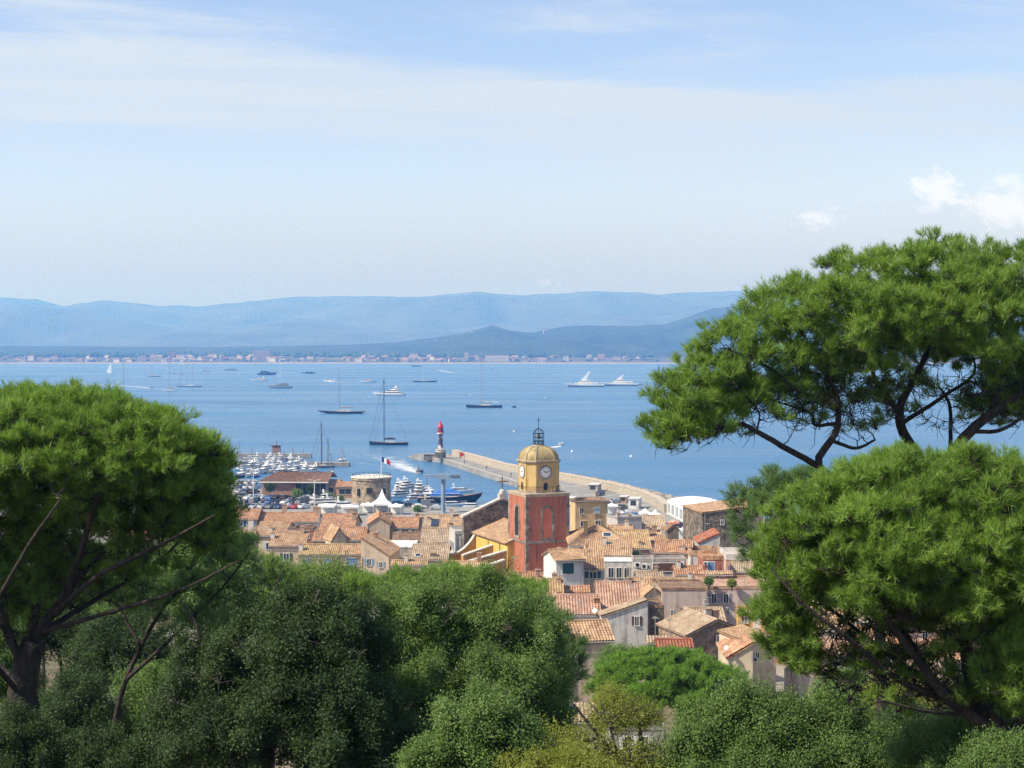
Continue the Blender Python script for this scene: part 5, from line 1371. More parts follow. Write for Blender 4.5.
# two long white yachts, each with a swept back mast house
def swept_yacht(px, py, lpx, label, hh, k):
    p = ground(px, py, 0); s = p.y / F; Lh = lpx * s
    r = empty('cruise_yacht', p, 180, label, 'cruise yacht', 'long white yachts left of the right pine')
    hm_, dm_, zd = hull_mb(Lh, 9, 2.9, 4.8, .16, .02, 24); hm_.build('hull', PW, r, smooth=True); dm_.build('deck', PW, r)
    MB().box(-Lh * .46, -4.1, -.3, Lh * .38, 4.1, .7).build('dark_low_band', PN, r)  # dark navy band low along the hull
    cabin_mb(-Lh * .36, Lh * .24, 3.4, 2.4, 3.2, 5.6, 1, 5).build('cabin', PW, r); band_mb(-Lh * .36, Lh * .24, 3.4, 2.4, 3.2, 5.6, 1, 5, .86, .4, .75).build('window', PD, r)
    x = Lh * .02
    cabin_mb(x - 10 * k, x + 5 * k, 2.6, 2.0, 5.61, 8, 1, 3).build('cabin', PW, r); band_mb(x - 10 * k, x + 5 * k, 2.6, 2.0, 5.61, 8, 1, 3, .86, .35, .8).build('window', PD, r)
    MB().extr([(x + 3 * k, -1.3, 7.9), (x - 4 * k, -1.3, 7.9), (x - 8.5 * k, -.8, hh), (x - 7 * k, -.8, hh)], (0, 2.4, 0)).build('mast_house', PW, r)
swept_yacht(584, 386.8, 42, 'long white yacht with a tall swept back mast, left one below the far shore', 19, 1.0)
swept_yacht(619, 385.8, 40, 'long white yacht with a shorter swept back mast, right one below the far shore', 14, .85)
# sails
def sail_dinghy(px, py, hpx, label, col, w=.35):
    p = ground(px, py, 0); s = p.y / F; h = hpx * s; r = empty('sailing_dinghy', p, 10, label, 'sailing boat')
    hm_, dm_, _ = hull_mb(h * .7, h * .2, h * .06, h * .08); hm_.build('hull', PW, r); dm_.build('deck', PW, r)
    MB().tube([(h * .05, 0, 0), (h * .05, 0, h)], h * .012).build('mast', mastm, r)
    m = MB(); m.extr([(h * .04, 0, h * .1), (-h * w, h * .04, h * .12), (-h * w * .55, h * .06, h * .55), (h * .03, 0, h)], (0, .08, 0)); m.build('sail', col, r)
sail_dinghy(111, 374, 11, 'small boat under a full white sail at the far left', PW, .4)
sail_dinghy(659, 376, 12, 'small boat with a tall navy sail beside the right pine', paint('sail_navy', (.02, .05, .12), .8), .22)
wake([(323, 381.5), (350, 382.6), (378, 381.5)], [10, 22, 26], [.75, .35, .1], 'thin white wake between the motor boat and the ferry')
wake([(151, 387.9), (135, 386.6), (110, 385.6), (90, 385)], [6, 14, 22, 26], [.9, .6, .35, .1], 'long thin white wake behind the tiny speedboat at the left')
wake([(440, 370.6), (452, 372.6), (480, 373.6)], [8, 24, 40], [.7, .35, .1], 'faint wake under the far shore')
wake([(419, 473), (410, 469.8), (400, 465.4), (391, 461), (383, 457.5), (368, 455.2)], [3, 11, 17, 20, 24, 30], [.75, .6, .4, .25, .1, -.05], 'broad curved white wake behind the incoming speedboat')
wake([(418, 474), (400, 470), (380, 466), (355, 462)], [2, 3, 4, 5], [.2, .25, .2, .05], 'thin second line of the curved wake')
wake([(561, 446), (556, 446.8), (549, 447.6)], [2, 7, 10], [.9, .7, .3], 'short wake behind the bell cage')
for px, py in ((514, 432), (545, 398), (470, 395), (572, 452), (631, 457)):
    p = ground(px, py, 0); b = MB().lathe([(.3, -.2), (.55, .1), (.5, .5), (.1, .8), (.06, 1.4)], 10).build('mooring_buoy', PW, None, p)
    tag(b, {514: 'white mooring buoy straight above the bell cage', 545: 'white mooring buoy below the left swept mast yacht', 470: 'white mooring buoy left of the awning yacht', 572: 'white mooring buoy right of the bell tower dome', 631: 'white mooring buoy left of the hanging pine tip'}[px], 'buoy', 'mooring buoys')
# yachts stern-to at the quay beyond the round tower
YQ = 'white yachts moored stern to the inner quay'
for i, (px, py, l, yw, lab, dk) in enumerate([
    (402, 489, 17, 80, 'white motor yacht touching the round tower, first of the moored row', 2), (411, 491, 18, 62, 'white motor yacht second from the round tower in the moored row', 3),
    (421, 494, 20, 84, 'white motor yacht left of the crane column, widest of the moored row', 3), (431, 497, 18, 84, 'white motor yacht directly left of the crane column', 2),
    (404, 497, 15, 30, 'small white motor yacht lying in front of the moored row by the round tower', 2), (418, 501, 14, 20, 'low white motor boat lying across in front of the moored row', 2)]):
    motoryacht(px, py, l, lab, PW, yaw=yw, decks=dk, group=YQ, L_m=[15, 16, 17, 15, 11, 9][i])
nv = motoryacht(450, 502.5, 68, 'navy hulled yacht under a bright blue cover, bow towards the church', PN, yaw=4, decks=1, sup=PW, fb=.11, L_m=21)
cov = pm('blue_tarp', (.04, .16, .5), var=.2, scale=1.2, rough=.6)
MB().extr([(-6.5, -1.9, 2.3), (4.2, -1.5, 2.6), (3.4, -1.2, 3.3), (.5, -1.0, 4.15), (-3, -1.0, 4.0), (-6.4, -1.5, 3.0)], (0, 3.4, 0)).build('cover', cov, nv)
motoryacht(462, 492, 17, 'slim white yacht beyond the navy one', PW, yaw=6, decks=1, L_m=9)
motoryacht(455, 506, 22, 'small white boat in front of the navy yacht', PW, yaw=10, decks=1, arch=False, L_m=8)
motoryacht(474, 508, 18, 'open white boat under the navy bow', PC, yaw=-10, decks=1, arch=False, L_m=7)
# stone mole and the two big boats at the marina's left
p = ground(326, 467, 0); s = p.y / F
ml = MB().box(-20 * s, 0, -1, 22 * s, 5, 1.5).build('stone_mole', pm('mole_stone', (.2, .18, .15), c2=(.36, .32, .26), scale=.5), None, (p.x, p.y + 4, 0)); tag(ml, 'short dark stone mole closing the marina', 'mole')
p = ground(275, 457.5, 0)
ml = MB().box(-32, 0, -1, 16, 4, 1.6).build('stone_mole', MATS['mole_stone'], None, (p.x, p.y, 0)); tag(ml, 'long outer mole behind the marina boats', 'mole')
p = ground(276, 456.5, 0); sh = empty('harbour_hut', (p.x, p.y + 1, 1.6), 0, 'brick harbour light hut on the outer mole', 'hut')
MB().box(-1.8, -1.2, 0, 1.8, 1.2, 3.2).build('wall', brick, sh); MB().box(-2.6, -1.6, 3.2, 2.6, 1.6, 3.5).build('roof', PD, sh); MB().tube([(0, 0, 3.5), (0, 0, 5.4)], .25).build('light_post', PT, sh)
motoryacht(248, 462, 30, 'big white motor yacht at the outer mole beside the left pine', PW, yaw=183, decks=2, L_m=15)
motoryacht(254, 464.6, 20, 'blue motor yacht in front of the big white one by the left pine', PB, yaw=182, decks=2, sup=paint('pale_blue', (.3, .42, .6)), L_m=12)
# the marina: rows of small boats, each an object; five kinds are built once and copied
protos = []
for k, (hc, dk, Lm, ar) in enumerate([(PW, 1, 9, True), (PW, 2, 11, True), (PN, 1, 9, False), (PB, 1, 8, True), (PC, 1, 7.5, False), (PW, 1, 7, False)]):
    protos.append([motoryacht(-2000, 500, 10, 'x', hc, yaw=0, decks=dk, L_m=Lm, arch=ar, name='motor_boat', cat='motor boat', group='small boats moored in the marina', fb=.1), 0, ['white open', 'white two deck', 'navy hulled', 'blue hulled', 'cream', 'low white'][k]])
rows_m = [(461.5, 268, 302, 6.2, 'the row along the outer mole'), (465.2, 243, 306, 6.8, 'the second marina row'), (469, 242, 312, 6.6, 'the third marina row'), (473, 241, 318, 6.6, 'the fourth marina row'),
          (477, 240, 260, 7.0, 'the nearest marina row')]
ORD = ['first', 'second', 'third', 'fourth', 'fifth', 'sixth', 'seventh', 'eighth', 'ninth', 'tenth', 'eleventh', 'twelfth', 'thirteenth', 'fourteenth', 'fifteenth', 'sixteenth', 'seventeenth', 'eighteenth', 'nineteenth', 'twentieth']
rb = random.Random(21)
for py, x0, x1, st, rn in rows_m:
    px = x0; i = 0
    while px < x1:
        pr = protos[rb.choice([0, 1, 1, 2, 2, 3, 3, 4, 5])]
        c = copy_tree(pr[0])
        g = ground(px + rb.uniform(-.6, .6), py + rb.uniform(-.5, .5), 0)
        c.location = g; c.rotation_euler = (0, 0, R(rb.choice([80, -100]) + rb.uniform(-16, 16))); k = rb.uniform(.85, 1.2); c.scale = (k, k, k)
        c['label'] = '%s motor boat, %s from the left in %s' % (pr[2], ORD[i], rn)
        px += st * rb.uniform(.85, 1.2); i += 1
def kill(o):
    for ch in list(o.children): kill(ch)
    bpy.data.objects.remove(o)
for pr in protos: kill(pr[0])
# a few bare masts in the marina
for px, py, top, lab in ((239, 470, 441, 'white sloop with bare mast beside the left pine, outer marina'), (292, 463, 446, 'white sloop with bare mast at the outer mole'), (342, 461, 446, 'small sloop with bare mast beyond the stone mole'), (330, 474, 452, 'white sloop with bare mast behind the harbour office roof'),
                          (252, 468, 447, 'white sloop with bare mast in front of the blue motor yacht'), (262, 472, 452, 'small sloop with thin mast left of the harbour office roof'), (273, 466, 446, 'white sloop with bare mast below the brick harbour hut'), (284, 470, 450, 'sloop with thin mast between the second and fourth marina rows'),
                          (303, 466, 449, 'sloop with thin mast next to the stone mole'), (311, 471, 452, 'white sloop with thin mast right behind the office roof ridge'), (246, 476, 456, 'low sloop with thin mast nearest the left pine')):
    sailboat(px, py, 16, lab, PW, masts=[(px, top)], fb=.07, yaw=75, mw=.1, deck=PW)
# white boats ashore and moored between car park and round tower
for i, (px, py, yw, lab) in enumerate([(322, 505, 12, 'white motor boat ashore left of the plank shed'), (334, 507.5, 6, 'white motor boat ashore, middle of three'), (346, 508.5, -8, 'white motor boat ashore nearest the round tower'), (330, 503, 30, 'white motor boat ashore behind the other three')]):
    b = motoryacht(px, py, 14, lab, PW, yaw=yw, decks=1 + i % 2, L_m=7.5, group='white boats standing on the quay', name='motor_boat', cat='motor boat')
    b.location = ground(px, py, QZ); b.location.z = QZ + .5
    m = MB()
    for x in (-2, 1.5):
        for y in (-.6, .6): m.tube([(x, y, -.5), (x * .95, y * .5, .1)], .08)
    m.build('cradle', iron, b)

# ---------------------------------------------------------------- cars
carp = {'white': (.74, .74, .74), 'silver': (.42, .44, .46), 'black': (.015, .016, .02), 'dark blue': (.02, .04, .12), 'red': (.42, .03, .03), 'grey': (.14, .15, .16), 'blue': (.05, .14, .34)}
tyre = pm('tyre_rubber', (.02, .02, .02), rough=.9); rimm = pm('wheel_rim', (.4, .4, .42), rough=.35, metal=.8)
lampm = pm('headlamp', (.7, .7, .68), rough=.15); tailm = pm('tail_lamp', (.35, .01, .01), rough=.2)
def car(colname, van=False):
    m_ = pm('car_paint_' + colname, carp[colname], var=.03, scale=2, rough=.25, spec=.6)
    r = empty('parked_van' if van else 'parked_car', (-900, 500, 0), 0, 'x', 'van' if van else 'car')
    if van: prof = [(-2.4, .35), (-2.45, 1.0), (-2.35, 2.0), (-2.2, 2.2), (1.1, 2.2), (1.5, 2.05), (2.1, 1.15), (2.5, .95), (2.55, .4)]; HW = .95
    else: prof = [(-2.1, .35), (-2.15, .75), (-2.05, .98), (-1.55, 1.02), (-1.15, 1.42), (.3, 1.45), (1.05, 1.0), (1.9, .85), (2.12, .65), (2.12, .35)]; HW = .86
    b = MB(); n = len(prof)
    vs = []
    for y in (-1, 1):
        for x, z in prof: vs.append((x, y * HW * (.8 if z > 1.05 else 1.0), z))
    b.add(vs, [tuple(range(n)), tuple(range(2 * n - 1, n - 1, -1))] + [(i, n + i, n + (i + 1) % n, (i + 1) % n) for i in range(n)]); b.build('body', m_, r)
    g = MB()
    if van:
        g.extr([(1.53, -.74, 1.98), (2.06, -.78, 1.2), (2.06, .78, 1.2), (1.53, .74, 1.98)], (.03, 0, .02))
        for y in (-1, 1): g.extr([(.5, y * .8, 1.3), (1.75, y * .8, 1.3), (1.35, y * .78, 1.95), (.5, y * .78, 1.95)], (0, y * .04, 0))
    else:
        g.extr([(.34, -.62, 1.42), (1.02, -.66, 1.03), (1.02, .66, 1.03), (.34, .62, 1.42)], (.03, 0, .025)); g.extr([(-1.17, -.62, 1.4), (-1.53, -.66, 1.05), (-1.53, .66, 1.05), (-1.17, .62, 1.4)], (-.03, 0, .025))
        for y in (-1, 1): g.extr([(-1.4, y * .695, 1.07), (.85, y * .695, 1.07), (.25, y * .69, 1.38), (-1.1, y * .69, 1.38)], (0, y * .03, 0))
    g.build('window', PD, r)
    for x in (-1.3, 1.32):
        for y in (-1, 1):
            w_ = MB(); o = [(x + .33 * math.cos(a), y * HW * .97, .33 + .33 * math.sin(a)) for a in [k * math.pi / 7 for k in range(14)]]; w_.extr(o, (0, y * .06, 0)); wh = w_.build('wheel', tyre, r)
            w_ = MB(); o = [(x + .2 * math.cos(a), y * (HW * .97 + .062), .33 + .2 * math.sin(a)) for a in [k * math.pi / 5 for k in range(10)]]; w_.extr(o, (0, y * .015, 0)); w_.build('rim', rimm, wh)
    xf, xb, zz = (2.5, -2.44, .8) if van else (2.06, -2.13, .68)
    for y in (-1, 1):
        MB().box(xf - .05, y * .62 - .16, zz - .08, xf + .1, y * .62 + .16, zz + .08).build('headlight', lampm, r); MB().box(xb - .05, y * .66 - .14, zz - .02, xb + .06, y * .66 + .14, zz + .16).build('tail_light', tailm, r)
    return r
cars = {k: car(k) for k in carp}; vans = {k: car(k, True) for k in ('white', 'grey')}
rc = random.Random(5)
CG = 'cars parked on the harbour quay'
for py, x0, x1, st, rn in ((484.5, 242, 258, 6.8, 'the row nearest the marina'), (489, 241, 259, 7.2, 'the row beside the harbour office end'), (493.5, 240, 258, 7.2, 'the row before the harbour office corner'),
                           (499.5, 241, 318, 7.4, 'the row under the harbour office wall'), (504, 240, 308, 7.6, 'the middle row of the car park'), (508.5, 246, 312, 7.9, 'the row just above the orange roofs')):
    px = x0; i = 0
    while px < x1:
        van = rc.random() < .12
        cn = rc.choice(['white', 'white', 'silver', 'silver', 'black', 'black', 'dark blue', 'grey', 'blue', 'blue', 'red' if rc.random() < .4 else 'grey'])
        if van: cn = rc.choice(['white', 'grey'])
        c = copy_tree((vans if van else cars)[cn]); c.location = ground(px, py, QZ)
        c.rotation_euler = (0, 0, R(rc.choice([62, -118]) + rc.uniform(-5, 5)))
        c['label'] = '%s %s, %s from the left in %s' % (cn, 'van' if van else 'car', ORD[i], rn); c['group'] = CG
        px += st * rc.uniform(.9, 1.12); i += 1
for px, py, yw, k, v, lab in ((429, 507, 5, 'silver', 1, 'silver grey van on the quay left of the crane foot'), (398, 505, 20, 'blue', 0, 'blue car on the quay below the moored yachts'), (410, 507, -5, 'black', 0, 'black car on the quay below the moored yachts'), (419, 508.5, 8, 'white', 0, 'white car on the quay nearest the crane foot'),
                           (437, 509.5, 0, 'silver', 0, 'silver car at the crane foot'), (615, 503, 40, 'silver', 0, 'silver car on the jetty root beside the brown hut'), (608, 506, 40, 'grey', 0, 'grey car on the jetty root, nearest the yellow house'), (622, 509, 60, 'black', 0, 'black car left of the white kiosk'), (600, 495.5, 60, 'dark blue', 0, 'dark blue car by the stone harbour hut'),
                           (678, 527, 30, 'black', 0, 'black car beside the red parasol'), (688, 531, 30, 'dark blue', 0, 'dark blue car by the marquee wall'), (628, 515, 30, 'white', 0, 'white car left of the pagoda tents'), (636, 517.5, 30, 'blue', 0, 'blue car just left of the pagoda tents')):
    if v: c = copy_tree(vans['grey' if k == 'silver' else k])
    else: c = copy_tree(cars[k])
    c.location = ground(px, py, QZ); c.rotation_euler = (0, 0, R(yw)); c['label'] = lab if not v else lab.replace('silver grey', 'grey'); c['group'] = CG
for d in (cars, vans):
    for o in d.values(): kill(o)

# ---------------------------------------------------------------- people on the jetty (a few pixels tall)
def person(px, py, label, cloth, yaw=0, z=QZ, i=0):
    me = bpy.data.meshes.new('person')
    J = [(0, 0, .95), (0, 0, 1.2), (0, 0, 1.42), (0, 0, 1.52), (0, .02, 1.66), (0, .01, 1.74), (.1, 0, .88), (.12, .06, .5), (.12, .0, .08), (.12, .16, .03), (-.1, 0, .88), (-.12, -.04, .5), (-.12, -.12, .08), (-.12, .04, .03),
         (.19, 0, 1.38), (.24, -.03, 1.1), (.26, .06, .85), (-.19, 0, 1.38), (-.24, .02, 1.1), (-.26, .08, .85)]
    E_ = [(0, 1), (1, 2), (2, 3), (3, 4), (4, 5), (0, 6), (6, 7), (7, 8), (8, 9), (0, 10), (10, 11), (11, 12), (12, 13), (2, 14), (14, 15), (15, 16), (2, 17), (17, 18), (18, 19)]
    RR = [.14, .13, .14, .06, .1, .08, .095, .065, .045, .04, .095, .065, .045, .04, .06, .045, .035, .06, .045, .035]
    me.from_pydata(J, E_, [])
    o = bpy.data.objects.new('person', me); COL.objects.link(o)
    sk = o.modifiers.new('skin', 'SKIN'); 
    for v, q in zip(me.skin_vertices[0].data, RR): v.radius = (q, q * .85)
    me.skin_vertices[0].data[0].use_root = True
    o.modifiers.new('smooth', 'SUBSURF').levels = 1
    me.materials.append(cloth)
    o.location = ground(px, py, z); o.rotation_euler = (0, 0, R(yaw))
    return tag(o, label, 'person', 'people strolling on the jetty')
for px, py, lab, c in ((464.5, 464.3, 'person in dark clothes walking on the jetty near the lighthouse', (.04, .04, .06)), (486.5, 470.2, 'person in dark blue clothes halfway along the jetty', (.03, .05, .12)), (511, 477, 'person in black near the bell tower on the jetty', (.02, .02, .02)), (449.5, 457.6, 'person in red beside the lighthouse foot', (.3, .05, .04))):
    person(px, py, lab, pm('cloth_%d' % px, c, var=.2), rnd.uniform(0, 360))

# a gull over the far hills
g = at(619, 286.5, 420.0); m = MB()
m.add([(-.1, 0, 0), (-.55, .12, .16), (-.62, -.12, .16), (-1.2, .05, .02), (.1, 0, 0), (.55, .12, .16), (.62, -.12, .16), (1.2, .05, .02), (0, .32, .02), (0, -.36, 0), (0, 0, .1), (0, 0, -.1)],
      [(10, 8, 1), (10, 1, 2), (10, 2, 9), (1, 3, 2), (10, 5, 8), (10, 6, 5), (10, 9, 6), (5, 6, 7), (11, 1, 8), (11, 2, 1), (11, 9, 2), (11, 8, 5), (11, 5, 6), (11, 6, 9), (1, 2, 3), (5, 7, 6)])
m.v = [tuple(x * .55 for x in v) for v in m.v]
tag(m.build('gull', pm('gull_grey', (.3, .27, .26)), None, g), 'single gull in flight above the far hills', 'bird')

# ---------------------------------------------------------------- the town on the far shore
FS = 'houses of the town on the far shore'
fcols = {'pink': (.34, .29, .26), 'ochre': (.36, .32, .25), 'white': (.55, .55, .53), 'terracotta': (.28, .22, .19), 'cream': (.44, .42, .37)}
fproto = {}
for k, c in fcols.items():
    for q, (w_, d_, h_) in enumerate(((16, 11, 8), (26, 12, 10))):
        r = empty('shore_house', (-3000, 4400, 3), 0, 'x', 'house', FS)
        MB().box(-w_ / 2, -d_ / 2, -3, w_ / 2, d_ / 2, h_).build('wall', plaster(c), r)
        m = MB().extr([(-w_ / 2 - .5, -d_ / 2 - .5, h_ - .01), (-w_ / 2 - .5, d_ / 2 + .5, h_ - .01), (-w_ / 2 - .5, 0, h_ + 2.6)], (w_ + 1, 0, 0)); m.build('roof', roofmat('brown' if q else 'pale'), r)
        m = MB()
        for i in range(int(w_ / 4)):
            for fl_ in range(int(h_ / 3)):
                x = -w_ / 2 + 2 + i * 4; m.box(x - .6, -d_ / 2 - .05, fl_ * 3 + 1, x + .6, -d_ / 2 - .003, fl_ * 3 + 2.4)
        m.build('window', PD, r)
        fproto[k, q] = r
rf_ = random.Random(8)
def where(px):
    for x, t in ((60, 'far left'), (130, 'above the white sail'), (200, 'behind the anchored yachts at the left'), (265, 'above the dark blue yacht'), (330, 'left of the mid bay sloop mast'), (400, 'above the white ferry'), (470, 'above the low dark yacht'), (540, 'right of the awning yacht mast'), (600, 'above the two swept mast yachts'), (660, 'left of the right pine')):
        if px < x: return t
    return 'behind the right pine'
NH_ = 0; UNSEEN = {20, 22, 28, 40, 41, 43, 45, 48, 65, 67, 73, 99, 104, 112, 127, 141, 147}
for zone, cnt in (((-10, 120), 20), ((120, 210), 18), ((160, 270), 30), ((270, 345), 14), ((345, 540), 46), ((540, 640), 14)):
    for i in range(cnt):
        px = rf_.uniform(*zone); Yh = rf_.choice((4442, 4475, 4510, 4545, 4585)) + rf_.uniform(-10, 10)
        k = rf_.choice(list(fcols) + ['white', 'cream', 'cream', 'ochre']); q = rf_.random() < .35
        sc = rf_.uniform(.5, 1.05); rz, sz = rf_.uniform(-35, 35), rf_.uniform(.8, 1.2); NH_ += 1
        if NH_ + 9 in UNSEEN: continue        # wholly behind its neighbours
        c = copy_tree(fproto[k, int(q)]); x = (px - CX) / F * Yh
        c.location = (x, Yh, 2.5 + max(0, Yh - 4432) * .069); c.rotation_euler = (0, 0, R(rz)); c.scale = (sc, sc, sc * sz)
        c['label'] = 'tiny %s %shouse of the far shore town, %s' % (k, 'long ' if q else '', where(px))
for o in fproto.values(): kill(o)
# landmark buildings over there
for px, wpx, hpx, c, lab, Yh in ((566, 5, 5, 'white', 'brightest white block on the far shore, above the left swept mast yacht', 4480), (497, 24, 6.5, 'white', 'long white hotel with arcades on the far shore, right of the awning yacht mast', 4450), (466, 4, 9, 'cream', 'pale square tower on the far shore', 4470), (262, 17, 8, 'pink', 'large pink block at the end of the far shore town, above the dark blue yacht', 4560), (172, 6, 9, 'terracotta', 'tall terracotta block on the far shore above the white sloop', 4450)):
    s = Yh / F; x = (px - CX) * s; w_, h_ = wpx * s, hpx * s
    r = empty('shore_building', (x, Yh, 2.5 + max(0, Yh - 4432) * .069), 0, lab, 'building', 'larger buildings on the far shore')
    MB().box(-w_ / 2, 0, -2, w_ / 2, 14, h_).build('wall', plaster(fcols[c]), r); MB().box(-w_ / 2 - .6, -.6, h_ + .01, w_ / 2 + .6, 14.6, h_ + 1.2).build('roof', roofmat('orange'), r)
    m = MB()
    for i in range(max(1, int(w_ / 5))):
        for k in range(max(1, int(h_ / 4))): x_ = -w_ / 2 + 2.5 + i * 5; m.box(x_ - 1, -.08, k * 4 + .8, x_ + 1, -.003, k * 4 + 3)
    m.build('window', PD, r)
s = 7050 / F
r = empty('hill_tower', (at(492, 330, 6400).x, 6395, at(492, 326, 6400).z - 6), 0, 'small ruined castle tower on the wooded ridge', 'tower')
MB().box(-7, -7, -6, 7, 7, 17).build('wall', plaster((.3, .25, .2)), r); m = MB()
for x in (-6, 0, 6):
    for y in (-6, 6): m.box(x - 1.2, y - 1.2, 17.003, x + 1.2, y + 1.2, 20)
m.build('battlement', plaster((.3, .25, .2)), r)
for i, (px, py, D_) in enumerate(((572, 343, 6000), (668, 347.5, 5800), (472, 333, 6250), (545, 332, 6200), (586, 330, 6200), (436, 341, 6050), (530, 339, 6000), (605, 337, 6050), (393, 351, 6200), (366, 352, 5750))):
    p = at(px, py, D_); r = empty('hill_villa', p, rf_.uniform(-30, 30), 'tiny white villa in the far hills, ' + ['above the two swept mast yachts', 'beside the right pine', 'left under the castle tower', 'right of the castle tower', 'on the crest above the swept mast yachts', 'low left of the castle tower', 'below the castle tower to the right', 'in the middle of the wooded slope', 'straight above the white ferry', 'above the mid bay sloop mast'][i], 'house', 'villas on the far hills')
    MB().box(-5, 0, -25, 5, 7, 4).build('wall', plaster((.42, .4, .37)), r); MB().extr([(-5.4, -.5, 4.01), (-5.4, 7.5, 4.01), (-5.4, 3.5, 5.8)], (10.8, 0, 0)).build('roof', roofmat('pale'), r)

# ---------------------------------------------------------------- far woods
def woods(name, n, ymin, ymax, zf_, size, mat, label, seed, xw=.5):
    rs = np.random.RandomState(seed)
    Y = rs.uniform(ymin, ymax, n); X = rs.uniform(-xw, xw, n) * Y
    keep = fbm(X * .006, Y * .004, 3, seed) > -.25
    X, Y = X[keep], Y[keep]; n = len(X)
    Z = zf_(X, Y); s = rs.uniform(.55, 1.35, n) * size
    base = np.array([(0, 0, 1.15), (.9, 0, .45), (.45, .8, .55), (-.45, .8, .4), (-.9, 0, .5), (-.45, -.8, .5), (.45, -.8, .42), (0, 0, -.2)])
    tri = np.array([(0, 1, 2), (0, 2, 3), (0, 3, 4), (0, 4, 5), (0, 5, 6), (0, 6, 1), (7, 2, 1), (7, 3, 2), (7, 4, 3), (7, 5, 4), (7, 6, 5), (7, 1, 6)])
    V = base[None] * (s[:, None, None] * rs.uniform(.75, 1.3, (n, 8, 3))) + np.stack([X, Y, Z], -1)[:, None]
    V = V[:, tri].reshape(-1, 3)
    o = npmesh(name, V, 3, mat, None, np.repeat(rs.rand(n), 12))
    return tag(o, label, 'woods', kind='stuff')
wm1 = leafmat('far_wood', (.02, .05, .015), (.07, .11, .035), .1, .8)
woods('far_woods', 3000, 4600, 5600, lambda x, y: 14.5 + (y - 4600) * .003, 8.5, wm1, 'belt of trees between the houses of the far shore', 3)
woods('far_woods', 1500, 5000, 6300, lambda x, y: 15 - (y - 5000) * .003, 11, wm1, 'woods on the plain behind the far shore town', 4)

# ---------------------------------------------------------------- trees
woods('shore_trees', 700, 4436, 4600, lambda x, y: 2 + np.maximum(0, y - 4432) * .069, 4.6, wm1, 'small trees scattered between the houses of the far shore town', 6)
barkp = pm('pine_bark', (.018, .015, .013), c2=(.075, .06, .05), scale=5, rough=.95, bump=.8, detail=8, stretch=(1, 1, .35))
barkl = pm('grey_bark', (.03, .027, .024), c2=(.1, .088, .075), scale=6, rough=.95, bump=.6, detail=8, stretch=(1, 1, .35))
NEED = leafmat('needles', (.085, .16, .022), (.31, .46, .09), .42, .38)
NEED_B = leafmat('needles_bluish', (.075, .145, .04), (.21, .33, .095), .42, .38)
NEED_U = leafmat('needles_umbrella', (.1, .19, .024), (.24, .42, .06), .4, .5)
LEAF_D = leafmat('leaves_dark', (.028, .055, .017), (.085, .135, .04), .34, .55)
LEAF_O = leafmat('leaves_olive', (.085, .15, .036), (.22, .33, .095), .42, .55)
LEAF_Y = leafmat('leaves_yellow_green', (.18, .21, .035), (.34, .37, .08), .5, .6)
LEAF_G = leafmat('leaves_bright', (.1, .17, .035), (.24, .34, .085), .46, .55)
def unit(a): return a / np.maximum(1e-9, np.linalg.norm(a, axis=-1, keepdims=True))
def spline(pts, n):
    """smooth curve through control points (rows: x, y, z, radius)"""
    P = np.array(pts, float); k = len(P)
    if k == 2: t = np.linspace(0, 1, n)[:, None]; return P[0] * (1 - t) + P[1] * t
    Q = np.vstack([2 * P[0] - P[1], P, 2 * P[-1] - P[-2]]); out_ = []
    m = max(2, n // (k - 1))
    for i in range(k - 1):
        a, b, c, d = Q[i:i + 4]
        for t in np.linspace(0, 1, m, endpoint=(i == k - 2)):
            out_.append(.5 * (2 * b + (c - a) * t + (2 * a - 5 * b + 4 * c - d) * t * t + (3 * b - a - 3 * c + d) * t ** 3))
    o = np.array(out_); o[:, 3] = np.maximum(o[:, 3], .004); return o
TREES = 0
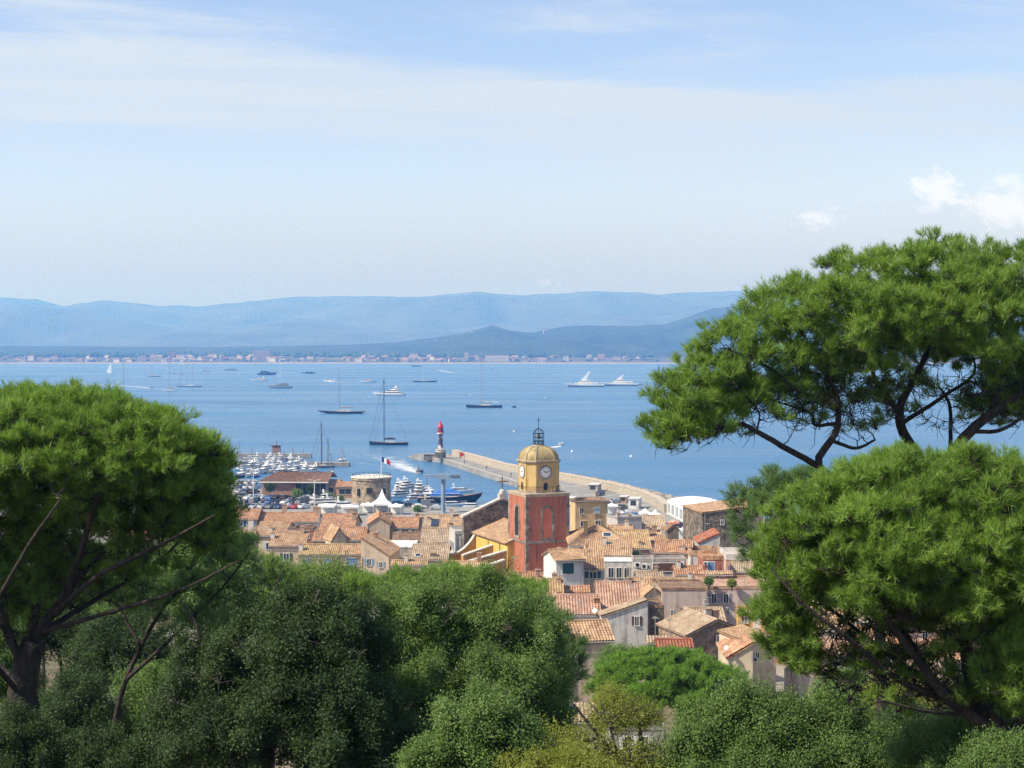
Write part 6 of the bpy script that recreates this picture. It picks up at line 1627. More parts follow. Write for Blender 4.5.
def tree(name, label, D, trunk, limbs, env, mat, bark=barkp, seed=1, npads=120, padr=.6, flat=.6, tufts=80, kind='needle', el_len=.14, el_w=.008, per=14, zmin=-.1, inner=.35, gap=.8, cat='tree', group=None,
         wob=.12, bare=0, up=.6, gz=None, twig=.012, vol=False, lump=None, thin=.62, ns=6, lgap=1.2, env2=(), np2=0, nbare=0, soft=.16):
    """trunk and limbs: rows (px, py, depth offset in m, radius in m) as seen; env: ellipsoids (px, py, rx px, ry px, depth offset, depth radius in px) the foliage pads sit on"""
    global TREES
    rs = np.random.RandomState(seed); s = D / F
    w3 = lambda r: np.array([*at(r[0], r[1], D + r[2]), r[3]])
    T = np.array([w3(r) for r in trunk]); T[:, 3] *= (thin + 1) / 2
    gz_ = (zt(T[0][1]) if gz is None else gz) - .3
    base = np.array([T[0][0] + (T[0][0] - T[1][0]) * .15, T[0][1], gz_])
    if T[0][2] > gz_ + .2: T = np.vstack([[*base, T[0][3] * 1.25], T])
    root = empty(name, tuple(base), 0, label, cat, group)
    curves = [spline(T, 30)]
    for l in limbs:
        q = np.array([w3(r) * np.array([1, 1, 1, thin]) for r in l]); W_ = np.vstack(curves)
        near_ = W_[np.argmin(np.linalg.norm(W_[:, :3] - q[0, :3], axis=1))]
        q[0, :3] = near_[:3]; q[0, 3] = min(q[0, 3], near_[3] * .95)
        curves.append(spline(q, 24))
    nodes = np.vstack([c[len(c) // 3:] if i == 0 else c[2:] for i, c in enumerate(curves)])
    # pads on the crown's outer face, some inside
    E = np.array([[*at(e[0], e[1], D + e[4]), e[2] * s, (e[5] if len(e) > 5 else e[2]) * s, e[3] * s] for e in env])
    rad = E[:, 3:6]
    if lump:
        # cloud shaped lumps on the crown's outer face; the foliage pads sit on these
        Lm = []; wg = (rad[:, 0] * rad[:, 2] + rad[:, 0] * rad[:, 1]); wg = wg / wg.sum()
        for _ in range(6000):
            i = rs.choice(len(E), p=wg); d = unit(rs.normal(size=3))
            if d[2] < zmin - .1: continue
            lr = lump * (rs.uniform(.75, 1.3) if kind == 'needle' else rs.choice([.5, .7, .9, 1.3])); p = E[i, :3] + d * np.maximum(rad[i] - lr * .8, .05) * (1 if kind == 'needle' else rs.uniform(.6, 1.3))
            q = (p - E[:, :3]) / np.maximum(rad - lr * .8, .1); q = (q ** 2).sum(1); q[i] = 2
            if q.min() < (.75 if kind == 'needle' else .45): continue
            if Lm and np.min(np.linalg.norm(np.array(Lm)[:, :3] - p, axis=1)) < lump * lgap: continue
            Lm.append([*p, lr, lr, lr * (.78 if kind == 'needle' else rs.uniform(.8, 1.5))])
        E0, rad0 = E, rad; E = np.array(Lm); rad = E[:, 3:6]
    wgt = (rad[:, 0] * rad[:, 1] + rad[:, 0] * rad[:, 2] + rad[:, 1] * rad[:, 2]); wgt = wgt / wgt.sum()
    pads = []; tries = 0
    while len(pads) < npads and tries < npads * 60:
        tries += 1
        i = rs.choice(len(E), p=wgt); d = unit(rs.normal(size=3))
        inn = rs.rand() < inner
        if d[2] < zmin and not inn: continue
        k = rs.uniform(.35, .85) if inn else 1.0
        if inn and lump:
            i = rs.choice(len(E0)); p = E0[i, :3] + d * rad0[i] * rs.uniform(.3, .8)
        else: p = E[i, :3] + d * np.maximum(rad[i] - padr * .6, rad[i] * .25) * k
        if not inn:
            q = ((p - E[:, :3]) / np.maximum(rad - padr * .6, .1)) ; q = (q ** 2).sum(1); q[i] = 2
            if q.min() < .8: continue
        if pads and np.min(np.linalg.norm((np.array([x[0] for x in pads]) - p) * np.array([1, 1, 1.35]), axis=1)) < padr * gap * (1.0 if not inn else .9): continue
        pads.append((p, d if not (inn and lump) else unit(d + np.array([0, 0, .3])), 0 if (inn and lump) else i))
    bare_ = []
    if len(env2):
        E2 = np.array([[*at(e[0], e[1], D + e[4]), e[2] * s, (e[5] if len(e) > 5 else e[2]) * s, e[3] * s] for e in env2])
        w2 = E2[:, 3] * E2[:, 5]; w2 = w2 / w2.sum()
        for q in range(np2 + nbare):
            i = rs.choice(len(E2), p=w2); d = unit(rs.normal(size=3)); p = E2[i, :3] + d * E2[i, 3:6] * rs.rand() ** .4
            if q < np2: pads.append((p, unit(d + np.array([0, 0, .4])), 0))
            else: bare_.append(p)
    br = MB(); tw = MB()
    for c in curves:
        cc = c.copy(); L_ = len(cc)
        amp = wob * cc[:, 3:4] * 1.2
        nz_ = rs.normal(size=(L_, 3)); nz_ = (nz_ + np.roll(nz_, 1, 0) + np.roll(nz_, -1, 0)) / 2.2; nz_[0] = 0
        cc[:, :3] += nz_ * amp
        br.tube(cc[:, :3] - base, list(cc[:, 3]), 9)
    # join every pad to the nearest wood, nearest pads first, so that branches fork
    ends = [p - np.array([0, 0, padr * flat * .35]) for p, d, i in pads] + bare_
    order = sorted(range(len(ends)), key=lambda j: np.min(np.linalg.norm(nodes[:, :3] - ends[j], axis=1)))
    for j in order:
        p = ends[j]
        v = p - nodes[:, :3]; dist = np.linalg.norm(v, axis=1)
        cost = dist * (1 + .5 * np.clip(-(v[:, 2]) / np.maximum(dist, .01), 0, 1)) + np.where(nodes[:, 3] < .012, .3, 0)
        a = nodes[np.argmin(cost)]
        ln = np.linalg.norm(p - a[:3])
        if ln < .05: continue
        r0 = min(a[3] * .75, twig + .009 * ln * (1 + ln * .12)); 
        mid = (a[:3] + p) / 2 + np.array([0, 0, -.1 * ln]) + rs.normal(size=3) * ln * .06
        q1 = a[:3] * .7 + p * .3 + np.array([0, 0, -.04 * ln]) + rs.normal(size=3) * ln * .05
        c = spline([[*a[:3], r0], [*q1, r0 * .85], [*mid, r0 * .65], [*p, max(.006, r0 * .35)]], 10)
        br.tube(c[:, :3] - base, list(c[:, 3]), 5)
        nodes = np.vstack([nodes, c[3:]])
    br.build('trunk', bark, root, smooth=True)
    # twigs and foliage
    PP = np.array([p for p, d, i in pads]); PD_ = np.array([d for p, d, i in pads]); PI = np.array([i for p, d, i in pads])
    n = len(PP) * tufts
    pi = np.repeat(np.arange(len(PP)), tufts)
    pr = padr * rs.uniform(.7, 1.25, len(PP))
    so = unit(rs.normal(size=(len(PP), ns, 3)))
    if zmin > -.6: so[..., 2] = np.abs(so[..., 2]) * np.where(rs.rand(len(PP), ns) < .85, 1, -.4)
    sc_ = PP[:, None] + so * (pr[:, None, None] * rs.uniform(.55, .95, (len(PP), ns, 1))) * np.array([1, 1, flat])
    si = rs.randint(0, ns, n)
    o = unit(rs.normal(size=(n, 3))) * (rs.rand(n, 1) ** .5)
    C = sc_[pi, si] + o * (pr[pi] * .36)[:, None] * np.array([1, 1, .75])
    if kind == 'leaf': C[:, 2] += np.where(rs.rand(n) < .22, rs.rand(n) * .9, 0) * pr[pi] * (PD_[pi][:, 2] > 0)
    # outward direction of the clump and of the whole crown, so that the brushes turn to the light
    dirv = unit(o * .6 + so[pi, si] * .55 + PD_[pi] * .3 + np.array([0, 0, up * .8]) + rs.normal(size=(n, 3)) * .15)
    lt_ = rs.rand(int(PI.max()) + 2); padt = .55 * lt_[PI] + .45 * rs.rand(len(PP)); tt = np.clip(.5 * padt[pi] + .5 * rs.rand(n), 0, 1)
    if bare:
        keep = rs.rand(n) > bare; C, dirv, tt = C[keep], dirv[keep], tt[keep]; n = len(C); pi = pi[keep]
    for j in rs.choice(n, min(n, len(PP) * 7), replace=False):
        a = PP[pi[j]] - np.array([0, 0, padr * flat * .3]); b = C[j]
        m_ = (a + b) / 2 + np.array([0, 0, -.04]) * padr
        tw.tube([a - base, m_ - base, b - base], [.011 * max(1, s * 40), .008 * max(1, s * 40), .005 * max(1, s * 40)], 3)
    for p in bare_:
        for q in range(5):
            b = p + unit(rs.normal(size=3) + np.array([0, 0, .3])) * padr * rs.uniform(.7, 1.6)
            m_ = (p + b) / 2 + rs.normal(size=3) * padr * .12
            tw.tube([p - base, m_ - base, b - base], [.011 * max(1, s * 40), .008 * max(1, s * 40), .004 * max(1, s * 40)], 3)
    tw.build('twigs', bark, root)
    if kind == 'needle':
        N_ = n * per
        b = np.repeat(C, per, 0); dd = np.repeat(dirv, per, 0)
        nd = unit(dd * .75 + rs.normal(size=(N_, 3)) * .52)
        b = b + dd * (rs.rand(N_, 1) - .5) * el_len * 1.1
        ln = el_len * rs.uniform(.7, 1.25, N_)[:, None]
        sd_ = unit(np.cross(nd, dd + np.array([0, 0, .5]) + rs.normal(size=(N_, 3)) * .55)) * el_w * .5
        V = np.stack([b - sd_, b + sd_, b + nd * ln + np.array([0, 0, -.03]) * ln], 1).reshape(-1, 3)
        tint_ = np.clip(np.repeat(tt, per) + rs.normal(size=N_) * .12, 0, 1)
        npmesh('crown', V - base, 3, mat, root, tint_)
    else:
        N_ = n * per
        b = np.repeat(C, per, 0) + rs.normal(size=(N_, 3)) * el_len * 1.6
        nd = unit(np.repeat(dirv, per, 0) * .6 + rs.normal(size=(N_, 3)) * .6)
        ln = el_len * rs.uniform(.65, 1.25, N_)[:, None]
        sd_ = unit(np.cross(nd, np.repeat(dirv, per, 0) + np.array([0, 0, .5]) + rs.normal(size=(N_, 3)) * soft)) * (el_w * .5 * rs.uniform(.8, 1.2, (N_, 1)))
        up_ = unit(np.cross(sd_, nd)) * ln * .1
        V = np.stack([b, b + nd * ln * .5 - sd_ + up_, b + nd * ln - up_, b + nd * ln * .5 + sd_ + up_], 1).reshape(-1, 3)
        tint_ = np.clip(np.repeat(tt, per) + rs.normal(size=N_) * .1, 0, 1)
        npmesh('crown', V - base, 4, mat, root, tint_)
    TREES += 1
    return root

# left pine: wide domed crown, dark under it, limbs fanning from a leaning trunk
tree('pine_tree', 'great domed pine filling the left edge, its trunk dark below a sunlit crown', 32,
     [(40, 800, 0, .5), (30, 745, 0, .46), (22, 690, 0, .42), (34, 640, 0, .36)],
     [[(34, 640, 0, .27), (62, 600, .3, .22), (100, 555, .5, .15), (150, 512, .6, .1), (200, 470, .6, .05)],
      [(62, 610, -.2, .2), (78, 560, -.8, .16), (96, 500, -1.4, .12), (120, 440, -1.6, .06)],
      [(28, 650, 0, .26), (38, 590, .6, .22), (50, 520, 1.2, .16), (45, 450, 1.6, .09), (60, 405, 1.6, .05)],
      [(24, 670, 0, .24), (0, 610, -.4, .2), (-18, 540, -1, .15), (-40, 470, -1.2, .08)],
      [(44, 622, 0, .18), (100, 575, -1.2, .13), (160, 545, -2, .09), (215, 515, -2.4, .05)],
      [(38, 636, 0, .16), (95, 600, 1.2, .12), (160, 560, 2.4, .08), (215, 500, 3, .04)],
      [(44, 640, 0, .15), (110, 612, -1.0, .1), (180, 590, -1.8, .07), (240, 560, -2.2, .03)],
      [(22, 690, 0, .2), (-5, 660, 1.5, .15), (-50, 600, 2.5, .1)],
      [(20, 700, 0, .16), (-15, 640, -1.6, .12), (20, 560, -2.8, .09), (60, 500, -3, .05)]],
     [(40, 468, 165, 86, 0, 150), (135, 474, 92, 70, -.5, 100), (185, 490, 56, 66, 0, 80), (-40, 468, 120, 86, 0, 140), (60, 455, 130, 78, 2.2, 70), (206, 500, 28, 34, -.6, 40)],
     NEED, seed=4, npads=820, padr=.34, flat=.7, tufts=50, per=13, el_len=.15, el_w=.012, zmin=.1, inner=.2, gap=.85, up=.7, lump=.62, thin=.42, lgap=1.0,
     env2=[(80, 515, 150, 50, 1.2, 90), (0, 545, 110, 60, 1.2, 90), (165, 535, 75, 40, 0, 70), (60, 585, 100, 40, 1.5, 80), (212, 525, 26, 26, -.6, 40), (-20, 610, 50, 40, 0, 60)], np2=300, nbare=300)
# its low shaded sprays
tree('pine_tree', 'thin shaded pine whose dark sprays reach out right of the left pine', 37,
     [(110, 800, 0, .1), (112, 740, 0, .09), (126, 680, 0, .075), (150, 630, 0, .06), (180, 580, .2, .04)],
     [[(126, 680, 0, .09), (170, 640, -.5, .07), (220, 590, -.8, .04), (250, 552, -.8, .02)], [(140, 650, 0, .08), (110, 590, .4, .06), (90, 540, .6, .03)], [(160, 612, 0, .06), (205, 560, .4, .04), (240, 520, .5, .02)]],
     [(224, 556, 30, 24, -.4, 50), (200, 585, 42, 30, -.2, 50), (150, 600, 44, 34, .4, 60), (215, 620, 40, 26, -.6, 40), (246, 545, 14, 12, -.6, 20), (110, 570, 40, 30, .4, 50)],
     NEED_B, seed=9, npads=80, padr=.42, flat=.6, tufts=46, per=14, el_len=.15, el_w=.011, zmin=-.4, inner=.3, gap=.8)
# upper right pine, behind: spreading limbs seen under a cloudlike crown
tree('pine_tree', 'spreading pine at the upper right with bare crooked limbs under cloud shaped foliage', 42,
     [(985, 700, 0, .55), (975, 600, 0, .5), (955, 520, 0, .45), (930, 470, 0, .4)],
     [[(930, 470, 0, .34), (903, 432, 0, .3), (900, 405, 0, .26), (918, 372, .2, .19), (930, 340, .2, .12), (925, 310, .2, .07)],
      [(900, 410, 0, .2), (880, 388, -.4, .15), (868, 360, -.8, .1), (850, 320, -1, .06)],
      [(945, 490, 0, .36), (955, 448, -.8, .34), (985, 418, -1.2, .28), (1012, 400, -1.4, .24), (1045, 370, -1.6, .15)],
      [(985, 418, -1.2, .2), (1003, 385, -1, .16), (1008, 350, -.8, .1), (985, 310, -.6, .06)],
      [(950, 500, 0, .3), (860, 490, -1.0, .26), (818, 466, -1.4, .24), (836, 432, -1.4, .2), (838, 400, -1.2, .16), (826, 372, -1, .1), (800, 330, -.6, .05)],
      [(818, 466, -1.4, .2), (790, 450, -1.8, .18), (757, 432, -2, .15), (738, 424, -2, .12), (700, 432, -2.2, .07), (664, 430, -2.2, .035)],
      [(838, 404, -1.2, .12), (800, 392, -1.6, .1), (770, 368, -1.8, .07), (730, 350, -1.8, .04)],
      [(836, 425, -1.4, .12), (815, 425, -1.0, .1), (808, 412, -.8, .08), (760, 398, -.6, .05), (710, 395, -.6, .03)],
      [(836, 438, -1.4, .12), (856, 448, -.6, .1), (875, 440, .2, .07)],
      [(910, 420, 0, .15), (945, 395, .8, .12), (975, 370, 1.2, .08), (960, 330, 1.4, .05)],
      [(965, 445, .2, .14), (950, 408, .6, .11), (938, 385, .8, .07)],
      [(975, 440, -1, .14), (1000, 430, -1.4, .12), (1034, 410, -1.6, .08)],
      [(760, 434, -2, .06), (758, 410, -2.2, .05), (735, 385, -2.4, .03)]],
     [(940, 298, 88, 68, 0, 80), (1015, 315, 92, 74, 0, 90), (870, 304, 78, 62, -.4, 70), (805, 338, 76, 66, -.8, 70), (748, 372, 64, 62, -1.4, 60), (700, 402, 50, 54, -1.8, 50), (672, 424, 26, 34, -2, 36), (960, 320, 100, 60, 2, 60), (880, 330, 90, 55, -2.4, 40), (985, 320, 70, 60, -2.4, 40),
      (890, 330, 50, 50, -2.8, 30), (760, 398, 70, 34, -1, 50), (830, 375, 80, 40, -.5, 60), (930, 360, 90, 44, 0, 70), (1015, 365, 60, 50, 0, 60), (700, 425, 44, 28, -1.8, 40), (1012, 405, 48, 34, .5, 40)],
     NEED, seed=15, npads=880, padr=.38, flat=.68, tufts=46, per=13, el_len=.18, el_w=.0145, zmin=-.08, inner=.17, gap=.8, up=.7, lump=.85, thin=.45, lgap=.95,
     env2=[(760, 412, 80, 24, -1, 60), (840, 400, 70, 34, -.5, 60), (930, 395, 90, 34, 0, 80), (1015, 400, 50, 34, 0, 60), (690, 430, 40, 20, -1.8, 40)], np2=60, nbare=300)
# lower right pine, nearest
tree('pine_tree', 'near pine at the lower right with a leaning dark trunk and long needles', 24,
     [(1085, 830, 0, .36), (1040, 775, 0, .31), (1005, 738, 0, .27), (975, 705, 0, .24)],
     [[(1000, 735, 0, .2), (950, 700, -.4, .17), (915, 655, -.7, .13), (885, 615, -.9, .1), (850, 570, -1, .05)],
      [(975, 705, 0, .2), (965, 650, .3, .16), (955, 590, .5, .12), (930, 520, .6, .07), (915, 475, .6, .04)],
      [(980, 712, 0, .14), (900, 680, -.4, .1), (850, 640, -.8, .075), (805, 605, -1.0, .05), (772, 570, -1, .03)],
      [(960, 698, 0, .12), (905, 668, .6, .09), (850, 662, 1, .06), (795, 640, 1.3, .03)],
      [(968, 690, 0, .16), (1000, 620, -.4, .12), (1010, 550, -.6, .08), (1000, 490, -.6, .05)],
      [(1010, 740, 0, .14), (1040, 660, .4, .12), (1050, 580, .8, .08)],
      [(930, 675, -.4, .09), (880, 590, .4, .07), (845, 530, .8, .05), (830, 490, .8, .03)],
      [(985, 715, 0, .08), (930, 712, -.8, .06), (880, 700, -1.2, .03)],
      [(960, 690, -.2, .1), (870, 640, .6, .07), (810, 590, .9, .045), (775, 545, 1, .02)]],
     [(905, 535, 105, 92, 0, 100), (985, 525, 110, 82, 0, 100), (840, 540, 78, 72, -.3, 80), (795, 565, 42, 52, -.2, 50), (950, 500, 95, 60, .8, 80), (1030, 560, 90, 90, 0, 90), (900, 560, 95, 70, -1.2, 50), (1000, 570, 80, 80, -1.2, 50),
      (790, 640, 26, 34, .2, 30), (1015, 675, 46, 44, -.9, 40), (780, 610, 30, 30, .2, 30), (900, 595, 95, 50, 0, 90), (985, 615, 75, 56, .2, 80), (1010, 690, 46, 46, .6, 50), (795, 650, 26, 26, .3, 26)],
     NEED, seed=23, npads=980, padr=.24, flat=.7, tufts=50, per=14, el_len=.125, el_w=.009, zmin=-.35, inner=.32, gap=.85, up=.6, lump=.5, thin=.5, lgap=1.05,
     env2=[(850, 650, 80, 40, .4, 70), (900, 680, 80, 36, .4, 70), (800, 630, 40, 40, .3, 50), (980, 680, 70, 50, 0, 80), (930, 620, 100, 50, 0, 90)], np2=75, nbare=260)
# small feathery pine between the two
tree('pine_tree', 'light feathery young pine peeping out left of the near right pine, against the sea', 44,
     [(880, 640, 0, .2), (865, 570, 0, .17), (835, 510, 0, .12), (800, 492, 0, .07)],
     [[(850, 535, 0, .1), (815, 500, -.4, .07), (780, 480, -.6, .04)], [(820, 503, 0, .06), (780, 500, .4, .04), (745, 510, .5, .02)]],
     [(790, 486, 38, 20, 0, 50), (755, 500, 28, 22, .2, 40), (740, 525, 14, 26, .2, 26), (815, 480, 30, 18, 0, 40), (745, 550, 9, 20, .2, 18)],
     NEED_B, seed=31, npads=62, padr=.42, flat=.6, tufts=44, per=13, el_len=.16, el_w=.0115, zmin=-.6, inner=.3, gap=.8, gz=37)
# small umbrella pine
tree('umbrella_pine', 'small flat topped umbrella pine with a dense bright crown below the old town', 92,
     [(700, 770, 0, .38), (694, 740, 0, .34), (690, 718, 0, .28)],
     [[(690, 718, 0, .2), (672, 702, 0, .16), (650, 688, 0, .1), (625, 680, 0, .05)], [(690, 718, 0, .2), (702, 700, 0, .16), (718, 688, 0, .1)], [(692, 725, 0, .16), (690, 700, 1, .14), (680, 680, 1.4, .08)], [(690, 716, 0, .15), (695, 695, -1.5, .12), (690, 682, -2.2, .06)]],
     [(664, 692, 76, 44, 0, 76), (636, 696, 50, 32, -.5, 50), (704, 694, 46, 36, 0, 46), (680, 690, 50, 30, -1.5, 30)],
     NEED_U, lump=.9, lgap=.95, seed=37, npads=330, padr=.62, flat=.75, tufts=110, per=8, el_len=.22, el_w=.03, zmin=-.02, inner=.12, gap=.75, up=.8)
# broad-leaved evergreens in the middle
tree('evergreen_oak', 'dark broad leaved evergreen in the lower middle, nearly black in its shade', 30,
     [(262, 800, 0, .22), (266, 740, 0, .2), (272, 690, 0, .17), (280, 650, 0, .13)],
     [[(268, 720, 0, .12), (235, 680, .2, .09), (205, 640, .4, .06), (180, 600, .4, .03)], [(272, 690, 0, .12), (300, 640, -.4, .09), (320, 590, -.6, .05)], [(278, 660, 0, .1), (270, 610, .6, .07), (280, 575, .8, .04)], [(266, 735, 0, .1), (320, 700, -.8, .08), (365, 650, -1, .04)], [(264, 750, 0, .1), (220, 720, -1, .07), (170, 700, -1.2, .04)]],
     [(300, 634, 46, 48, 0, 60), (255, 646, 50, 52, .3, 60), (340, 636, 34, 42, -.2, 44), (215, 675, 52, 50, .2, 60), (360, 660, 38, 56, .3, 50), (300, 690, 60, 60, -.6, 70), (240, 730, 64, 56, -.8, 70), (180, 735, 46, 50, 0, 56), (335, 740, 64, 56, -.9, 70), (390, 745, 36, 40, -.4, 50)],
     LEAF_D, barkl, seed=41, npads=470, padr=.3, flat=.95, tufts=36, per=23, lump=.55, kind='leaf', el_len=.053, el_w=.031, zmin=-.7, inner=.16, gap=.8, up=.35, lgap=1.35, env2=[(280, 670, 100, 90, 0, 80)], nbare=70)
tree('olive_tree', 'grey green olive like tree in the lower middle, lit along its right side', 33,
     [(405, 800, 0, .22), (398, 740, 0, .2), (385, 690, 0, .17), (375, 650, 0, .14)],
     [[(385, 690, 0, .14), (365, 650, -.2, .1), (352, 600, -.2, .05)], [(380, 665, 0, .13), (420, 630, 0, .1), (450, 590, .2, .05)], [(395, 725, 0, .13), (450, 680, -.5, .1), (510, 640, -.6, .06)], [(400, 750, 0, .1), (470, 720, -.9, .08), (530, 700, -1, .04)]],
     [(440, 612, 38, 42, .2, 50), (398, 626, 30, 38, .3, 44), (490, 628, 40, 46, 0, 50), (535, 648, 34, 46, .2, 44), (430, 665, 56, 50, -.3, 60), (500, 690, 56, 54, -.4, 60), (550, 700, 26, 40, 0, 36), (420, 720, 54, 50, -.6, 60), (480, 750, 70, 46, -.7, 70), (545, 750, 34, 40, -.3, 44)],
     LEAF_O, barkl, seed=43, npads=450, padr=.3, flat=.9, tufts=36, per=22, lump=.55, kind='leaf', el_len=.051, el_w=.028, zmin=-.7, inner=.16, gap=.8, up=.4, lgap=1.35, env2=[(470, 660, 90, 80, 0, 70)], nbare=70)
tree('bay_tree', 'pale leaved bush standing out bright in front of the olive like tree', 26,
     [(470, 830, 0, .1), (472, 760, 0, .08), (480, 720, 0, .06)], [[(474, 745, 0, .05), (455, 725, 0, .03), (440, 712, 0, .02)], [(480, 720, 0, .05), (500, 700, 0, .03), (510, 690, 0, .02)]],
     [(490, 722, 28, 30, 0, 34), (455, 740, 26, 24, 0, 30), (515, 745, 30, 30, 0, 34), (478, 765, 50, 30, 0, 40), (430, 765, 26, 24, 0, 30)], LEAF_O, barkl, seed=47, npads=150, padr=.22, flat=.95, lump=.36,  tufts=32, per=13, kind='leaf', el_len=.05, el_w=.03, zmin=-.5, inner=.3, gap=.72, up=.5, lgap=1.1)
tree('pine_tree', 'bright green pine top between the roofs and the olive like tree', 62,
     [(450, 680, 0, .3), (450, 640, 0, .25), (452, 605, 0, .18)], [[(450, 630, 0, .14), (420, 598, 0, .09), (395, 585, 0, .05)], [(452, 615, 0, .14), (485, 590, 0, .09), (520, 590, 0, .05)]],
     [(452, 590, 62, 28, 0, 60), (410, 592, 48, 24, .5, 44), (500, 600, 50, 28, 0, 46), (372, 590, 34, 20, 0, 36)],
     NEED, lump=.9, seed=53, npads=170, padr=.5, flat=.65, tufts=60, per=12, el_len=.2, el_w=.017, zmin=-.1, inner=.2, gap=.75, up=.8)
tree('pine_tree', 'bluish green pine below the amber roof, right of the olive like tree', 46,
     [(560, 760, 0, .2), (558, 710, 0, .17), (550, 660, 0, .12)], [[(556, 690, 0, .1), (540, 640, 0, .06), (535, 610, 0, .03)], [(552, 670, 0, .1), (565, 630, 0, .05)]],
     [(535, 635, 34, 40, 0, 40), (560, 665, 28, 42, 0, 36), (520, 615, 26, 24, .3, 30), (552, 712, 26, 34, 0, 30)],
     NEED_B, seed=59, npads=110, padr=.46, flat=.65, tufts=52, per=13, el_len=.17, el_w=.0125, zmin=-.4, inner=.3, gap=.75, up=.6)
GPN = 'green tree tops below the port roofs'
for i, (px, py, rx, ry, D_, mt_, lab) in enumerate([(268, 580, 30, 26, 78, NEED, 'bright green feathery pine below the yellow mossy roof'), (305, 582, 26, 18, 84, LEAF_G, 'rounded leafy tree under the blue shutters of the mossy house'), (232, 560, 26, 30, 60, NEED_B, 'dull pine half in shadow beside the faded pink roof'),
                                                   (340, 585, 30, 18, 80, LEAF_G, 'leafy tree top below the wide blue shutter'), (212, 590, 34, 36, 56, LEAF_O, 'olive coloured tree under the dark pine sprays'), (248, 612, 36, 26, 66, NEED, 'green pine crown lower left of the feathery one')]):
    nd = mt_ in (NEED, NEED_B); k = D_ / 60
    tree('pine_tree' if nd else 'leafy_tree', lab, D_, [(px + 3, py + ry * 3, 0, .22), (px, py + ry * 1.6, 0, .18), (px, py + ry * .4, 0, .1)], [[(px, py + ry, 0, .09), (px - rx * .6, py, 0, .04)], [(px, py + ry, 0, .09), (px + rx * .6, py, 0, .04)]],
         [(px, py, rx, ry, 0), (px - rx * .5, py + ry * .4, rx * .7, ry * .8, 0), (px + rx * .5, py + ry * .35, rx * .7, ry * .8, 0)], mt_, barkp if nd else barkl, seed=61 + i, npads=70, padr=.55 * k, flat=.7, tufts=40, per=11,
         kind='needle' if nd else 'leaf', el_len=.19 if nd else .12, el_w=.016 if nd else .065, zmin=-.3, inner=.25, gap=.72, group=GPN)
# front right: leafy tree, yellow green bushes with bare stems, undergrowth at the corners
tree('leafy_tree', 'grey green leafy tree at the bottom, left of the near pine trunk', 27,
     [(810, 840, 0, .14), (805, 780, 0, .12), (790, 735, 0, .09)], [[(800, 765, 0, .07), (760, 725, 0, .05), (730, 705, 0, .02)], [(795, 745, 0, .07), (830, 715, 0, .04), (860, 710, 0, .02)], [(790, 740, 0, .06), (785, 705, .3, .04)]],
     [(742, 712, 34, 28, 0, 36), (780, 728, 40, 34, 0, 40), (708, 740, 34, 34, 0, 36), (830, 732, 38, 30, .2, 40), (800, 760, 60, 30, -.3, 46), (745, 765, 50, 30, -.3, 44), (685, 765, 30, 26, 0, 30), (872, 758, 40, 32, 0, 40)],
     LEAF_O, barkl, seed=71, npads=320, padr=.26, flat=.95, lump=.46, lgap=1.35, tufts=32, per=13, kind='leaf', el_len=.048, el_w=.026, zmin=-.5, inner=.3, gap=.72, up=.5)
tree('leafy_bush', 'yellow green bush with thin bare stems at the bottom centre', 27,
     [(640, 830, 0, .06), (615, 760, 0, .05), (590, 725, 0, .035), (570, 700, 0, .02)], [[(625, 780, 0, .04), (612, 735, 0, .03), (600, 700, 0, .015)], [(632, 800, 0, .04), (650, 760, 0, .03), (660, 735, 0, .015)]],
     [(575, 755, 48, 26, 0, 44), (635, 762, 44, 24, .2, 40), (615, 715, 28, 22, .4, 26), (545, 765, 36, 24, 0, 30)],
     LEAF_Y, barkl, seed=73, npads=110, padr=.3, flat=.7, tufts=17, per=10, kind='leaf', el_len=.05, el_w=.026, zmin=-.8, inner=.4, gap=.75, up=.6)
tree('leafy_bush', 'small yellowing bush in front of the umbrella pine', 60,
     [(640, 760, 0, .12), (640, 730, 0, .1), (632, 705, 0, .06)], [[(640, 728, 0, .06), (615, 700, 0, .03)], [(636, 718, 0, .06), (655, 700, 0, .03)]],
     [(612, 700, 20, 14, 0, 22), (640, 716, 26, 14, 0, 26), (603, 722, 18, 14, 0, 18)],
     LEAF_Y, barkl, seed=79, npads=70, padr=.42, flat=.7, tufts=22, per=10, kind='leaf', el_len=.075, el_w=.042, zmin=-.6, inner=.35, gap=.75, up=.5)
UG = 'bushes under the big trees'
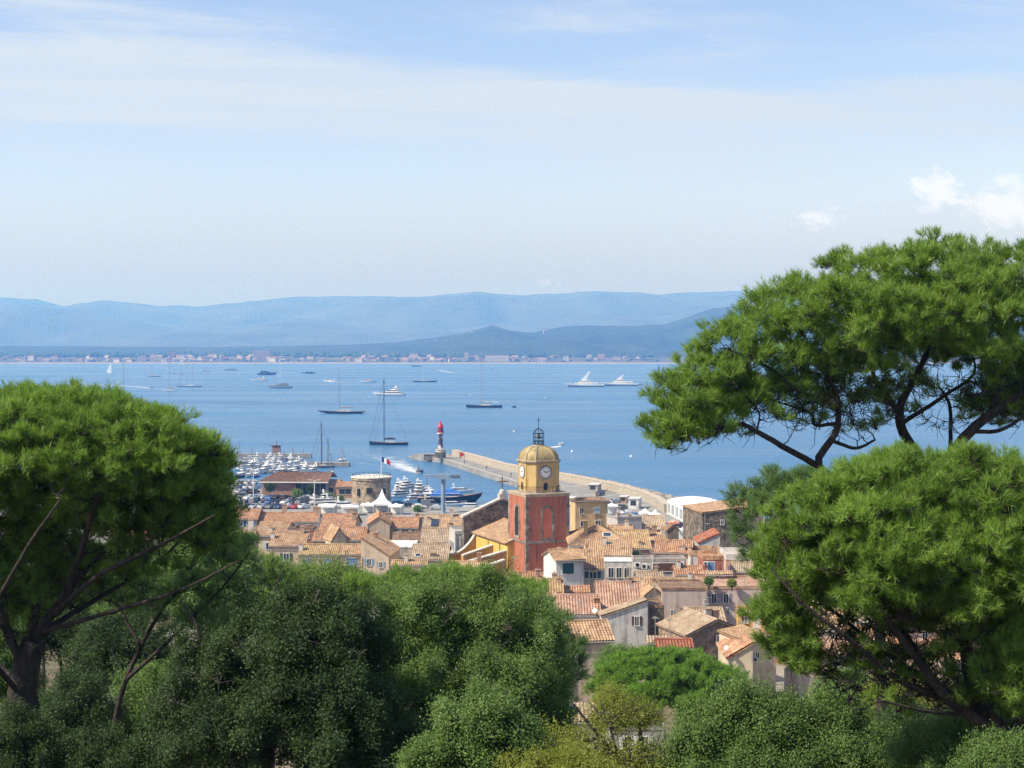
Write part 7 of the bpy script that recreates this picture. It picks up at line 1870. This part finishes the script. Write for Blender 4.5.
for i, (px, py, rx, ry, D_, mt_, lab) in enumerate([(120, 660, 60, 46, 46, LEAF_D, 'dark bush seen under the left pine, right of its trunk'), (60, 620, 60, 50, 50, LEAF_D, 'dark bush behind the left pine trunk'), (160, 720, 50, 50, 40, LEAF_O, 'olive bush between left pine trunk and dark evergreen'),
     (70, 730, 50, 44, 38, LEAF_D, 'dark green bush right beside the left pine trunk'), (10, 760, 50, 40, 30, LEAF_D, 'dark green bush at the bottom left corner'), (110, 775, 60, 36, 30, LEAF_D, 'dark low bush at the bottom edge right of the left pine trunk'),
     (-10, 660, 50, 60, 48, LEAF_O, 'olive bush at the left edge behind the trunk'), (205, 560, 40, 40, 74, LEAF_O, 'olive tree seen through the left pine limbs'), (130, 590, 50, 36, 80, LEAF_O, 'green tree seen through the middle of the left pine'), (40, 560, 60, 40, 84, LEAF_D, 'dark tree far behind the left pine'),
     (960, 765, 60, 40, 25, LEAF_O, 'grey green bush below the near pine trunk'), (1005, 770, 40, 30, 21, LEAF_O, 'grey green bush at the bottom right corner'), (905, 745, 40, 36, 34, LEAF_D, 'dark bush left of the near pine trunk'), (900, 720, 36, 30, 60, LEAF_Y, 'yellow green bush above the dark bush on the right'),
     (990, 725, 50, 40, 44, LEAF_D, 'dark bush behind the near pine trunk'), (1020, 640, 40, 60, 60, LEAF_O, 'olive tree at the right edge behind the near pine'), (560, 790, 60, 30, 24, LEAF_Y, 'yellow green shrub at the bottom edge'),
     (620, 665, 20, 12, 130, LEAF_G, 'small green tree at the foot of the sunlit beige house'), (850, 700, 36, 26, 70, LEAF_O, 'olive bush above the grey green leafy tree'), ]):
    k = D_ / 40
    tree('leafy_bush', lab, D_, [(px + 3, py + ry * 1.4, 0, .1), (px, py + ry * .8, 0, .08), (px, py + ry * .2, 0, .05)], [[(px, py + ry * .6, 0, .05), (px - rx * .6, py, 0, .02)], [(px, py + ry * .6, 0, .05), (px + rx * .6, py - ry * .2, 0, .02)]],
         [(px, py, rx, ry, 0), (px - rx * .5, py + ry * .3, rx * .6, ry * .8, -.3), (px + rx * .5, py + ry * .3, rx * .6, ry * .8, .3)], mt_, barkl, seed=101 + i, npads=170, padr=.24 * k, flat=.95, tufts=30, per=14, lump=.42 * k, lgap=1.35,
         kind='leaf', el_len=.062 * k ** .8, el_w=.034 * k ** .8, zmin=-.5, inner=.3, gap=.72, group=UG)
# trees and pot plants in the town and on the quay
for i, (px, py, r_, Y_, mt_, lab) in enumerate([(270, 487, 4.5, 470, LEAF_D, 'small dark tree against the red brick harbour office'), (297, 493, 5, 470, LEAF_G, 'green bush before the glazed bay of the harbour office'), (312, 489, 5, 472, LEAF_D, 'dark tree at the right end of the harbour office'), (327, 497, 6, 468, LEAF_O, 'olive hedge tree below the cream harbour house'), (340, 499, 4, 466, LEAF_G, 'green shrub left of the round tower'),
     (636, 556, 5, 226, LEAF_O, 'brownish shrub behind the white canopy villa'), (709, 581, 3.5, 191, LEAF_G, 'potted green shrub on the left of the mauve terrace'), (732, 583, 3.5, 191, LEAF_Y, 'yellow green shrub on the right of the mauve terrace'), (418, 509, 4, 440, LEAF_O, 'olive shrub on the quay left of the crane')]):
    s = Y_ / F; p = at(px, py + r_, Y_)
    root = empty('shrub', p, 0, lab, 'shrub', 'shrubs in town')
    MB().tube([(0, 0, -.6), (0, 0, r_ * s)], .08).build('stem', barkl, root)
    n_ = 500; rs = np.random.RandomState(200 + i); o = unit(rs.normal(size=(n_, 3))) * (rs.rand(n_, 1) ** .4) * r_ * s * np.array([1.2, 1, 1]) + np.array([0, 0, r_ * s * .9]); d = unit(rs.normal(size=(n_, 3)) + np.array([0, 0, .5])); sd_ = unit(np.cross(d, rs.normal(size=(n_, 3)))) * .12 * max(1, s * 6)
    l_ = .34 * max(1, s * 5); V = np.stack([o, o + d * l_ * .5 - sd_, o + d * l_, o + d * l_ * .5 + sd_], 1).reshape(-1, 3); npmesh('crown', V, 4, mt_, root, rs.rand(n_))
